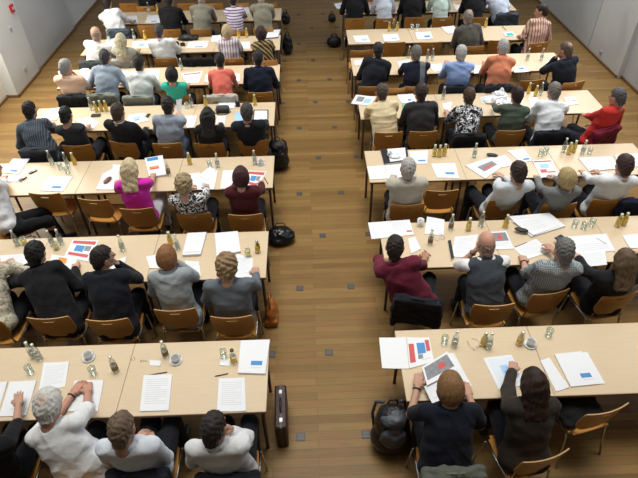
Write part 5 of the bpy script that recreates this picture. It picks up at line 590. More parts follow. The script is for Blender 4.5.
M['dlabel'] = simple('dark_bottle_label', (.20, .14, .07), .6)
M['steel_socket'] = simple('socket_steel', (.075, .07, .075), .5, .4)
M['leather'] = simple('dark_leather', (.032, .014, .013), .38, noise=.3, bump=.25, bscale=90)
M['oleather'] = simple('tan_leather', (.36, .12, .025), .45, noise=.25, bump=.2)
M['nylon'] = simple('black_nylon', (.010, .011, .014), .42, bump=.8, bscale=26)
M['plastic_bag'] = simple('shiny_black', (.008, .008, .010), .22, bump=1.0, bscale=18)
M['gnylon'] = simple('grey_nylon', (.075, .085, .10), .5, noise=.6, nscale=20, bump=.8, bscale=24)
M['phone'] = simple('phone_black', (.01, .01, .012), .25)
M['shoe'] = simple('shoe_leather', (.012, .010, .010), .4)
M['eye'] = simple('eyeball', (.05, .04, .035), .2)
M['brown_case'] = simple('brown_case', (.16, .055, .03), .4)
# ------------------------------------------------------------------ helpers
def tag(o, label, cat, group=None):
    o['label'] = label; o['category'] = cat
    if group: o['group'] = group
    return o
def link(name, me, parent=None, loc=None):
    o = bpy.data.objects.new(name, me); C.objects.link(o)
    if parent: o.parent = parent
    if loc is not None: o.location = loc
    return o
def empty(name, loc, rz=0):
    o = bpy.data.objects.new(name, None); C.objects.link(o); o.location = loc; o.rotation_euler = (0, 0, rz); o.empty_display_size = .1
    return o
def mesh(name, V, F, mats, mi=None, smooth=False):
    me = bpy.data.meshes.new(name); me.from_pydata([tuple(map(float, v)) for v in V], [], [tuple(map(int, f)) for f in F])
    for m in (mats if isinstance(mats, (list, tuple)) else [mats]): me.materials.append(m)
    if mi is not None: me.polygons.foreach_set('material_index', np.asarray(mi, dtype=np.int32))
    if smooth: me.polygons.foreach_set('use_smooth', np.ones(len(me.polygons), dtype=bool))
    me.update(); return me
class MB:
    def __init__(s): s.V = []; s.F = []; s.I = []
    def add(s, V, F, mi=0):
        n = len(s.V); s.V += [tuple(v) for v in V]; s.F += [tuple(i+n for i in f) for f in F]; s.I += [mi]*len(F)
    def box(s, a, b, mi=0, bev=0):
        (x0, y0, z0), (x1, y1, z1) = a, b
        if bev:
            e = bev; P = []
            for z, k in ((z0, e), (z0+e, 0), (z1-e, 0), (z1, e)):
                for (x, y, sx, sy) in ((x0, y0, 1, 1), (x1, y0, -1, 1), (x1, y1, -1, -1), (x0, y1, 1, -1)):
                    P.append((x+sx*(k+e), y+sy*k, z)) if sx*sy > 0 else P.append((x+sx*k, y+sy*(k+e), z))
                    P.append((x+sx*k, y+sy*(k+e), z)) if sx*sy > 0 else P.append((x+sx*(k+e), y+sy*k, z))
            # reorder each ring into a convex octagon
            rings = []
            for r in range(4):
                q = P[r*8:(r+1)*8]; cx = sum(p[0] for p in q)/8; cy = sum(p[1] for p in q)/8
                rings.append(sorted(q, key=lambda p: math.atan2((p[1]-cy)/(y1-y0), (p[0]-cx)/(x1-x0))))
            V = [p for r in rings for p in r]; F = [tuple(range(7, -1, -1)), tuple(range(24, 32))]
            for r in range(3):
                for i in range(8): j = (i+1) % 8; F.append((r*8+i, r*8+j, r*8+8+j, r*8+8+i))
            s.add(V, F, mi); return s
        V = [(x0, y0, z0), (x1, y0, z0), (x1, y1, z0), (x0, y1, z0), (x0, y0, z1), (x1, y0, z1), (x1, y1, z1), (x0, y1, z1)]
        s.add(V, [(3, 2, 1, 0), (4, 5, 6, 7), (0, 1, 5, 4), (1, 2, 6, 5), (2, 3, 7, 6), (3, 0, 4, 7)], mi); return s
    def tube(s, pts, r, n=8, mi=0):
        pts = [Vector(p) for p in pts]; rs = r if isinstance(r, (list, tuple)) else [r]*len(pts); V = []; F = []
        up = None
        for i, p in enumerate(pts):
            t = (pts[min(i+1, len(pts)-1)]-pts[max(i-1, 0)]).normalized()
            if up is None: up = Vector((0, 0, 1)) if abs(t.z) < .9 else Vector((0, 1, 0))
            a = t.cross(up).normalized(); up = a.cross(t).normalized()
            for k in range(n):
                an = 2*math.pi*k/n; V.append(p+a*math.cos(an)*rs[i]+up*math.sin(an)*rs[i])
        for i in range(len(pts)-1):
            for k in range(n): j = (k+1) % n; F.append((i*n+k, i*n+j, i*n+n+j, i*n+n+k))
        F.append(tuple(range(n-1, -1, -1))); F.append(tuple(range((len(pts)-1)*n, len(pts)*n)))
        s.add(V, F, mi); return s
    def lathe(s, prof, n=16, mi=0, close=True):
        V = []; F = []
        for (r, z) in prof:
            for k in range(n): a = 2*math.pi*k/n; V.append((r*math.cos(a), r*math.sin(a), z))
        for i in range(len(prof)-1):
            for k in range(n): j = (k+1) % n; F.append((i*n+k, i*n+j, i*n+n+j, i*n+n+k))
        if close: F.append(tuple(range(n-1, -1, -1))); F.append(tuple(range((len(prof)-1)*n, len(prof)*n)))
        s.add(V, F, mi); return s
    def me(s, name, mats, smooth=False): return mesh(name, s.V, s.F, mats, s.I, smooth)
def struct(name, mb, mats, smooth=False):
    o = link(name, mb.me(name, mats, smooth)); o['kind'] = 'structure'; return o
# ------------------------------------------------------------------ signed distance modelling
class SDF:
    def __init__(s, lo, hi, vs):
        s.vs = vs; s.lo = np.array(lo, float)-3*vs; n = np.ceil((np.array(hi)+3*vs-s.lo)/vs).astype(int)+1
        s.n = n; s.d = np.full(n, 1.0, np.float32)
        s.ax = [s.lo[i]+vs*np.arange(n[i]) for i in range(3)]
    def sub(s, lo, hi, pad):
        a = np.clip(np.floor((np.array(lo)-pad-s.lo)/s.vs).astype(int), 0, s.n); b = np.clip(np.ceil((np.array(hi)+pad-s.lo)/s.vs).astype(int)+1, 0, s.n)
        sl = tuple(slice(a[i], b[i]) for i in range(3))
        X = [s.ax[i][sl[i]] for i in range(3)]
        return sl, X[0][:, None, None], X[1][None, :, None], X[2][None, None, :]
    def merge(s, sl, e, k):
        d = s.d[sl]
        if k > 0:
            h = np.maximum(k-np.abs(d-e), 0)/k; s.d[sl] = np.minimum(d, e)-h*h*k*.25
        else: s.d[sl] = np.minimum(d, e)
    def cap(s, a, b, ra, rb, k=.02):
        a = np.array(a, float); b = np.array(b, float); r = max(ra, rb)
        sl, x, y, z = s.sub(np.minimum(a, b)-r, np.maximum(a, b)+r, k+3*s.vs)
        v = b-a; L = v@v+1e-12
        t = np.clip(((x-a[0])*v[0]+(y-a[1])*v[1]+(z-a[2])*v[2])/L, 0, 1)
        e = np.sqrt((x-a[0]-t*v[0])**2+(y-a[1]-t*v[1])**2+(z-a[2]-t*v[2])**2)-(ra+t*(rb-ra))
        s.merge(sl, e, k)
    def chain(s, pts, rs, k=.02):
        for i in range(len(pts)-1): s.cap(pts[i], pts[i+1], rs[i], rs[i+1], k)
    def ell(s, c, r, Rm=None, k=.02, cut=False):
        c = np.array(c, float); r = np.array(r, float); m = r.max()
        sl, x, y, z = s.sub(c-m, c+m, k+3*s.vs)
        X, Y, Z = x-c[0], y-c[1], z-c[2]
        if Rm is not None:
            X, Y, Z = [Rm[0][j]*X+Rm[1][j]*Y+Rm[2][j]*Z for j in range(3)]
        k0 = np.sqrt((X/r[0])**2+(Y/r[1])**2+(Z/r[2])**2); k1 = np.sqrt((X/r[0]**2)**2+(Y/r[1]**2)**2+(Z/r[2]**2)**2)+1e-9
        e = k0*(k0-1)/k1
        if cut: s.d[sl] = np.maximum(s.d[sl], -e)
        else: s.merge(sl, e, k)
    def box(s, c, h, r, Rm=None, k=.02):
        c = np.array(c, float); m = np.linalg.norm(h)+r
        sl, x, y, z = s.sub(c-m, c+m, k+3*s.vs)
        X, Y, Z = x-c[0], y-c[1], z-c[2]
        if Rm is not None:
            X, Y, Z = [Rm[0][j]*X+Rm[1][j]*Y+Rm[2][j]*Z for j in range(3)]
        qx, qy, qz = np.abs(X)-h[0], np.abs(Y)-h[1], np.abs(Z)-h[2]
        e = np.sqrt(np.maximum(qx, 0)**2+np.maximum(qy, 0)**2+np.maximum(qz, 0)**2)+np.minimum(np.maximum(qx, np.maximum(qy, qz)), 0)-r
        s.merge(sl, e, k)
    def grid(s): return s.ax[0][:, None, None], s.ax[1][None, :, None], s.ax[2][None, None, :]
    def wrinkle(s, amp, f, seed):
        x, y, z = s.grid(); a = np.random.RandomState(seed).uniform(0, 6.28, 6)
        w = np.sin(f*x+2.1*np.sin(f*.6*z+a[0])+a[1])*np.sin(f*1.3*z+1.7*np.sin(f*.5*y+a[2])+a[3])+.5*np.sin(f*2.1*y+1.5*f*z+a[4]+np.sin(f*1.1*x+a[5]))
        s.d += (amp*w).astype(np.float32)
    def folds(s, amp, seed, f=42.):
        x, y, z = s.grid(); q = np.random.RandomState(seed+900); o = 0
        for k in range(3):
            v = q.normal(size=3)*(1, .7, 1); v /= np.linalg.norm(v); a = q.uniform(0, 6.28, 3); m = q.normal(size=3)*9
            ph = f*(.7+.3*k)*(v[0]*x+v[1]*y+v[2]*z)+1.6*np.sin(11*z+7*x+a[0])+a[1]
            o = o+(1-np.abs(np.sin(ph*.5)))**2*np.clip(np.sin(m[0]*x+m[1]*y+m[2]*z+a[2])+.3, 0, 1)
        s.d -= (amp*(o-.3)).astype(np.float32)
    def mesh(s):
        g = vdb.FloatGrid(3.0); g.copyFromArray(np.ascontiguousarray(np.clip(s.d/s.vs, -3, 3)))
        P, Q = g.convertToQuads(0.0)
        return np.asarray(P, float)*s.vs+s.lo, np.asarray(Q)[:, ::-1] if FLIP else np.asarray(Q)
FLIP = False
_t = SDF((-.1, -.1, -.1), (.1, .1, .1), .02); _t.ell((0, 0, 0), (.08, .08, .08)); _p, _q = _t.mesh()
_n = np.cross(_p[_q[:, 1]]-_p[_q[:, 0]], _p[_q[:, 2]]-_p[_q[:, 0]]); FLIP = bool((np.einsum('ij,ij->i', _n, _p[_q[:, 0]])).mean() < 0)
def fastmesh(name, parts, mats):
    """parts: list of (P, Q, material index)"""
    me = bpy.data.meshes.new(name); V = np.concatenate([p for p, q, i in parts]); off = 0; qs = []; mi = []
    for p, q, i in parts:
        qs.append(q+off); off += len(p); mi.append(np.full(len(q), i, np.int32) if np.isscalar(i) else i)
    Q = np.concatenate(qs).astype(np.int32); mi = np.concatenate(mi)
    me.vertices.add(len(V)); me.vertices.foreach_set('co', V.astype(np.float32).ravel())
    me.loops.add(Q.size); me.loops.foreach_set('vertex_index', Q.ravel())
    me.polygons.add(len(Q)); me.polygons.foreach_set('loop_start', np.arange(0, Q.size, 4, dtype=np.int32))
    for m in mats: me.materials.append(m)
    me.polygons.foreach_set('material_index', mi); me.polygons.foreach_set('use_smooth', np.ones(len(Q), dtype=bool))
    me.update(calc_edges=True); me.validate(); return me
def smooth_pts(P, Q, it=2, lam=.5):
    n = len(P)
    for _ in range(it):
        acc = np.zeros_like(P); cnt = np.zeros(n)
        for a, b in ((0, 1), (1, 2), (2, 3), (3, 0)):
            np.add.at(acc, Q[:, a], P[Q[:, b]]); np.add.at(cnt, Q[:, a], 1); np.add.at(acc, Q[:, b], P[Q[:, a]]); np.add.at(cnt, Q[:, b], 1)
        P = P+lam*(acc/np.maximum(cnt, 1)[:, None]-P)
    return P
# ------------------------------------------------------------------ people
def rotz(a): c, s_ = math.cos(a), math.sin(a); return np.array([[c, -s_, 0], [s_, c, 0], [0, 0, 1.]])
def rotx(a): c, s_ = math.cos(a), math.sin(a); return np.array([[1., 0, 0], [0, c, -s_], [0, s_, c]])
def head_mesh(vs):
    g = SDF((-.10, -.12, -.17), (.10, .13, .14), vs)
    g.ell((0, -.012, .03), (.073, .093, .088), k=.0)
    g.ell((0, .022, -.038), (.056, .068, .082), k=.03)
    g.ell((0, .055, -.088), (.032, .028, .026), k=.03)
    g.cap((-.05, .01, -.07), (0, .06, -.092), .022, .02, .025); g.cap((.05, .01, -.07), (0, .06, -.092), .022, .02, .025)
    for s_ in (-1, 1):
        g.ell((s_*.036, .058, -.03), (.022, .022, .022), k=.02)
        g.cap((s_*.012, .080, .022), (s_*.045, .070, .020), .010, .008, .015)
        g.ell((s_*.031, .101, .002), (.016, .018, .011), cut=True)
        g.ell((s_*.077, -.008, -.008), (.009, .021, .033), rotz(-s_*.35), k=.008)
    g.cap((0, .086, .008), (0, .106, -.026), .009, .012, .012); g.cap((-.010, .093, -.030), (.010, .093, -.030), .009, .009, .008)
    g.cap((-.017, .083, -.057), (.017, .083, -.057), .006, .006, .006); g.cap((-.014, .082, -.066), (.014, .082, -.066), .007, .007, .006)
    g.cap((0, -.015, -.05), (0, -.035, -.15), .054, .052, .025)
    P, Q = g.mesh(); P = smooth_pts(P, Q, 1)
    c = P[Q].mean(1)
    lips = (np.abs(c[:, 0]) < .022) & (c[:, 1] > .082) & (c[:, 2] > -.072) & (c[:, 2] < -.052)
    mi = np.where(lips, 1, 0).astype(np.int32)
    e = []
    for s_ in (-1, 1):
        h = SDF((s_*.031-.015, .06, -.015), (s_*.031+.015, .095, .02), max(vs*.6, .003)); h.ell((s_*.031, .077, .002), (.012, .012, .011), k=0); e.append(h.mesh())
    return P, Q, mi, e
def hair_mesh(style, vs, vol=.008, seed=0):
    g = SDF((-.15, -.20, -.36), (.15, .14, .19), vs); x, y, z = g.grid()
    t = vol
    g.ell((0, -.012, .03), (.073+t, .093+t, .088+t), k=0)
    if style in ('short', 'thin', 'bun', 'bald'): g.cap((0, -.05, -.02), (0, -.06, -.075), .060+t*.8, .050, .03)
    amp, f = .0035, 75
    if style == 'bob':
        g.ell((0, -.03, -.02), (.098, .098, .115), k=.03); amp, f = .0015, 40
    if style == 'long':
        g.ell((0, -.03, -.02), (.098, .10, .12), k=.03)
        for s_ in (-1, 0, 1): g.cap((s_*.045, -.06, -.02), (s_*.06, -.10-.01*(s_ == 0), -.24), .05, .032, .04)
        amp, f = .0035, 40
    if style == 'curly': g.ell((0, -.02, .02), (.095, .11, .11), k=.03); g.ell((0, -.05, -.04), (.078, .065, .07), k=.03); amp, f = .007, 60
    if style == 'bun': g.ell((0, -.125, .045), (.042, .04, .04), k=.012); g.ell((0, -.10, -.07), (.045, .035, .06), k=.03)
    g.wrinkle(amp, f, seed)
    th = np.arctan2(x, -y-.01); rs_ = np.random.RandomState(seed+40).uniform(0, 6.28, 4)
    g.d += (.0022*np.sin(19*th+rs_[0]+(1.2 if style in ('bob', 'long') else 2.6)*np.sin(16*z+rs_[1]))+.0016*np.sin(37*th+rs_[2]+1.5*np.sin(24*z+rs_[3]))).astype(np.float32)
    d = g.d
    wide = style in ('bob', 'long')
    A = np.maximum(np.maximum(.042-y, z-.062), (np.abs(x)-.062) if wide else -1+0*x)
    d = np.maximum(d, -A)
    if not wide:
        Bc = np.maximum(np.maximum(-.012-y, z-.012), np.maximum(-1+0*x, 0*y-1)); d = np.maximum(d, -np.broadcast_to(Bc, d.shape))
        d = np.maximum(d, -.095-z+.006*np.sin(60*x+seed)) if style != 'curly' else np.maximum(d, -.105-z)
    elif style == 'bob': d = np.maximum(d, -.125-z)
    if style == 'bald': d = np.maximum(d, z-.022+.25*(y+.05))
    g.d = d.astype(np.float32); P, Q = g.mesh(); return smooth_pts(P, Q, 1), Q
def hand_mesh(pose, side, vs):
    g = SDF((-.09, -.04, -.11), (.09, .22, .05), vs)
    g.box((0, .042, 0), (.028, .036, .004), .011, k=.0); g.cap((0, -.03, 0), (0, .02, 0), .024, .024, .02)
    bend = {'flat': (6, 6, 6), 'relaxed': (18, 26, 18), 'fist': (65, 85, 55)}[pose]
    for i, (fx, L) in enumerate(((-.031, .070), (-.0105, .080), (.0105, .076), (.030, .058))):
        fx2 = fx*side; p = np.array([fx2, .085-.006*(i == 3)-.003*(i == 0), 0.]); a = 0; sp = fx2*2.2
        for seg, (fr, b) in enumerate(zip((.45, .30, .25), bend)):
            a += R(b); q = p+L*fr*np.array([math.sin(sp)*math.cos(a), math.cos(a), -math.sin(a)])
            g.cap(p, q, .0098-.0012*seg, .0092-.0014*seg, .004); p = q
    s_ = -side
    g.chain([(s_*.022, .015, -.004), (s_*.052, .048, -.014), (s_*.060, .075, -.024), (s_*.052, .098, -.034)], [.014, .0115, .0105, .0085], .008)
    P, Q = g.mesh(); return P, Q
_cache = {}
def cached(fn, *a):
    k = (fn.__name__,)+a
    if k not in _cache: _cache[k] = fn(*a)
    return _cache[k]
def skinmat(c): return simple('skin', tuple(c), .5, noise=.08, nscale=25, spec=.35)
def nrm(v): return v/(np.linalg.norm(v)+1e-9)
def person(sp, idx):
    P0 = np.array(sp['P']); root = empty('person', (P0[0], P0[1], 0)); tag(root, sp['label'], 'person', 'people seated at the tables')
    vs = sp['vs']; near = vs < .0115; hvs = .0045 if vs < .0095 else .0055 if near else .007 if vs < .014 else .009
    sw = sp.get('sw', .19); fat = sp.get('fat', 1.0); fem = sw < .18; sc = .94 if fem else 1.0; hsc = sc*1.07
    H = np.array(sp['H']); P = np.array([0, 0, P0[2]])
    fy = R(sp.get('fyaw', 0)+sp['yaw']*.6); pit = R(sp.get('pitch', 14)); RH = rotz(fy)@rotx(-pit)
    Cn = H+np.array([0, -.045, -.138]) + np.array([0, -.03, .0])*min(1, max(0, H[1]/.15))
    up = nrm(Cn-P); L = np.linalg.norm(Cn-P)
    ty = R(sp['yaw']); rt = np.array([math.cos(ty), math.sin(ty), 0]); rt = nrm(rt-up*(rt@up)); fw = np.cross(up, rt)
    T = np.stack([rt, fw, up], 1)
    def tp(x, y, t): return P+T@np.array([x, y, t*L])
    bow = -.035*min(1, max(0, H[1]+.1)*4)
    ease = .006 if sp['kind'] == 'shirt' else .014
    sh = [tp(s_*sw*.95, .0, .905) for s_ in (-1, 1)]
    # arms
    UA, FA = .29*sc, .255*sc; arms = []
    for i, s_ in enumerate((-1, 1)):
        tgt, pal = sp['hands'][i]; tgt = np.array(tgt); S = sh[i]
        # wrist sits behind the hand centre
        if pal == 'C': dirh = nrm(H+np.array([0, .04, .0])-tgt+np.array([0, 0, .06])); wr = tgt.copy(); wr[2] -= .03
        else:
            dv = tgt-S; dv[2] = 0; dirh = nrm(nrm(dv)+np.array([-s_*.25, .5, 0])); wr = tgt-dirh*.085
        d = wr-S; D = np.linalg.norm(d); mx = (UA+FA)*.985
        if D > mx: wr = S+d/D*mx; d = wr-S; D = mx
        if D < .12: wr = S+d/D*.12; d = wr-S; D = .12
        a = (UA*UA-FA*FA+D*D)/(2*D); h = math.sqrt(max(UA*UA-a*a, 1e-6)); ax = d/D
        pole = np.array([s_*.42, -.12, -.95]) if pal != 'C' else np.array([s_*.55, .15, -1.])
        nr = sp['near']
        for q in range(9):     # lift the elbow until the arm clears the table edge
            pl = pole*(1-q/8)+np.array([s_*1.0, -.1, .35])*(q/8); pl = nrm(pl-ax*(pl@ax)); E = S+ax*a+pl*h
            tt_ = np.linspace(0, 1, 15)[:, None]; pp_ = np.concatenate([S+(E-S)*tt_, E+(wr-E)*tt_]); on = pp_[pp_[:, 1] > nr-.02]
            if not len(on) or on[:, 2].min() > .772: break
        hd = nrm(dirh*.8+nrm(wr-E)*.6) if pal != 'C' else nrm(nrm(wr-E)*.7+dirh*.6)
        arms.append((S, E, wr, hd, pal, s_))
    # legs
    legs = []
    ly = R(sp['yaw']); RL = rotz(ly); kn = .43; r2 = random.Random(idx*13+5)
    for s_ in (-1, 1):
        hip = np.array([s_*.085, .02, P[2]-.01]); k_ = np.array([s_*(.09+.03*r2.random()), kn-.03*r2.random(), P[2]-.03]); an = np.array([s_*(.10+.03*r2.random()), kn-.06+.12*r2.random(), .10])
        legs.append([RL@hip, RL@k_, RL@an])
    # ---- body
    lo = np.array([-.62, -.40, .04]); hi = np.array([.62, .75, 1.35]); pts = np.array([q for a in arms for q in a[:3]]+[q for l in legs for q in l]+[Cn, H])
    lo = pts.min(0)-.22; hi = pts.max(0)+.16; bvs = max(vs*1.5, .015)
    g = SDF(lo, hi, bvs)
    def torso(g, e, k=.05):
        g.ell(tp(0, -.015, .02), (.192*sc*fat+e, .132*sc+e, .12+e), T, 0)
        g.ell(tp(0, -.005+bow*.6, .30), ((.168 if fem else .186)*sc*fat+e, .118*sc*fat+e, .19+e), T, k)
        g.ell(tp(0, bow*.7-.005, .62), (sw*.99+e, .120*sc+e, .20+e), T, k)
        g.cap(tp(-sw*.80, -.014, .90), tp(sw*.80, -.014, .90), .060+e, .060+e, k)
        g.cap(tp(-sw*.45, -.022, .955), tp(sw*.45, -.022, .955), .046+e, .046+e, .05)
        g.cap(tp(0, -.018, .95), tp(0, -.008, 1.0), .072+e, .054+e*.5, .04)
        if fem:
            for s_ in (-1, 1): g.ell(tp(s_*.07, .085, .62), (.06+e, .055+e, .06+e), T, .04)
        elif fat > 1.05: g.ell(tp(0, .05, .28), (.14*fat+e, .11*fat+e, .14+e), T, .05)
    torso(g, -.022)
    for S, E, W_, hd, pal, s_ in arms: g.chain([S, E, W_], [.047*sc, .039*sc, .027*sc], .02)
    for l in legs: g.chain(l, [.082, .058, .038], .03)
    g.chain([Cn-.05*up+fw*.01, Cn+fw*.004, H+RH@np.array([0, -.02, -.06])], [.040*sc, .047*sc, .05*sc], .012)
    bp, bq = g.mesh(); bp = smooth_pts(bp, bq, 1)
    parts = [(bp, bq, 0)]
    hp, hq, hmi, eyes = cached(head_mesh, hvs)
    parts.append((hp*hsc@RH.T+H, hq, hmi))
    for ep, eq in eyes: parts.append((ep*hsc@RH.T+H, eq, 2))
    for S, E, W_, hd, pal, s_ in arms:
        pose = 'flat' if pal == 'F' else 'relaxed' if pal != 'C' else 'fist' if idx % 3 == 0 else 'relaxed'
        pp, qq = cached(hand_mesh, pose, s_, hvs if near else hvs*.8)
        ref = np.array([0, 0, 1.]) if pal != 'C' else nrm(-(H-W_)*np.array([1, 1, 0])+np.array([s_*.05, .05, 0]))
        z = nrm(ref-hd*(ref@hd)); x = np.cross(hd, z); Mx = np.stack([x, hd, z], 1)
        parts.append((pp*sc*.98@Mx.T+W_, qq, 0))
    sk = sp.get('skin', (.50, .285, .20))
    link('body', fastmesh('body', parts, [skinmat(sk), simple('lips', (sk[0]*.75, sk[1]*.5, sk[2]*.5), .5), M['eye']]), root)
    # ---- top
    g = SDF(lo, hi, vs); torso(g, ease)
    x, y, z = g.grid()
    sl = sp.get('sleeve', 1)
    vest = sp.get('vest'); tot = UA+FA; loose = .012 if sl < .7 else .008 if sp['kind'] == 'shirt' else .015
    def sleeves(g, k=.025):
        for S, E, W_, hd, pal, s_ in arms:
            ln = sl*tot
            if ln <= UA: g.cap(S, S+(E-S)*ln/UA, .055*sc+loose, .047*sc+loose+.004, k)
            else: g.chain([S, E, E+(W_-E)*min(1, (ln-UA)/FA)], [.055*sc+loose, .043*sc+loose, .031*sc+loose], k)
    if not vest: sleeves(g)
    if sp['kind'] == 'jacket':
        for s_ in (-1, 1): g.ell(P+np.array([s_*.10, -.06, -.02]), (.115*sc, .11, .13), None, .05)
    g.wrinkle(.003, 22, idx); g.folds(.0085 if sp['kind'] == 'shirt' else .006, idx)
    # collar
    cb = Cn-.012*up
    n = 14; ring = [cb+T@np.array([.064*sc*math.cos(a), .064*sc*math.sin(a)+.004, .016-.024*math.sin(a)]) for a in np.linspace(0, 2*math.pi, n+1)]
    # open the neck, cut the hem
    cut = ((x-cb[0])*up[0]+(y-cb[1])*up[1]+(z-cb[2])*up[2])
    g.d = np.maximum(g.d, np.where(np.sqrt(np.maximum((x-cb[0])**2+(y-cb[1])**2, 0)) < .088, cut-.022, -1)).astype(np.float32)
    if sp.get('sleeve', 1) > .45: g.chain(ring, [.015]*(n+1), .010); g.chain([q+up*.016 for q in ring], [.010]*(n+1), .006)
    g.d = np.maximum(g.d, (P[2]-.085)-z+0*x).astype(np.float32)
    tp_, tq = g.mesh(); tp_ = smooth_pts(tp_, tq, 1)
    topmat = cloth(sp['top'], sp.get('pat'), sp.get('c2'), sp.get('ps', 24))
    link('jacket' if sp['kind'] == 'jacket' else 'waistcoat' if vest else 'shirt', fastmesh('top', [(tp_, tq, 0)], [topmat]), root)
    if vest:
        g = SDF(lo, hi, vs); torso(g, -.004); sleeves(g, .02); g.chain(ring, [.015]*(n+1), .008); g.wrinkle(.003, 30, idx+3); g.folds(.006, idx+3)
        x, y, z = g.grid(); g.d = np.maximum(g.d, P[2]+.05-z+0*x).astype(np.float32); a, b = g.mesh()
        link('shirt', fastmesh('shirt', [(smooth_pts(a, b, 1), b, 0)], [cloth(sp['slc'])]), root)
    if sp.get('collar') is not None:
        g = SDF(cb-.12, cb+.12, .006); ring2 = [q+up*.014 for q in ring]; g.chain(ring2, [.011]*(n+1), .004); a, b = g.mesh()
        link('collar', fastmesh('collar', [(a, b, 0)], [cloth(sp['collar'])]), root)
    # ---- trousers and shoes
    lp = np.array([q for l in legs for q in l]); g = SDF(lp.min(0)-.2, np.maximum(lp.max(0)+.12, (.25, .2, P[2]+.16)), max(vs*1.3, .013))
    g.ell(P+np.array([0, -.005, -.0]), (.168*sc*fat, .13, .10), None, 0); g.ell(P+np.array([0, .02, .04]), (.15*sc*fat, .12*fat, .09), None, .03)
    for l in legs: g.chain([l[0], l[1], l[2]+np.array([0, 0, .0])], [.096, .072, .058], .035)
    g.wrinkle(.003, 30, idx+50); g.folds(.006, idx+33); x, y, z = g.grid(); g.d = np.maximum(g.d, (P[2]-.098)-z-np.where(y > .12, 9, 0)-np.where(z < .40, 9, 0)+0*x).astype(np.float32)
    a, b = g.mesh(); link('trousers', fastmesh('trousers', [(smooth_pts(a, b, 1), b, 0)], [cloth(sp.get('trou', (.012, .013, .018)))]), root)
    for l in legs:
        an = l[2]; f = RL@np.array([0, 1., 0]); g = SDF(np.minimum(an, an+f*.24)-.08, np.maximum(an, an+f*.24)+.06, .009 if near else .013)
        b0 = np.array([an[0], an[1], 0]); g.cap(b0-f*.03+(0, 0, .042), b0+f*.16+(0, 0, .034), .040, .034, 0); g.cap(an, b0+(0, 0, .05), .042, .045, .02)
        x, y, z = g.grid(); g.d = np.maximum(g.d, .002-z+0*x+0*y).astype(np.float32); a, b = g.mesh()
        link('shoe', fastmesh('shoe', [(a, b, 0)], [M['shoe']]), root)
    # ---- hair
    st = sp.get('hair', 'short')
    a, b = cached(hair_mesh, st, max(hvs, .0055), sp.get('hv', .007 if st != 'bald' else .003), idx % 5)
    link('hair', fastmesh('hair', [(a*hsc@RH.T+H, b, 0)], [hairmat(sp['hc'], H+RH@np.array([.0, -.085, .085])*hsc if st == 'thin' else None)]), root)
    if 'watch' in sp:
        S, E, W_, hd, pal, s_ = arms[sp['watch']]; ax = nrm(E-W_); c = W_+ax*.035; u = nrm(np.cross(ax, [.3, .2, 1])); v = np.cross(ax, u)
        mb = MB(); mb.tube([c+.031*(u*math.cos(t)+v*math.sin(t)) for t in np.linspace(0, 2*math.pi, 17)], .006, 6)
        link('wristwatch', mb.me('wristwatch', [M['black']], True), root)
    return root
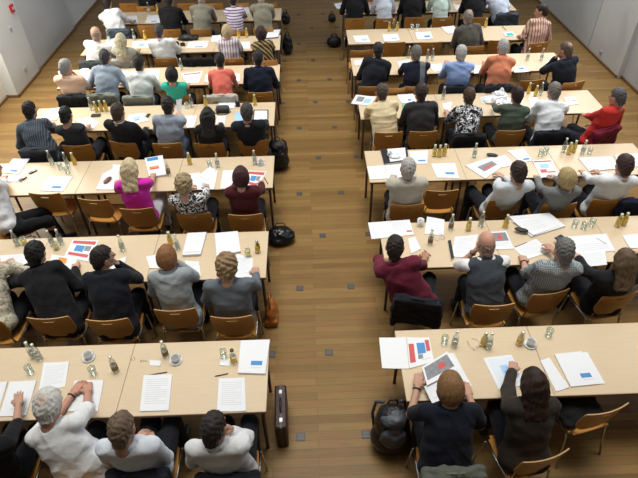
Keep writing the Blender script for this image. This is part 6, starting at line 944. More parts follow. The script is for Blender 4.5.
# ------------------------------------------------------------------ room
def build_room():
    m, nt, b = _new('parquet'); N = nt.nodes.new; K = nt.links.new
    tc = N('ShaderNodeTexCoord'); mp = N('ShaderNodeMapping'); K(tc.outputs['Object'], mp.inputs['Vector'])
    br = N('ShaderNodeTexBrick'); br.offset = .37; br.inputs['Scale'].default_value = 1; br.inputs['Brick Width'].default_value = 1.15; br.inputs['Row Height'].default_value = .085
    br.inputs['Mortar Size'].default_value = .0012; br.inputs['Bias'].default_value = 0
    br.inputs['Color1'].default_value = (.180, .100, .029, 1); br.inputs['Color2'].default_value = (.270, .160, .052, 1); br.inputs['Mortar'].default_value = (.06, .035, .015, 1)
    K(mp.outputs[0], br.inputs['Vector'])
    m2 = N('ShaderNodeMapping'); m2.inputs['Scale'].default_value = (1.2, 26, 1); K(tc.outputs['Object'], m2.inputs['Vector'])
    n = N('ShaderNodeTexNoise'); n.inputs['Scale'].default_value = 3; n.inputs['Detail'].default_value = 5; K(m2.outputs[0], n.inputs['Vector'])
    mx = N('ShaderNodeMix'); mx.data_type = 'RGBA'; mx.blend_type = 'OVERLAY'; mx.inputs[0].default_value = .45; K(br.outputs['Color'], mx.inputs[6]); K(n.outputs['Color'], mx.inputs[7])
    hs = N('ShaderNodeHueSaturation'); hs.inputs['Saturation'].default_value = .98; K(mx.outputs[2], hs.inputs['Color']); K(hs.outputs[0], b.inputs['Base Color'])
    b.inputs['Roughness'].default_value = .36; b.inputs['Specular IOR Level'].default_value = .25
    fl = MB(); fl.box((-6.6, -2.2, -.1), (6.9, 19, 0)); struct('floor', fl, [m])
    wl = simple('wall_panel', (.72, .76, .77), .6, noise=.04, nscale=3); wd = simple('wall_panel_grey', (.62, .66, .69), .6, noise=.04, nscale=3); wc = simple('wall_cream', (.80, .78, .70), .7)
    seam = simple('seam', (.12, .12, .12), .6); bb = simple('baseboard', (.20, .12, .06), .5)
    HT = 5.2
    # left wall: panels between seams, near part set back
    w = MB(); w.box((-6.0, 9.88, 0), (-5.63, 11.03, HT), 0); w.box((-6.0, 11.06, 0), (-5.66, 13.45, HT), 1); w.box((-6.0, 13.48, 0), (-5.69, 19, HT), 0)
    w.box((-5.95, 11.03, 0), (-5.68, 11.06, HT), 2); w.box((-5.95, 13.45, 0), (-5.71, 13.48, HT), 2)
    struct('wall_left', w, [wl, wd, seam])
    w = MB(); w.box((-6.3, 3.0, 0), (-5.84, 9.88, 1.1), 0); w.box((-6.3, 3.0, 4.6), (-5.84, 9.88, HT), 0)
    for y in (3.0, 5.2, 7.4, 9.5): w.box((-6.2, y, 1.1), (-5.84, y+.38 if y > 9 else y+.2, 4.6), 0)
    struct('wall_left_near', w, [wc])
    w = MB()
    for y in (3.2, 5.4, 7.6):
        w.box((-6.12, y, 1.1), (-6.02, y+.06, 4.6)); w.box((-6.12, y+1.94-.0, 1.1), (-6.02, y+2.0, 4.6)); w.box((-6.12, y, 2.6), (-6.02, y+2, 2.66)); w.box((-6.12, y, 1.1), (-6.02, y+2, 1.16)); w.box((-6.12, y, 4.54), (-6.02, y+2, 4.6))
    struct('window_1', w, [simple('window_frame_white', (.7, .7, .7), .5)])
    w = MB(); w.box((-5.63, 9.86, 0), (-5.60, 11.03, .05)); w.box((-5.66, 11.03, 0), (-5.63, 13.48, .05)); w.box((-5.69, 13.48, 0), (-5.66, 18.5, .05)); w.box((-5.84, 3, 0), (-5.81, 9.88, .05)); w.box((-5.84, 9.85, 0), (-5.6, 9.88, .05))
    struct('baseboard_left', w, [bb])
    # right wall
    w = MB(); HR = 2.75
    w.box((6.17, 11.44, 0), (6.6, 19, HR), 1); w.box((6.19, 11.41, 0), (6.6, 11.44, HR), 2); w.box((6.165, 9.99, 0), (6.6, 11.41, HR), 0)
    w.box((6.26, 3, 0), (6.6, 9.99, HR), 1)
    w.box((6.17, 3, 4.9), (6.6, 19, HT), 0)
    for y in (3, 6.4, 9.8, 13.2, 16.6): w.box((6.2, y, HR), (6.5, y+.18, 4.9), 0)
    struct('wall_right', w, [wl, wd, seam])
    w = MB()
    for y in (3.18, 6.58, 9.98, 13.38):
        for k in range(3): w.box((6.3, y+k*1.07, HR), (6.36, y+k*1.07+.05, 4.9))
        w.box((6.3, y, HR), (6.36, y+3.2, HR+.06)); w.box((6.3, y, 3.8), (6.36, y+3.2, 3.85)); w.box((6.3, y, 4.84), (6.36, y+3.2, 4.9))
    struct('window_2', w, [simple('window_frame_white', (.7, .7, .7), .5)])
    w = MB(); w.box((6.14, 11.41, 0), (6.17, 18.5, .05)); w.box((6.135, 9.99, 0), (6.165, 11.41, .05)); w.box((6.23, 3, 0), (6.26, 9.99, .05))
    struct('baseboard_right', w, [bb])
    w = MB(); w.box((-6.3, 18.5, 0), (6.6, 18.9, 8.0)); struct('wall_far', w, [wl])  # unseen far wall, height raised to shade the far floor
    cr = simple('plaster', (.62, .61, .58), .8)
    w = MB(); w.box((-6.6, -2.2, 0), (6.9, -2.0, 6.8)); struct('wall_back', w, [cr])  # unseen back wall, added to block sky light from behind
    w = MB(); w.box((-6.3, -2, 0), (-5.84, 3, 5.2)); w.box((6.26, -2, 0), (6.6, 3, 5.2)); struct('wall_side_near', w, [cr])
    w = MB(); w.box((-6.3, -2, 2.45), (6.6, .75, 2.7)); struct('balcony_slab_1', w, [cr])  # unseen balcony slab under the camera, sized to darken the nearest floor
    w = MB(); w.box((-6.3, -2, 6.6), (6.6, 2.4, 6.8)); w.box((-6.3, 12.0, 6.6), (6.6, 18.9, 6.8)); struct('shade_roof', w, [cr])  # unseen roof strips, added to shade the front rows and the far floor
    # small wall fittings
    t = empty('fire_alarm_box', (-5.63, 10.83, 1.36)); tag(t, 'small red fire alarm box on the left wall', 'alarm')
    w = MB(); w.box((0, -.055, -.07), (.045, .055, .07), 0, .006); link('housing', w.me('housing', [simple('alarm_red', (.45, .015, .03), .4)]), t)
    w = MB(); w.box((.045, -.03, -.02), (.050, .03, .03), 0); link('press_window', w.me('press_window', [simple('alarm_pale', (.6, .55, .55), .3)]), t)
    for nm, lc, s_, lab in (('wall_plate', (-5.63, 10.53, 1.07), 1, 'small square wall plate below the red alarm box'), ('wall_plate', (-5.63, 10.485, .285), 1, 'small square wall plate low on the left wall panel'), ('wall_plate', (6.165, 10.85, .157), -1, 'small square wall plate on the right wall')):
        t = empty(nm, lc); tag(t, lab, 'wall plate', 'wall plates'); w = MB(); w.box((0 if s_ > 0 else -.012, -.045, -.045), (.012 if s_ > 0 else 0, .045, .045), 0, .003)
        link('plate', w.me('plate', [simple('plate_grey', (.44, .47, .49), .4)]), t); w = MB(); w.box((.012*s_-.002, -.018, -.018), (.012*s_+.003, .018, .018)); link('insert', w.me('insert', [simple('plate_insert', (.34, .36, .38), .4)]), t)
    # floor sockets
    w = MB(); w.box((-.042, -.042, 0), (.042, .042, .004), 0, .001); plate = w.me('plate', [M['steel_socket']])
    w = MB(); w.box((-.03, -.03, .004), (.03, .0, .0055)); w.box((-.03, .004, .004), (.03, .03, .0055)); lid = w.me('lid', [simple('socket_lid', (.10, .095, .095), .45, .3)])
    for i, (x, y) in enumerate(SOCKETS):
        r = empty('floor_socket', (x, y, 0)); tag(r, 'small square dark floor socket plate let into the aisle parquet', 'floor socket', 'floor socket plates in the aisle')
        link('plate', plate, r); link('lid', lid, r)
build_room()
# ------------------------------------------------------------------ tables
def plate_mesh(fn, nu, nv, th, hole, mats):
    """thin curved board: fn(u,v)->(point, normal); hole(u,v) true where the board is cut out"""
    idx = {}; V = []; F = []; I = []
    keep = {(i, j) for i in range(nu) for j in range(nv) if not hole((i+.5)/nu, (j+.5)/nv)}
    def vid(i, j, s_):
        k = (i, j, s_)
        if k not in idx:
            p, n = fn(i/nu, j/nv); idx[k] = len(V); V.append(tuple(Vector(p)+Vector(n)*(th/2*s_)))
        return idx[k]
    for (i, j) in keep:
        F.append((vid(i, j, 1), vid(i+1, j, 1), vid(i+1, j+1, 1), vid(i, j+1, 1))); I.append(0)
        F.append((vid(i, j+1, -1), vid(i+1, j+1, -1), vid(i+1, j, -1), vid(i, j, -1))); I.append(0)
        for (di, dj, a, b) in ((-1, 0, (i, j+1), (i, j)), (1, 0, (i+1, j), (i+1, j+1)), (0, -1, (i, j), (i+1, j)), (0, 1, (i+1, j+1), (i, j+1))):
            if (i+di, j+dj) not in keep:
                F.append((vid(*a, 1), vid(*a, -1), vid(*b, -1), vid(*b, 1))[::-1]); I.append(1)
    return mesh('board', V, F, mats, I, False)
TW, TD = 1.25, .75
tt = MB(); tt.box((-TW/2+.0015, -TD/2, .712), (TW/2-.0015, TD/2, .74), 0, .003); top_me = tt.me('tabletop', [M['beech']])
eb = MB(); _V = []; _F = []
for z in (.7115, .7365):
    for d in (.0025, -.006):
        for sx, sy in ((-1, -1), (1, -1), (1, 1), (-1, 1)): _V.append((sx*(TW/2-.004+d*.5), sy*(TD/2+d), z))
for i in range(4):
    j = (i+1) % 4
    _F += [(i, j, 8+j, 8+i), (4+j, 4+i, 12+i, 12+j), (8+i, 8+j, 12+j, 12+i), (j, i, 4+i, 4+j)]
eb.add(_V, _F)
edge_me = eb.me('edge_band', [M['beech_edge']])
fr = MB(); x0, y0 = TW/2-.045, TD/2-.075
for s_ in (-1, 1): fr.box((-x0, s_*y0-.012, .672), (x0, s_*y0+.012, .712)); fr.box((s_*x0-.012, -y0, .672), (s_*x0+.012, y0, .712))
frame_me = fr.me('under_frame', [M['bronze']])
lg = MB(); lg.tube([(0, 0, 0), (0, 0, .02), (0, 0, .712)], [.019, .016, .017], 10); leg_me = lg.me('leg', [M['bronze']], True)
ORD = ['nearest', 'second', 'third', 'fourth', 'fifth', 'sixth', 'seventh']
POS = ['aisle-end', 'middle', 'wall-end']
for side, rows, x_, dr in (('left', LN, [-.425, -.497, -.480, -.515, -.475, -.50, -.515], -1), ('right', RN, [.748, .771, .757, .793, .80, .815, .82], 1)):
    for i, ny in enumerate(rows):
        for k in range(3):
            xa = x_[i]
            r = empty('conference_table', (xa+dr*TW*(k+.5), ny+TD/2, 0)); tag(r, f'{POS[k]} beech table of the {ORD[i]} {side} row, light top on brown legs', 'table', 'beech tables in rows')
            tp_o = link('tabletop', top_me, r); link('edge_band', edge_me, tp_o); link('under_frame', frame_me, r)
            for sx in (-1, 1):
                for sy in (-1, 1): link('leg', leg_me, r, (sx*x0, sy*y0, 0))
# ------------------------------------------------------------------ chairs
def back_fn(u, v):
    z = .52+.32*v; hw = .205*(1-.38*max(0, 1-v/.42)**2.0)*(1-.05*max(0, (v-.85)/.15)**2)
    x = (2*u-1)*hw; y = -.185-.055*v-.035*(1-(x/.21)**2)+.02
    return (x, y, z), (x*.25, -1, .1)
def seat_fn(u, v):
    x = (2*u-1)*.20*(1-.12*v*v); y = -.20+.41*v; z = .452-.018*math.sin(v*3.0)-.035*max(0, v-.8)**1.5*8+.012*(x/.2)**2
    return (x, y, z), (0, .1, 1)
ch_back = plate_mesh(back_fn, 24, 20, .011, lambda u, v: .36 < u < .64 and .80 < v < .86, [M['ply'], M['ply_edge']])
ch_seat = plate_mesh(seat_fn, 14, 12, .012, lambda u, v: (u < .08 or u > .92) and (v > .92 or v < .08), [M['ply'], M['ply_edge']])
def leg_front(s_): return MB().tube([(s_*.215, .225, .0), (s_*.205, .20, .25), (s_*.20, .185, .41), (s_*.195, .165, .43)], .0105, 8).me('leg', [M['chrome']], True)
def leg_rear(s_): return MB().tube([(s_*.225, -.245, .0), (s_*.205, -.19, .25), (s_*.20, -.16, .40), (s_*.195, -.14, .43)], .0105, 8).me('leg', [M['chrome']], True)
def rail(s_): return MB().tube([(s_*.195, .17, .43), (s_*.195, 0, .425), (s_*.195, -.15, .43), (s_*.180, -.172, .46), (s_*.145, -.165, .53), (s_*.140, -.180, .62)], .0095, 8).me('side_rail', [M['chrome']], True)
ch_parts = [('seat', ch_seat), ('backrest', ch_back)]+[('leg', leg_front(s_)) for s_ in (-1, 1)]+[('leg', leg_rear(s_)) for s_ in (-1, 1)]+[('side_rail', rail(s_)) for s_ in (-1, 1)]
for (xy, yaw, lab, grp) in CHAIRS:
    r = empty('plywood_chair', (xy[0], xy[1], 0), R(yaw)); tag(r, lab, 'chair', grp)
    for nm, me in ch_parts: link(nm, me, r)
# ------------------------------------------------------------------ jackets over chair backs
def jacket(xy, yaw, col, lab, size, idx):
    r = empty('jacket', (xy[0], xy[1], .5), R(yaw)); tag(r, lab, 'jacket', 'jackets hung on chairs')
    w = .215*(1+.25*(size-1)); vs = .012
    g = SDF((-.36, -.36, -.36), (.36, .02, .44), vs)
    ext = .10 if size > 1.3 else 0
    g.box((0, -.235, .15), (w, .006, .19), .017, rotx(.15), 0)
    g.chain([(-w*1.0, -.205, .318), (-w*.7, -.222, .342), (0, -.240, .350), (w*.7, -.222, .342), (w*1.0, -.205, .318)], [.026, .028, .030, .028, .026], .02)
    g.box((0, -.180, .24), (w*.85, .004, .085), .010, rotx(.10), .02)
    for s_ in (-1, 1): g.chain([(s_*(w-.01), -.205, .31), (s_*(w+.012), -.22, .15), (s_*(w+.004), -.235, -.06-ext)], [.030, .032, .026], .03)
    if ext: g.box((0, -.25, .10), (w+.07, .012, .26), .02, None, .04)
    g.wrinkle(.004, 30, idx+200); g.folds(.012, idx+70, 50.); x, y, z = g.grid()
    hem = -.08-ext+.045*np.sin(7*x+idx)
    g.d = np.maximum(g.d, hem-z+0*y).astype(np.float32)
    a, b = g.mesh(); sh_o = link('shell', fastmesh('shell', [(smooth_pts(a, b, 1), b, 0)], [cloth(col)]), r)
    g = SDF((-.16, -.32, .24), (.16, -.14, .46), .007)
    g.chain([(.08*math.cos(t), -.238+.022*math.sin(t), .366-.010*math.cos(2*t)) for t in np.linspace(math.pi, 2*math.pi, 9)], [.010]*9, .01); a, b = g.mesh()
    link('collar', fastmesh('collar', [(a, b, 0)], [cloth([v*1.25 for v in col])]), sh_o)
for i, (xy, yaw, col, lab, size) in enumerate(JACKETS): jacket(xy, yaw, col, lab, size, i)
# ------------------------------------------------------------------ papers
def paper(name, cat, Q, t, marks, lab, grp, mat, idx):
    Q = [Vector(q) for q in Q]; c = sum(Q, Vector())/4; zb = min(q.z for q in Q); c.z = zb; rel = [q-c for q in Q]
    rr = random.Random(idx)
    flat = max(q.z for q in Q)-zb < .002
    us = sorted({0, 1, .25, .5, .75}|{m[0] for m in marks}|{m[2] for m in marks}); vs_ = sorted({0, 1, .25, .5, .75}|{m[1] for m in marks}|{m[3] for m in marks})
    us = [u for u in us if 0 <= u <= 1]; vs_ = [v for v in vs_ if 0 <= v <= 1]
    mats = [M['paper']]; names = ['paper']
    for m in marks:
        if m[4] not in names: names.append(m[4]); mats.append(M[m[4]])
    curl = [rr.uniform(0, .010 if t < .0055 else .0) for _ in range(4)]
    def pt(u, v, top):
        a = rel[0].lerp(rel[1], u); b = rel[3].lerp(rel[2], u); p = a.lerp(b, v)
        k = curl[0]*((1-u)*(1-v))**3+curl[1]*(u*(1-v))**3+curl[2]*(u*v)**3+curl[3]*((1-u)*v)**3
        return (p.x, p.y, p.z+.0008+k+(t if top else 0))
    nu, nv = len(us), len(vs_); V = [pt(u, v, 1) for v in vs_ for u in us]+[pt(u, v, 0) for v in vs_ for u in us]; F = []; I = []; n = nu*nv
    for j in range(nv-1):
        for i in range(nu-1):
            a = j*nu+i; uc, vc = (us[i]+us[i+1])/2, (vs_[j]+vs_[j+1])/2; mi = 0
            for m in marks:
                if m[0] < uc < m[2] and m[1] < vc < m[3]: mi = names.index(m[4])
            F.append((a+nu, a+nu+1, a+1, a)); I.append(mi); F.append((n+a, n+a+1, n+a+nu+1, n+a+nu)); I.append(0)
    side = 0
    for i in range(nu-1):
        F.append((i, i+1, n+i+1, n+i)); a = (nv-1)*nu+i; F.append((a+1, a, n+a, n+a+1)); I += [side, side]
    for j in range(nv-1):
        a = j*nu; F.append((a+nu, a, n+a, n+a+nu)); b = a+nu-1; F.append((b, b+nu, n+b+nu, n+b)); I += [side, side]
    o = link(name, mesh(name, V, F, mats, I), None, c); tag(o, lab, cat, grp); return o
for i, a in enumerate(PAPERS): paper(*a, i)
# ------------------------------------------------------------------ bottles, cups and glasses
def prof_water(): return [(.0, .0), (.026, .0), (.029, .006), (.029, .115), (.026, .135), (.014, .165), (.0125, .195), (.0135, .20)]
def prof_juice(): return [(.0, .0), (.027, .0), (.030, .006), (.030, .095), (.027, .112), (.0165, .138), (.015, .160), (.016, .165)]
bw = MB().lathe(prof_water(), 18, 0).me('glass_body', [M['glass']], True); bj = MB().lathe(prof_juice(), 18, 0).me('glass_body', [M['glass']], True)
lj = MB().lathe([(.0, .003), (.0262, .003), (.0285, .008), (.0285, .095), (.0255, .112), (.0150, .138), (.0135, .145), (0, .145)], 16, 0, False).me('juice', [M['juice']], True)
lw = MB().lathe([(.0, .003), (.0270, .006), (.0275, .03), (0, .03)], 16, 0, False).me('water', [glassmat('water', (.96, .98, .98), .05)], True)
def capm(z, r, m): return MB().lathe([(0, z), (r, z), (r+.001, z+.003), (r, z+.017), (r-.003, z+.019), (0, z+.019)], 14, 0, False).me('cap', [m], True)
def labm(r, z0, z1, m): return MB().lathe([(r, z0), (r, z1)], 18, 0, False).me('label', [m], True)
cw, cj, cd = capm(.196, .0145, M['cap']), capm(.160, .0170, M['cap']), capm(.160, .0170, M['darkcap'])
BK_ = {'water': [('glass_body', bw), ('cap', cw), ('label', labm(.0296, .04, .085, M['wlabel'])), ('water', lw)],
       'half': [('glass_body', bw), ('cap', cw), ('label', labm(.0296, .03, .09, M['dlabel'])), ('neck_label', labm(.0215, .142, .150, M['label'])), ('water', lw)],
       'juice': [('glass_body', bj), ('juice', lj), ('cap', cj), ('label', labm(.0306, .035, .075, M['label']))],
       'mini': [('glass_body', bj), ('cap', cd), ('label', labm(.0306, .03, .085, M['label']))]}
for xy, kind, lab in BOTTLES:
    r = empty('bottle', (xy[0], xy[1], .7405), rng.uniform(0, 6)); tag(r, lab, 'bottle', 'bottles on the tables')
    gb = None
    for nm, me in BK_[kind]:
        o = link(nm, me, gb if gb and 'label' in nm else r); gb = gb or o
cupb = MB().lathe([(0, .012), (.022, .012), (.024, .014), (.036, .045), (.041, .070), (.0425, .071), (.039, .069), (.033, .045), (.021, .019), (0, .018)], 20, 0, False).me('cup_bowl', [M['porcelain']], True)
mugb = MB().lathe([(0, .0), (.034, .0), (.037, .004), (.039, .085), (.036, .086), (.034, .01), (0, .008)], 20, 0, False)
mugd = mugb.me('mug_bowl', [simple('dark_ceramic', (.02, .02, .025), .25)], True); mugb = mugb.me('mug_bowl', [M['porcelain']], True)
cofm = MB().lathe([(0, .055), (.0352, .055)], 20, 0, False).me('coffee', [M['coffee']])
hndl = MB().tube([(.036, 0, .058), (.055, 0, .058), (.060, 0, .045), (.050, 0, .030), (.030, 0, .028)], .0042, 8).me('handle', [M['porcelain']], True)
hndld = MB().tube([(.036, 0, .068), (.058, 0, .066), (.062, 0, .045), (.056, 0, .026), (.036, 0, .022)], .005, 8).me('handle', [simple('dark_ceramic', (.02, .02, .025), .25)], True)
sauc = MB().lathe([(0, .0), (.035, .0), (.042, .004), (.058, .010), (.059, .012), (.042, .0075), (.03, .006), (0, .006)], 24, 0, False).me('saucer', [M['porcelain']], True)
gl = MB().lathe([(0, .0), (.027, .0), (.029, .003), (.034, .095), (.0325, .095), (.0275, .008), (0, .008)], 18, 0, False).me('tumbler', [M['glass']], True)
gj = MB().lathe([(0, .009), (.0272, .009), (.030, .05), (0, .05)], 16, 0, False).me('juice', [M['juice']], True)
for xy, kind, lab in CUPS:
    z = .7405; a = rng.uniform(-1, 1)
    if kind == 'cup':
        s_ = link('saucer', sauc, None, (xy[0], xy[1], z)); tag(s_, 'white saucer under the '+lab, 'saucer', 'saucers under the cups'); z += -.0055
    nm = {'cup': 'coffee_cup', 'mug': 'mug', 'darkcup': 'mug'}.get(kind, 'drinking_glass')
    r = empty(nm, (xy[0], xy[1], z), a); tag(r, lab, 'cup' if kind == 'cup' else 'mug' if 'mug' == nm else 'glass', 'cups and glasses on the tables')
    if kind == 'cup': link('bowl', cupb, r); link('coffee', cofm, r); link('handle', hndl, r)
    elif kind == 'mug': link('bowl', mugb, r); link('coffee', cofm, r); link('handle', hndl, r)
    elif kind == 'darkcup': link('bowl', mugd, r); link('handle', hndld, r)
    else:
        link('tumbler', gl, r)
        if kind == 'juiceglass': link('juice', gj, r)
# ------------------------------------------------------------------ small things and bags
def sdf_obj(name, g, mat, parent=None, it=1):
    a, b = g.mesh(); return link(name, fastmesh(name, [(smooth_pts(a, b, it), b, 0)], [mat]), parent)
def do_misc(e, idx):
    k = e[0]
    if k == 'pen':
        a, b = Vector(e[1]), Vector(e[2]); d = (b-a); L = d.length; d.normalize(); r = empty('pen', a); r.rotation_euler = (0, 0, math.atan2(d.y, d.x)); tag(r, e[4], 'pen', 'pens on the tables')
        m = simple('pen_plastic', tuple(e[3]), .3)
        link('barrel', MB().tube([(.012, 0, .0), (L, 0, .0)], .0048, 8).me('barrel', [m], True), r); link('tip', MB().tube([(0, 0, 0), (.012, 0, 0)], [.001, .0048], 8).me('tip', [M['chrome']], True), r)
        link('clip', MB().box((L-.04, -.0015, .0046), (L-.002, .0015, .0070)).me('clip', [M['chrome']]), r)
    elif k == 'key':
        r = empty('key', (e[1][0], e[1][1], .743)); tag(r, e[2], 'key')
        link('bow', MB().tube([(.011*math.cos(t)-.02, .011*math.sin(t), 0) for t in np.linspace(0, 6.283, 13)], .0025, 6).me('bow', [M['chrome']], True), r); link('blade', MB().box((-.01, -.003, -.0015), (.028, .003, .0015)).box((.016, -.008, -.0015), (.026, -.002, .0015)).me('blade', [M['chrome']]), r)
    elif k == 'ring':
        o = link('metal_ring', MB().tube([(.016*math.cos(t), .016*math.sin(t), 0) for t in np.linspace(0, 6.283, 19)], .0025, 6).me('metal_ring', [M['chrome']], True), None, (e[1][0], e[1][1], .743)); tag(o, e[2], 'ring')
    elif k == 'glasses':
        r = empty('spectacles', (e[1][0], e[1][1], .758), R(e[2])); tag(r, e[3], 'spectacles', 'spectacles on the tables')
        for s_ in (-1, 1):
            link('rim', MB().tube([(s_*.034+.024*math.cos(t), 0, .018*math.sin(t)) for t in np.linspace(0, 6.283, 17)], .0018, 6).me('rim', [M['chrome']], True), r)
            link('temple', MB().tube([(s_*.058, 0, .004), (s_*.055, .05, .0), (s_*.03, .11, -.012)], .0018, 6).me('temple', [M['chrome']], True), r)
        link('bridge', MB().tube([(-.011, 0, .004), (0, .002, .008), (.011, 0, .004)], .0016, 6).me('bridge', [M['chrome']], True), r)
    elif k in ('sunglasses', 'spectcase'):
        r = empty('glasses_case', (e[1][0], e[1][1], e[1][2]+.018), R(e[2])); tag(r, e[3], 'glasses case', 'glasses cases on the tables'); m = M['black'] if k == 'sunglasses' else M['brown_case']
        g = SDF((-.1, -.05, -.03), (.1, .05, .03), .005); g.ell((0, 0, 0), (.078, .034, .017), k=0); o = sdf_obj('shell', g, m, r)
        link('hinge', MB().tube([(-.05, .033, 0), (.05, .033, 0)], .003, 6).me('hinge', [M['chrome']], True), r)
    elif k == 'phone':
        r = empty('mobile_phone', (e[1][0], e[1][1], e[1][2]+.001), R(e[2])); tag(r, e[3], 'phone', 'phones on the tables')
        link('case', MB().box((-.055, -.024, 0), (.055, .024, .015), 0, .004).me('case', [M['phone']]), r); link('screen', MB().box((0, -.018, .015), (.042, .018, .0155)).me('screen', [simple('screen', (.03, .035, .045), .1)]), r)
        link('keypad', MB().box((-.045, -.018, .015), (-.006, .018, .0155)).me('keypad', [simple('keys', (.06, .06, .065), .4)]), r)
    elif k == 'pad':
        r = empty('flat_case', (e[1][0], e[1][1], .7405)); tag(r, e[2], 'case'); link('cover', MB().box((-.07, -.04, 0), (.07, .04, .02), 0, .004).me('cover', [M['black']]), r); link('zip', MB().box((-.066, -.0415, .009), (.066, -.0395, .011)).me('zip', [M['chrome']]), r)
    elif k in ('camerabag', 'camera'):
        s_ = 1 if k == 'camerabag' else .75; nm = 'camera_bag' if k == 'camerabag' else 'camera'
        r = empty(nm, (e[1][0], e[1][1], .7405)); tag(r, e[2], nm.replace('_', ' '), None); m = M['nylon'] if k == 'camerabag' else M['phone']
        if k == 'camera':
            link('camera_body', MB().box((-.045, -.02, 0), (.045, .02, .06), 0, .006).me('camera_body', [m]), r); l = MB().lathe([(0, 0), (.024, 0), (.026, .03), (.02, .032), (0, .03)], 14, 0, False).me('lens', [M['black']], True); o = link('lens', l, r, (0, .02, .03)); o.rotation_euler = (-math.pi/2, 0, 0)
        else:
            g = SDF((-.12, -.08, 0), (.12, .08, .12), .008); g.box((0, 0, .045), (.085, .04, .03), .014, None, 0); g.wrinkle(.002, 60, idx); sdf_obj('pouch', g, m, r)
            link('flap', MB().box((-.09, -.056, .05), (.09, .05, .096), 0, .01).me('flap', [simple('flap_grey', (.045, .05, .055), .5)]), r); link('strap', MB().tube([(-.1, 0, .06), (-.13, -.03, .006), (-.05, -.10, .004), (.06, -.09, .004), (.12, -.02, .006), (.1, 0, .06)], .006, 6).me('strap', [M['black']], True), r)
    elif k == 'tablebag':
        r = empty('handbag', (e[1][0], e[1][1], .7405)); tag(r, e[2], 'bag'); g = SDF((-.26, -.16, 0), (.26, .16, .14), .012); g.box((0, 0, .03), (.17, .07, .012), .02, None, 0); g.ell((-.05, 0, .05), (.1, .07, .05), k=.03); g.wrinkle(.004, 35, idx); sdf_obj('pouch', g, M['nylon'], r)
        link('strap', MB().tube([(-.17, .02, .03), (-.22, -.04, .012), (-.1, -.12, .008), (.08, -.11, .008), (.17, -.02, .03)], .007, 6).me('strap', [M['black']], True), r)
    elif k == 'cloth':
        g = SDF((-.11, -.13, -.01), (.11, .13, .10), .007); g.ell((0, 0, .012), (.075, .09, .022), k=0); g.ell((-.02, .05, .04), (.03, .035, .045), k=.02); g.ell((.03, -.03, .02), (.04, .04, .025), k=.02); g.wrinkle(.006, 55, 3)
        o = sdf_obj('tissue', g, M['paper']); o.location = (e[1][0], e[1][1], e[1][2]); o.rotation_euler = (0, 0, idx*1.3); tag(o, e[2], 'tissue')
    elif k == 'seatjacket':
        g = SDF((-.3, -.25, -.1), (.3, .35, .2), .012); g.box((0, .02, .0), (.17, .16, .012), .03, None, 0); g.ell((-.08, .02, .04), (.12, .14, .05), k=.05); g.ell((.08, .06, .03), (.1, .1, .045), k=.05); g.chain([(-.15, .1, .03), (-.24, .05, -.02), (-.25, -.05, -.1)], [.05, .045, .04], .03); g.wrinkle(.007, 32, 9)
        r = empty('jacket', (e[1][0], e[1][1], .50), R(e[2])); tag(r, e[3], 'jacket'); sdf_obj('shell', g, cloth((.010, .010, .012)), r)
    elif k == 'briefcase':
        # stands on its long side, handle up, long axis along the aisle
        x, y, z = e[1]; r = empty('briefcase', (x, y, 0), R(2)); tag(r, e[2], 'briefcase'); h = .34
        link('case', MB().box((-.055, -.225, .0), (.055, .225, h), 0, .012).me('case', [M['leather']]), r)
        link('frame_strip', MB().box((-.006, -.2265, -.0), (.006, .2265, h+.002)).me('frame_strip', [simple('strip', (.10, .075, .06), .4, .4)]), r)
        link('handle', MB().tube([(0, -.07, h), (0, -.065, h+.028), (0, 0, h+.034), (0, .065, h+.028), (0, .07, h)], [.006, .008, .010, .008, .006], 8).me('handle', [M['leather']], True), r)
        for s_ in (-1, 1): link('latch', MB().box((-.014, s_*.145-.022, h), (.016, s_*.145+.022, h+.005), 0, .0015).box((-.012, s_*.145-.014, h+.005), (.012, s_*.145+.014, h+.009)).me('latch', [simple('latch_steel', (.75, .74, .72), .25, .9)]), r)
    elif k == 'rucksack':
        x, y, z = e[1]; r = empty('rucksack', (x, y, 0)); r.scale = (1.08, 1.08, 1.25) if e[4] == 'grey' else (1, 1, 1); tag(r, e[2], 'rucksack'); m = M['nylon']; gm = M['gnylon'] if e[4] == 'grey' else M['nylon']
        y0 = .0
        g = SDF((-.24, -.2, 0), (.24, .22, .56), .012); g.ell((0, 0, .14), (.17, .14, .16), k=0); g.ell((0, .01, .32), (.145, .115, .17), k=.06); g.wrinkle(.006, 28, idx); X, Y, Z = g.grid(); g.d = np.maximum(g.d, .001-Z+0*X+0*Y).astype(np.float32); sdf_obj('main_pouch', g, m, r)
        g = SDF((-.2, -.25, .05), (.2, .1, .5), .012); g.ell((0, -.10, .26), (.11, .05, .12), k=0); g.ell((0, -.02, .42), (.11, .10, .06), k=.03); g.wrinkle(.006, 34, idx+2); sdf_obj('front_pocket', g, gm, r)
        for s_ in (-1, 1): link('strap', MB().tube([(s_*.07, .09, .46), (s_*.12, .15, .38), (s_*.14, .16, .22), (s_*.12, .11, .08)], .014, 6).me('strap', [gm], True), r)
        link('carry_loop', MB().tube([(-.04, .06, .48), (-.03, .06, .52), (.03, .06, .52), (.04, .06, .48)], .008, 6).me('carry_loop', [M['black']], True), r)
    elif k == 'bag':
        x, y, z = e[1]; w, h = e[3], e[4]; r = empty('bag', (x, y, 0)); tag(r, e[2], 'bag'); m = M['plastic_bag'] if 'shiny' in e[2] else M['nylon']
        g = SDF((-w-.05, -w-.05, 0), (w+.05, w+.05, h+.1), .012); g.ell((0, 0, h*.42), (w, w*.8, h*.46), k=0); g.ell((0, 0, h*.75), (w*.7, w*.5, h*.28), k=.05); g.wrinkle(.007, 26, idx); X, Y, Z = g.grid(); g.d = np.maximum(g.d, .001-Z+0*X+0*Y).astype(np.float32); sdf_obj('pouch', g, m, r)
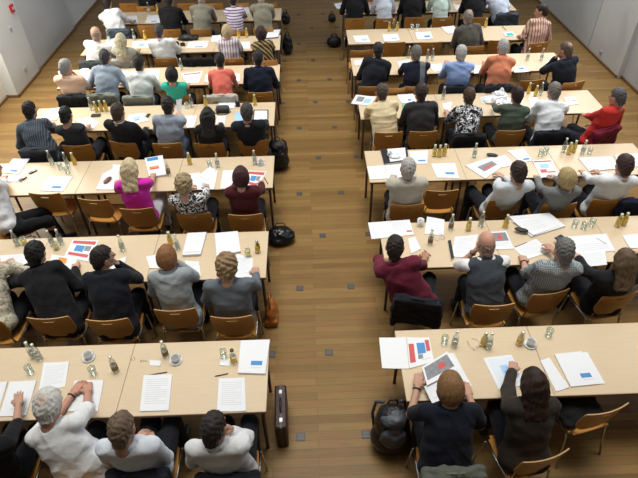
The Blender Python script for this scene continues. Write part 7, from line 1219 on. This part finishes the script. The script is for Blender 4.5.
        for s_ in (-1, 1): link('handle', MB().tube([(-w*.4, s_*w*.2, h*.9), (-w*.25, s_*w*.3, h+.05), (w*.25, s_*w*.3, h+.05), (w*.4, s_*w*.2, h*.9)], .007, 6).me('handle', [M['black']], True), r)
    elif k == 'orangebag':
        x, y, z = e[1]; r = empty('handbag', (x, y, 0)); tag(r, e[2], 'bag'); g = SDF((-.12, -.2, 0), (.12, .2, .42), .010); g.ell((0, 0, .14), (.065, .15, .16), k=0); g.box((0, 0, .05), (.05, .13, .03), .02, None, .04); g.wrinkle(.004, 30, 4); X, Y, Z = g.grid(); g.d = np.maximum(g.d, .001-Z+0*X+0*Y).astype(np.float32); sdf_obj('pouch', g, M['oleather'], r)
        link('strap', MB().tube([(0, -.10, .25), (.0, -.07, .36), (0, 0, .40), (0, .07, .36), (0, .10, .25)], .010, 6).me('strap', [M['oleather']], True), r)
for i, e in enumerate(MISC): do_misc(e, i)
for i, sp in enumerate(PEOPLE): person(sp, i)
# ------------------------------------------------------------------ light and camera
w = bpy.data.worlds.new('World'); bpy.context.scene.world = w; w.use_nodes = True; nt = w.node_tree; bg = nt.nodes['Background']
tcw = nt.nodes.new('ShaderNodeTexCoord'); sx = nt.nodes.new('ShaderNodeSeparateXYZ'); nt.links.new(tcw.outputs['Generated'], sx.inputs[0])
mr = nt.nodes.new('ShaderNodeMapRange'); mr.interpolation_type = 'SMOOTHSTEP'; mr.inputs['From Min'].default_value = .1; mr.inputs['From Max'].default_value = 1.0; mr.inputs['To Min'].default_value = .26; mr.inputs['To Max'].default_value = .95
nt.links.new(sx.outputs[2], mr.inputs['Value']); nt.links.new(mr.outputs[0], bg.inputs[1]); bg.inputs[0].default_value = (.86, .93, 1.0, 1)
sun = bpy.data.lights.new('Sun', 'SUN'); sun.energy = 3.0; sun.angle = R(28); sun.color = (1, .95, .86); so = bpy.data.objects.new('Sun', sun); C.objects.link(so)
so.rotation_euler = Vector((.02, -.12, -1)).to_track_quat('-Z', 'Y').to_euler()
def window_light(name, loc, aim, sx_, sy_, e, col):
    l = bpy.data.lights.new(name, 'AREA'); l.shape = 'RECTANGLE'; l.size = sx_; l.size_y = sy_; l.energy = e; l.color = col
    o = bpy.data.objects.new(name, l); C.objects.link(o); o.location = loc; o.rotation_euler = Vector(aim).to_track_quat('-Z', 'Y').to_euler()
window_light('daylight_window_left', (-5.75, 9.0, 2.6), (.55, .15, -.9), 1.6, 2.6, 190, (1, .93, .80))
window_light('daylight_window_right', (6.15, 10.6, 3.8), (-1, -.45, -.9), 5.5, 2.0, 220, (.95, .97, 1))
cam = bpy.data.cameras.new('Camera'); co = bpy.data.objects.new('Camera', cam); C.objects.link(co)
r_, u_, f_ = Vector(CAM['r']), Vector(CAM['u']), Vector(CAM['f'])
co.matrix_world = Matrix(((r_.x, u_.x, -f_.x, 0), (r_.y, u_.y, -f_.y, 0), (r_.z, u_.z, -f_.z, CAM['loc'][2]), (0, 0, 0, 1)))
cam.sensor_fit = 'HORIZONTAL'; cam.sensor_width = 36; cam.lens = CAM['fpx']/638*36; cam.clip_end = 100
sc = bpy.context.scene; sc.camera = co
sc.view_settings.view_transform = 'Standard'; sc.view_settings.look = 'None'; sc.view_settings.exposure = -.12; sc.view_settings.gamma = 1; sc.view_settings.use_curve_mapping = False
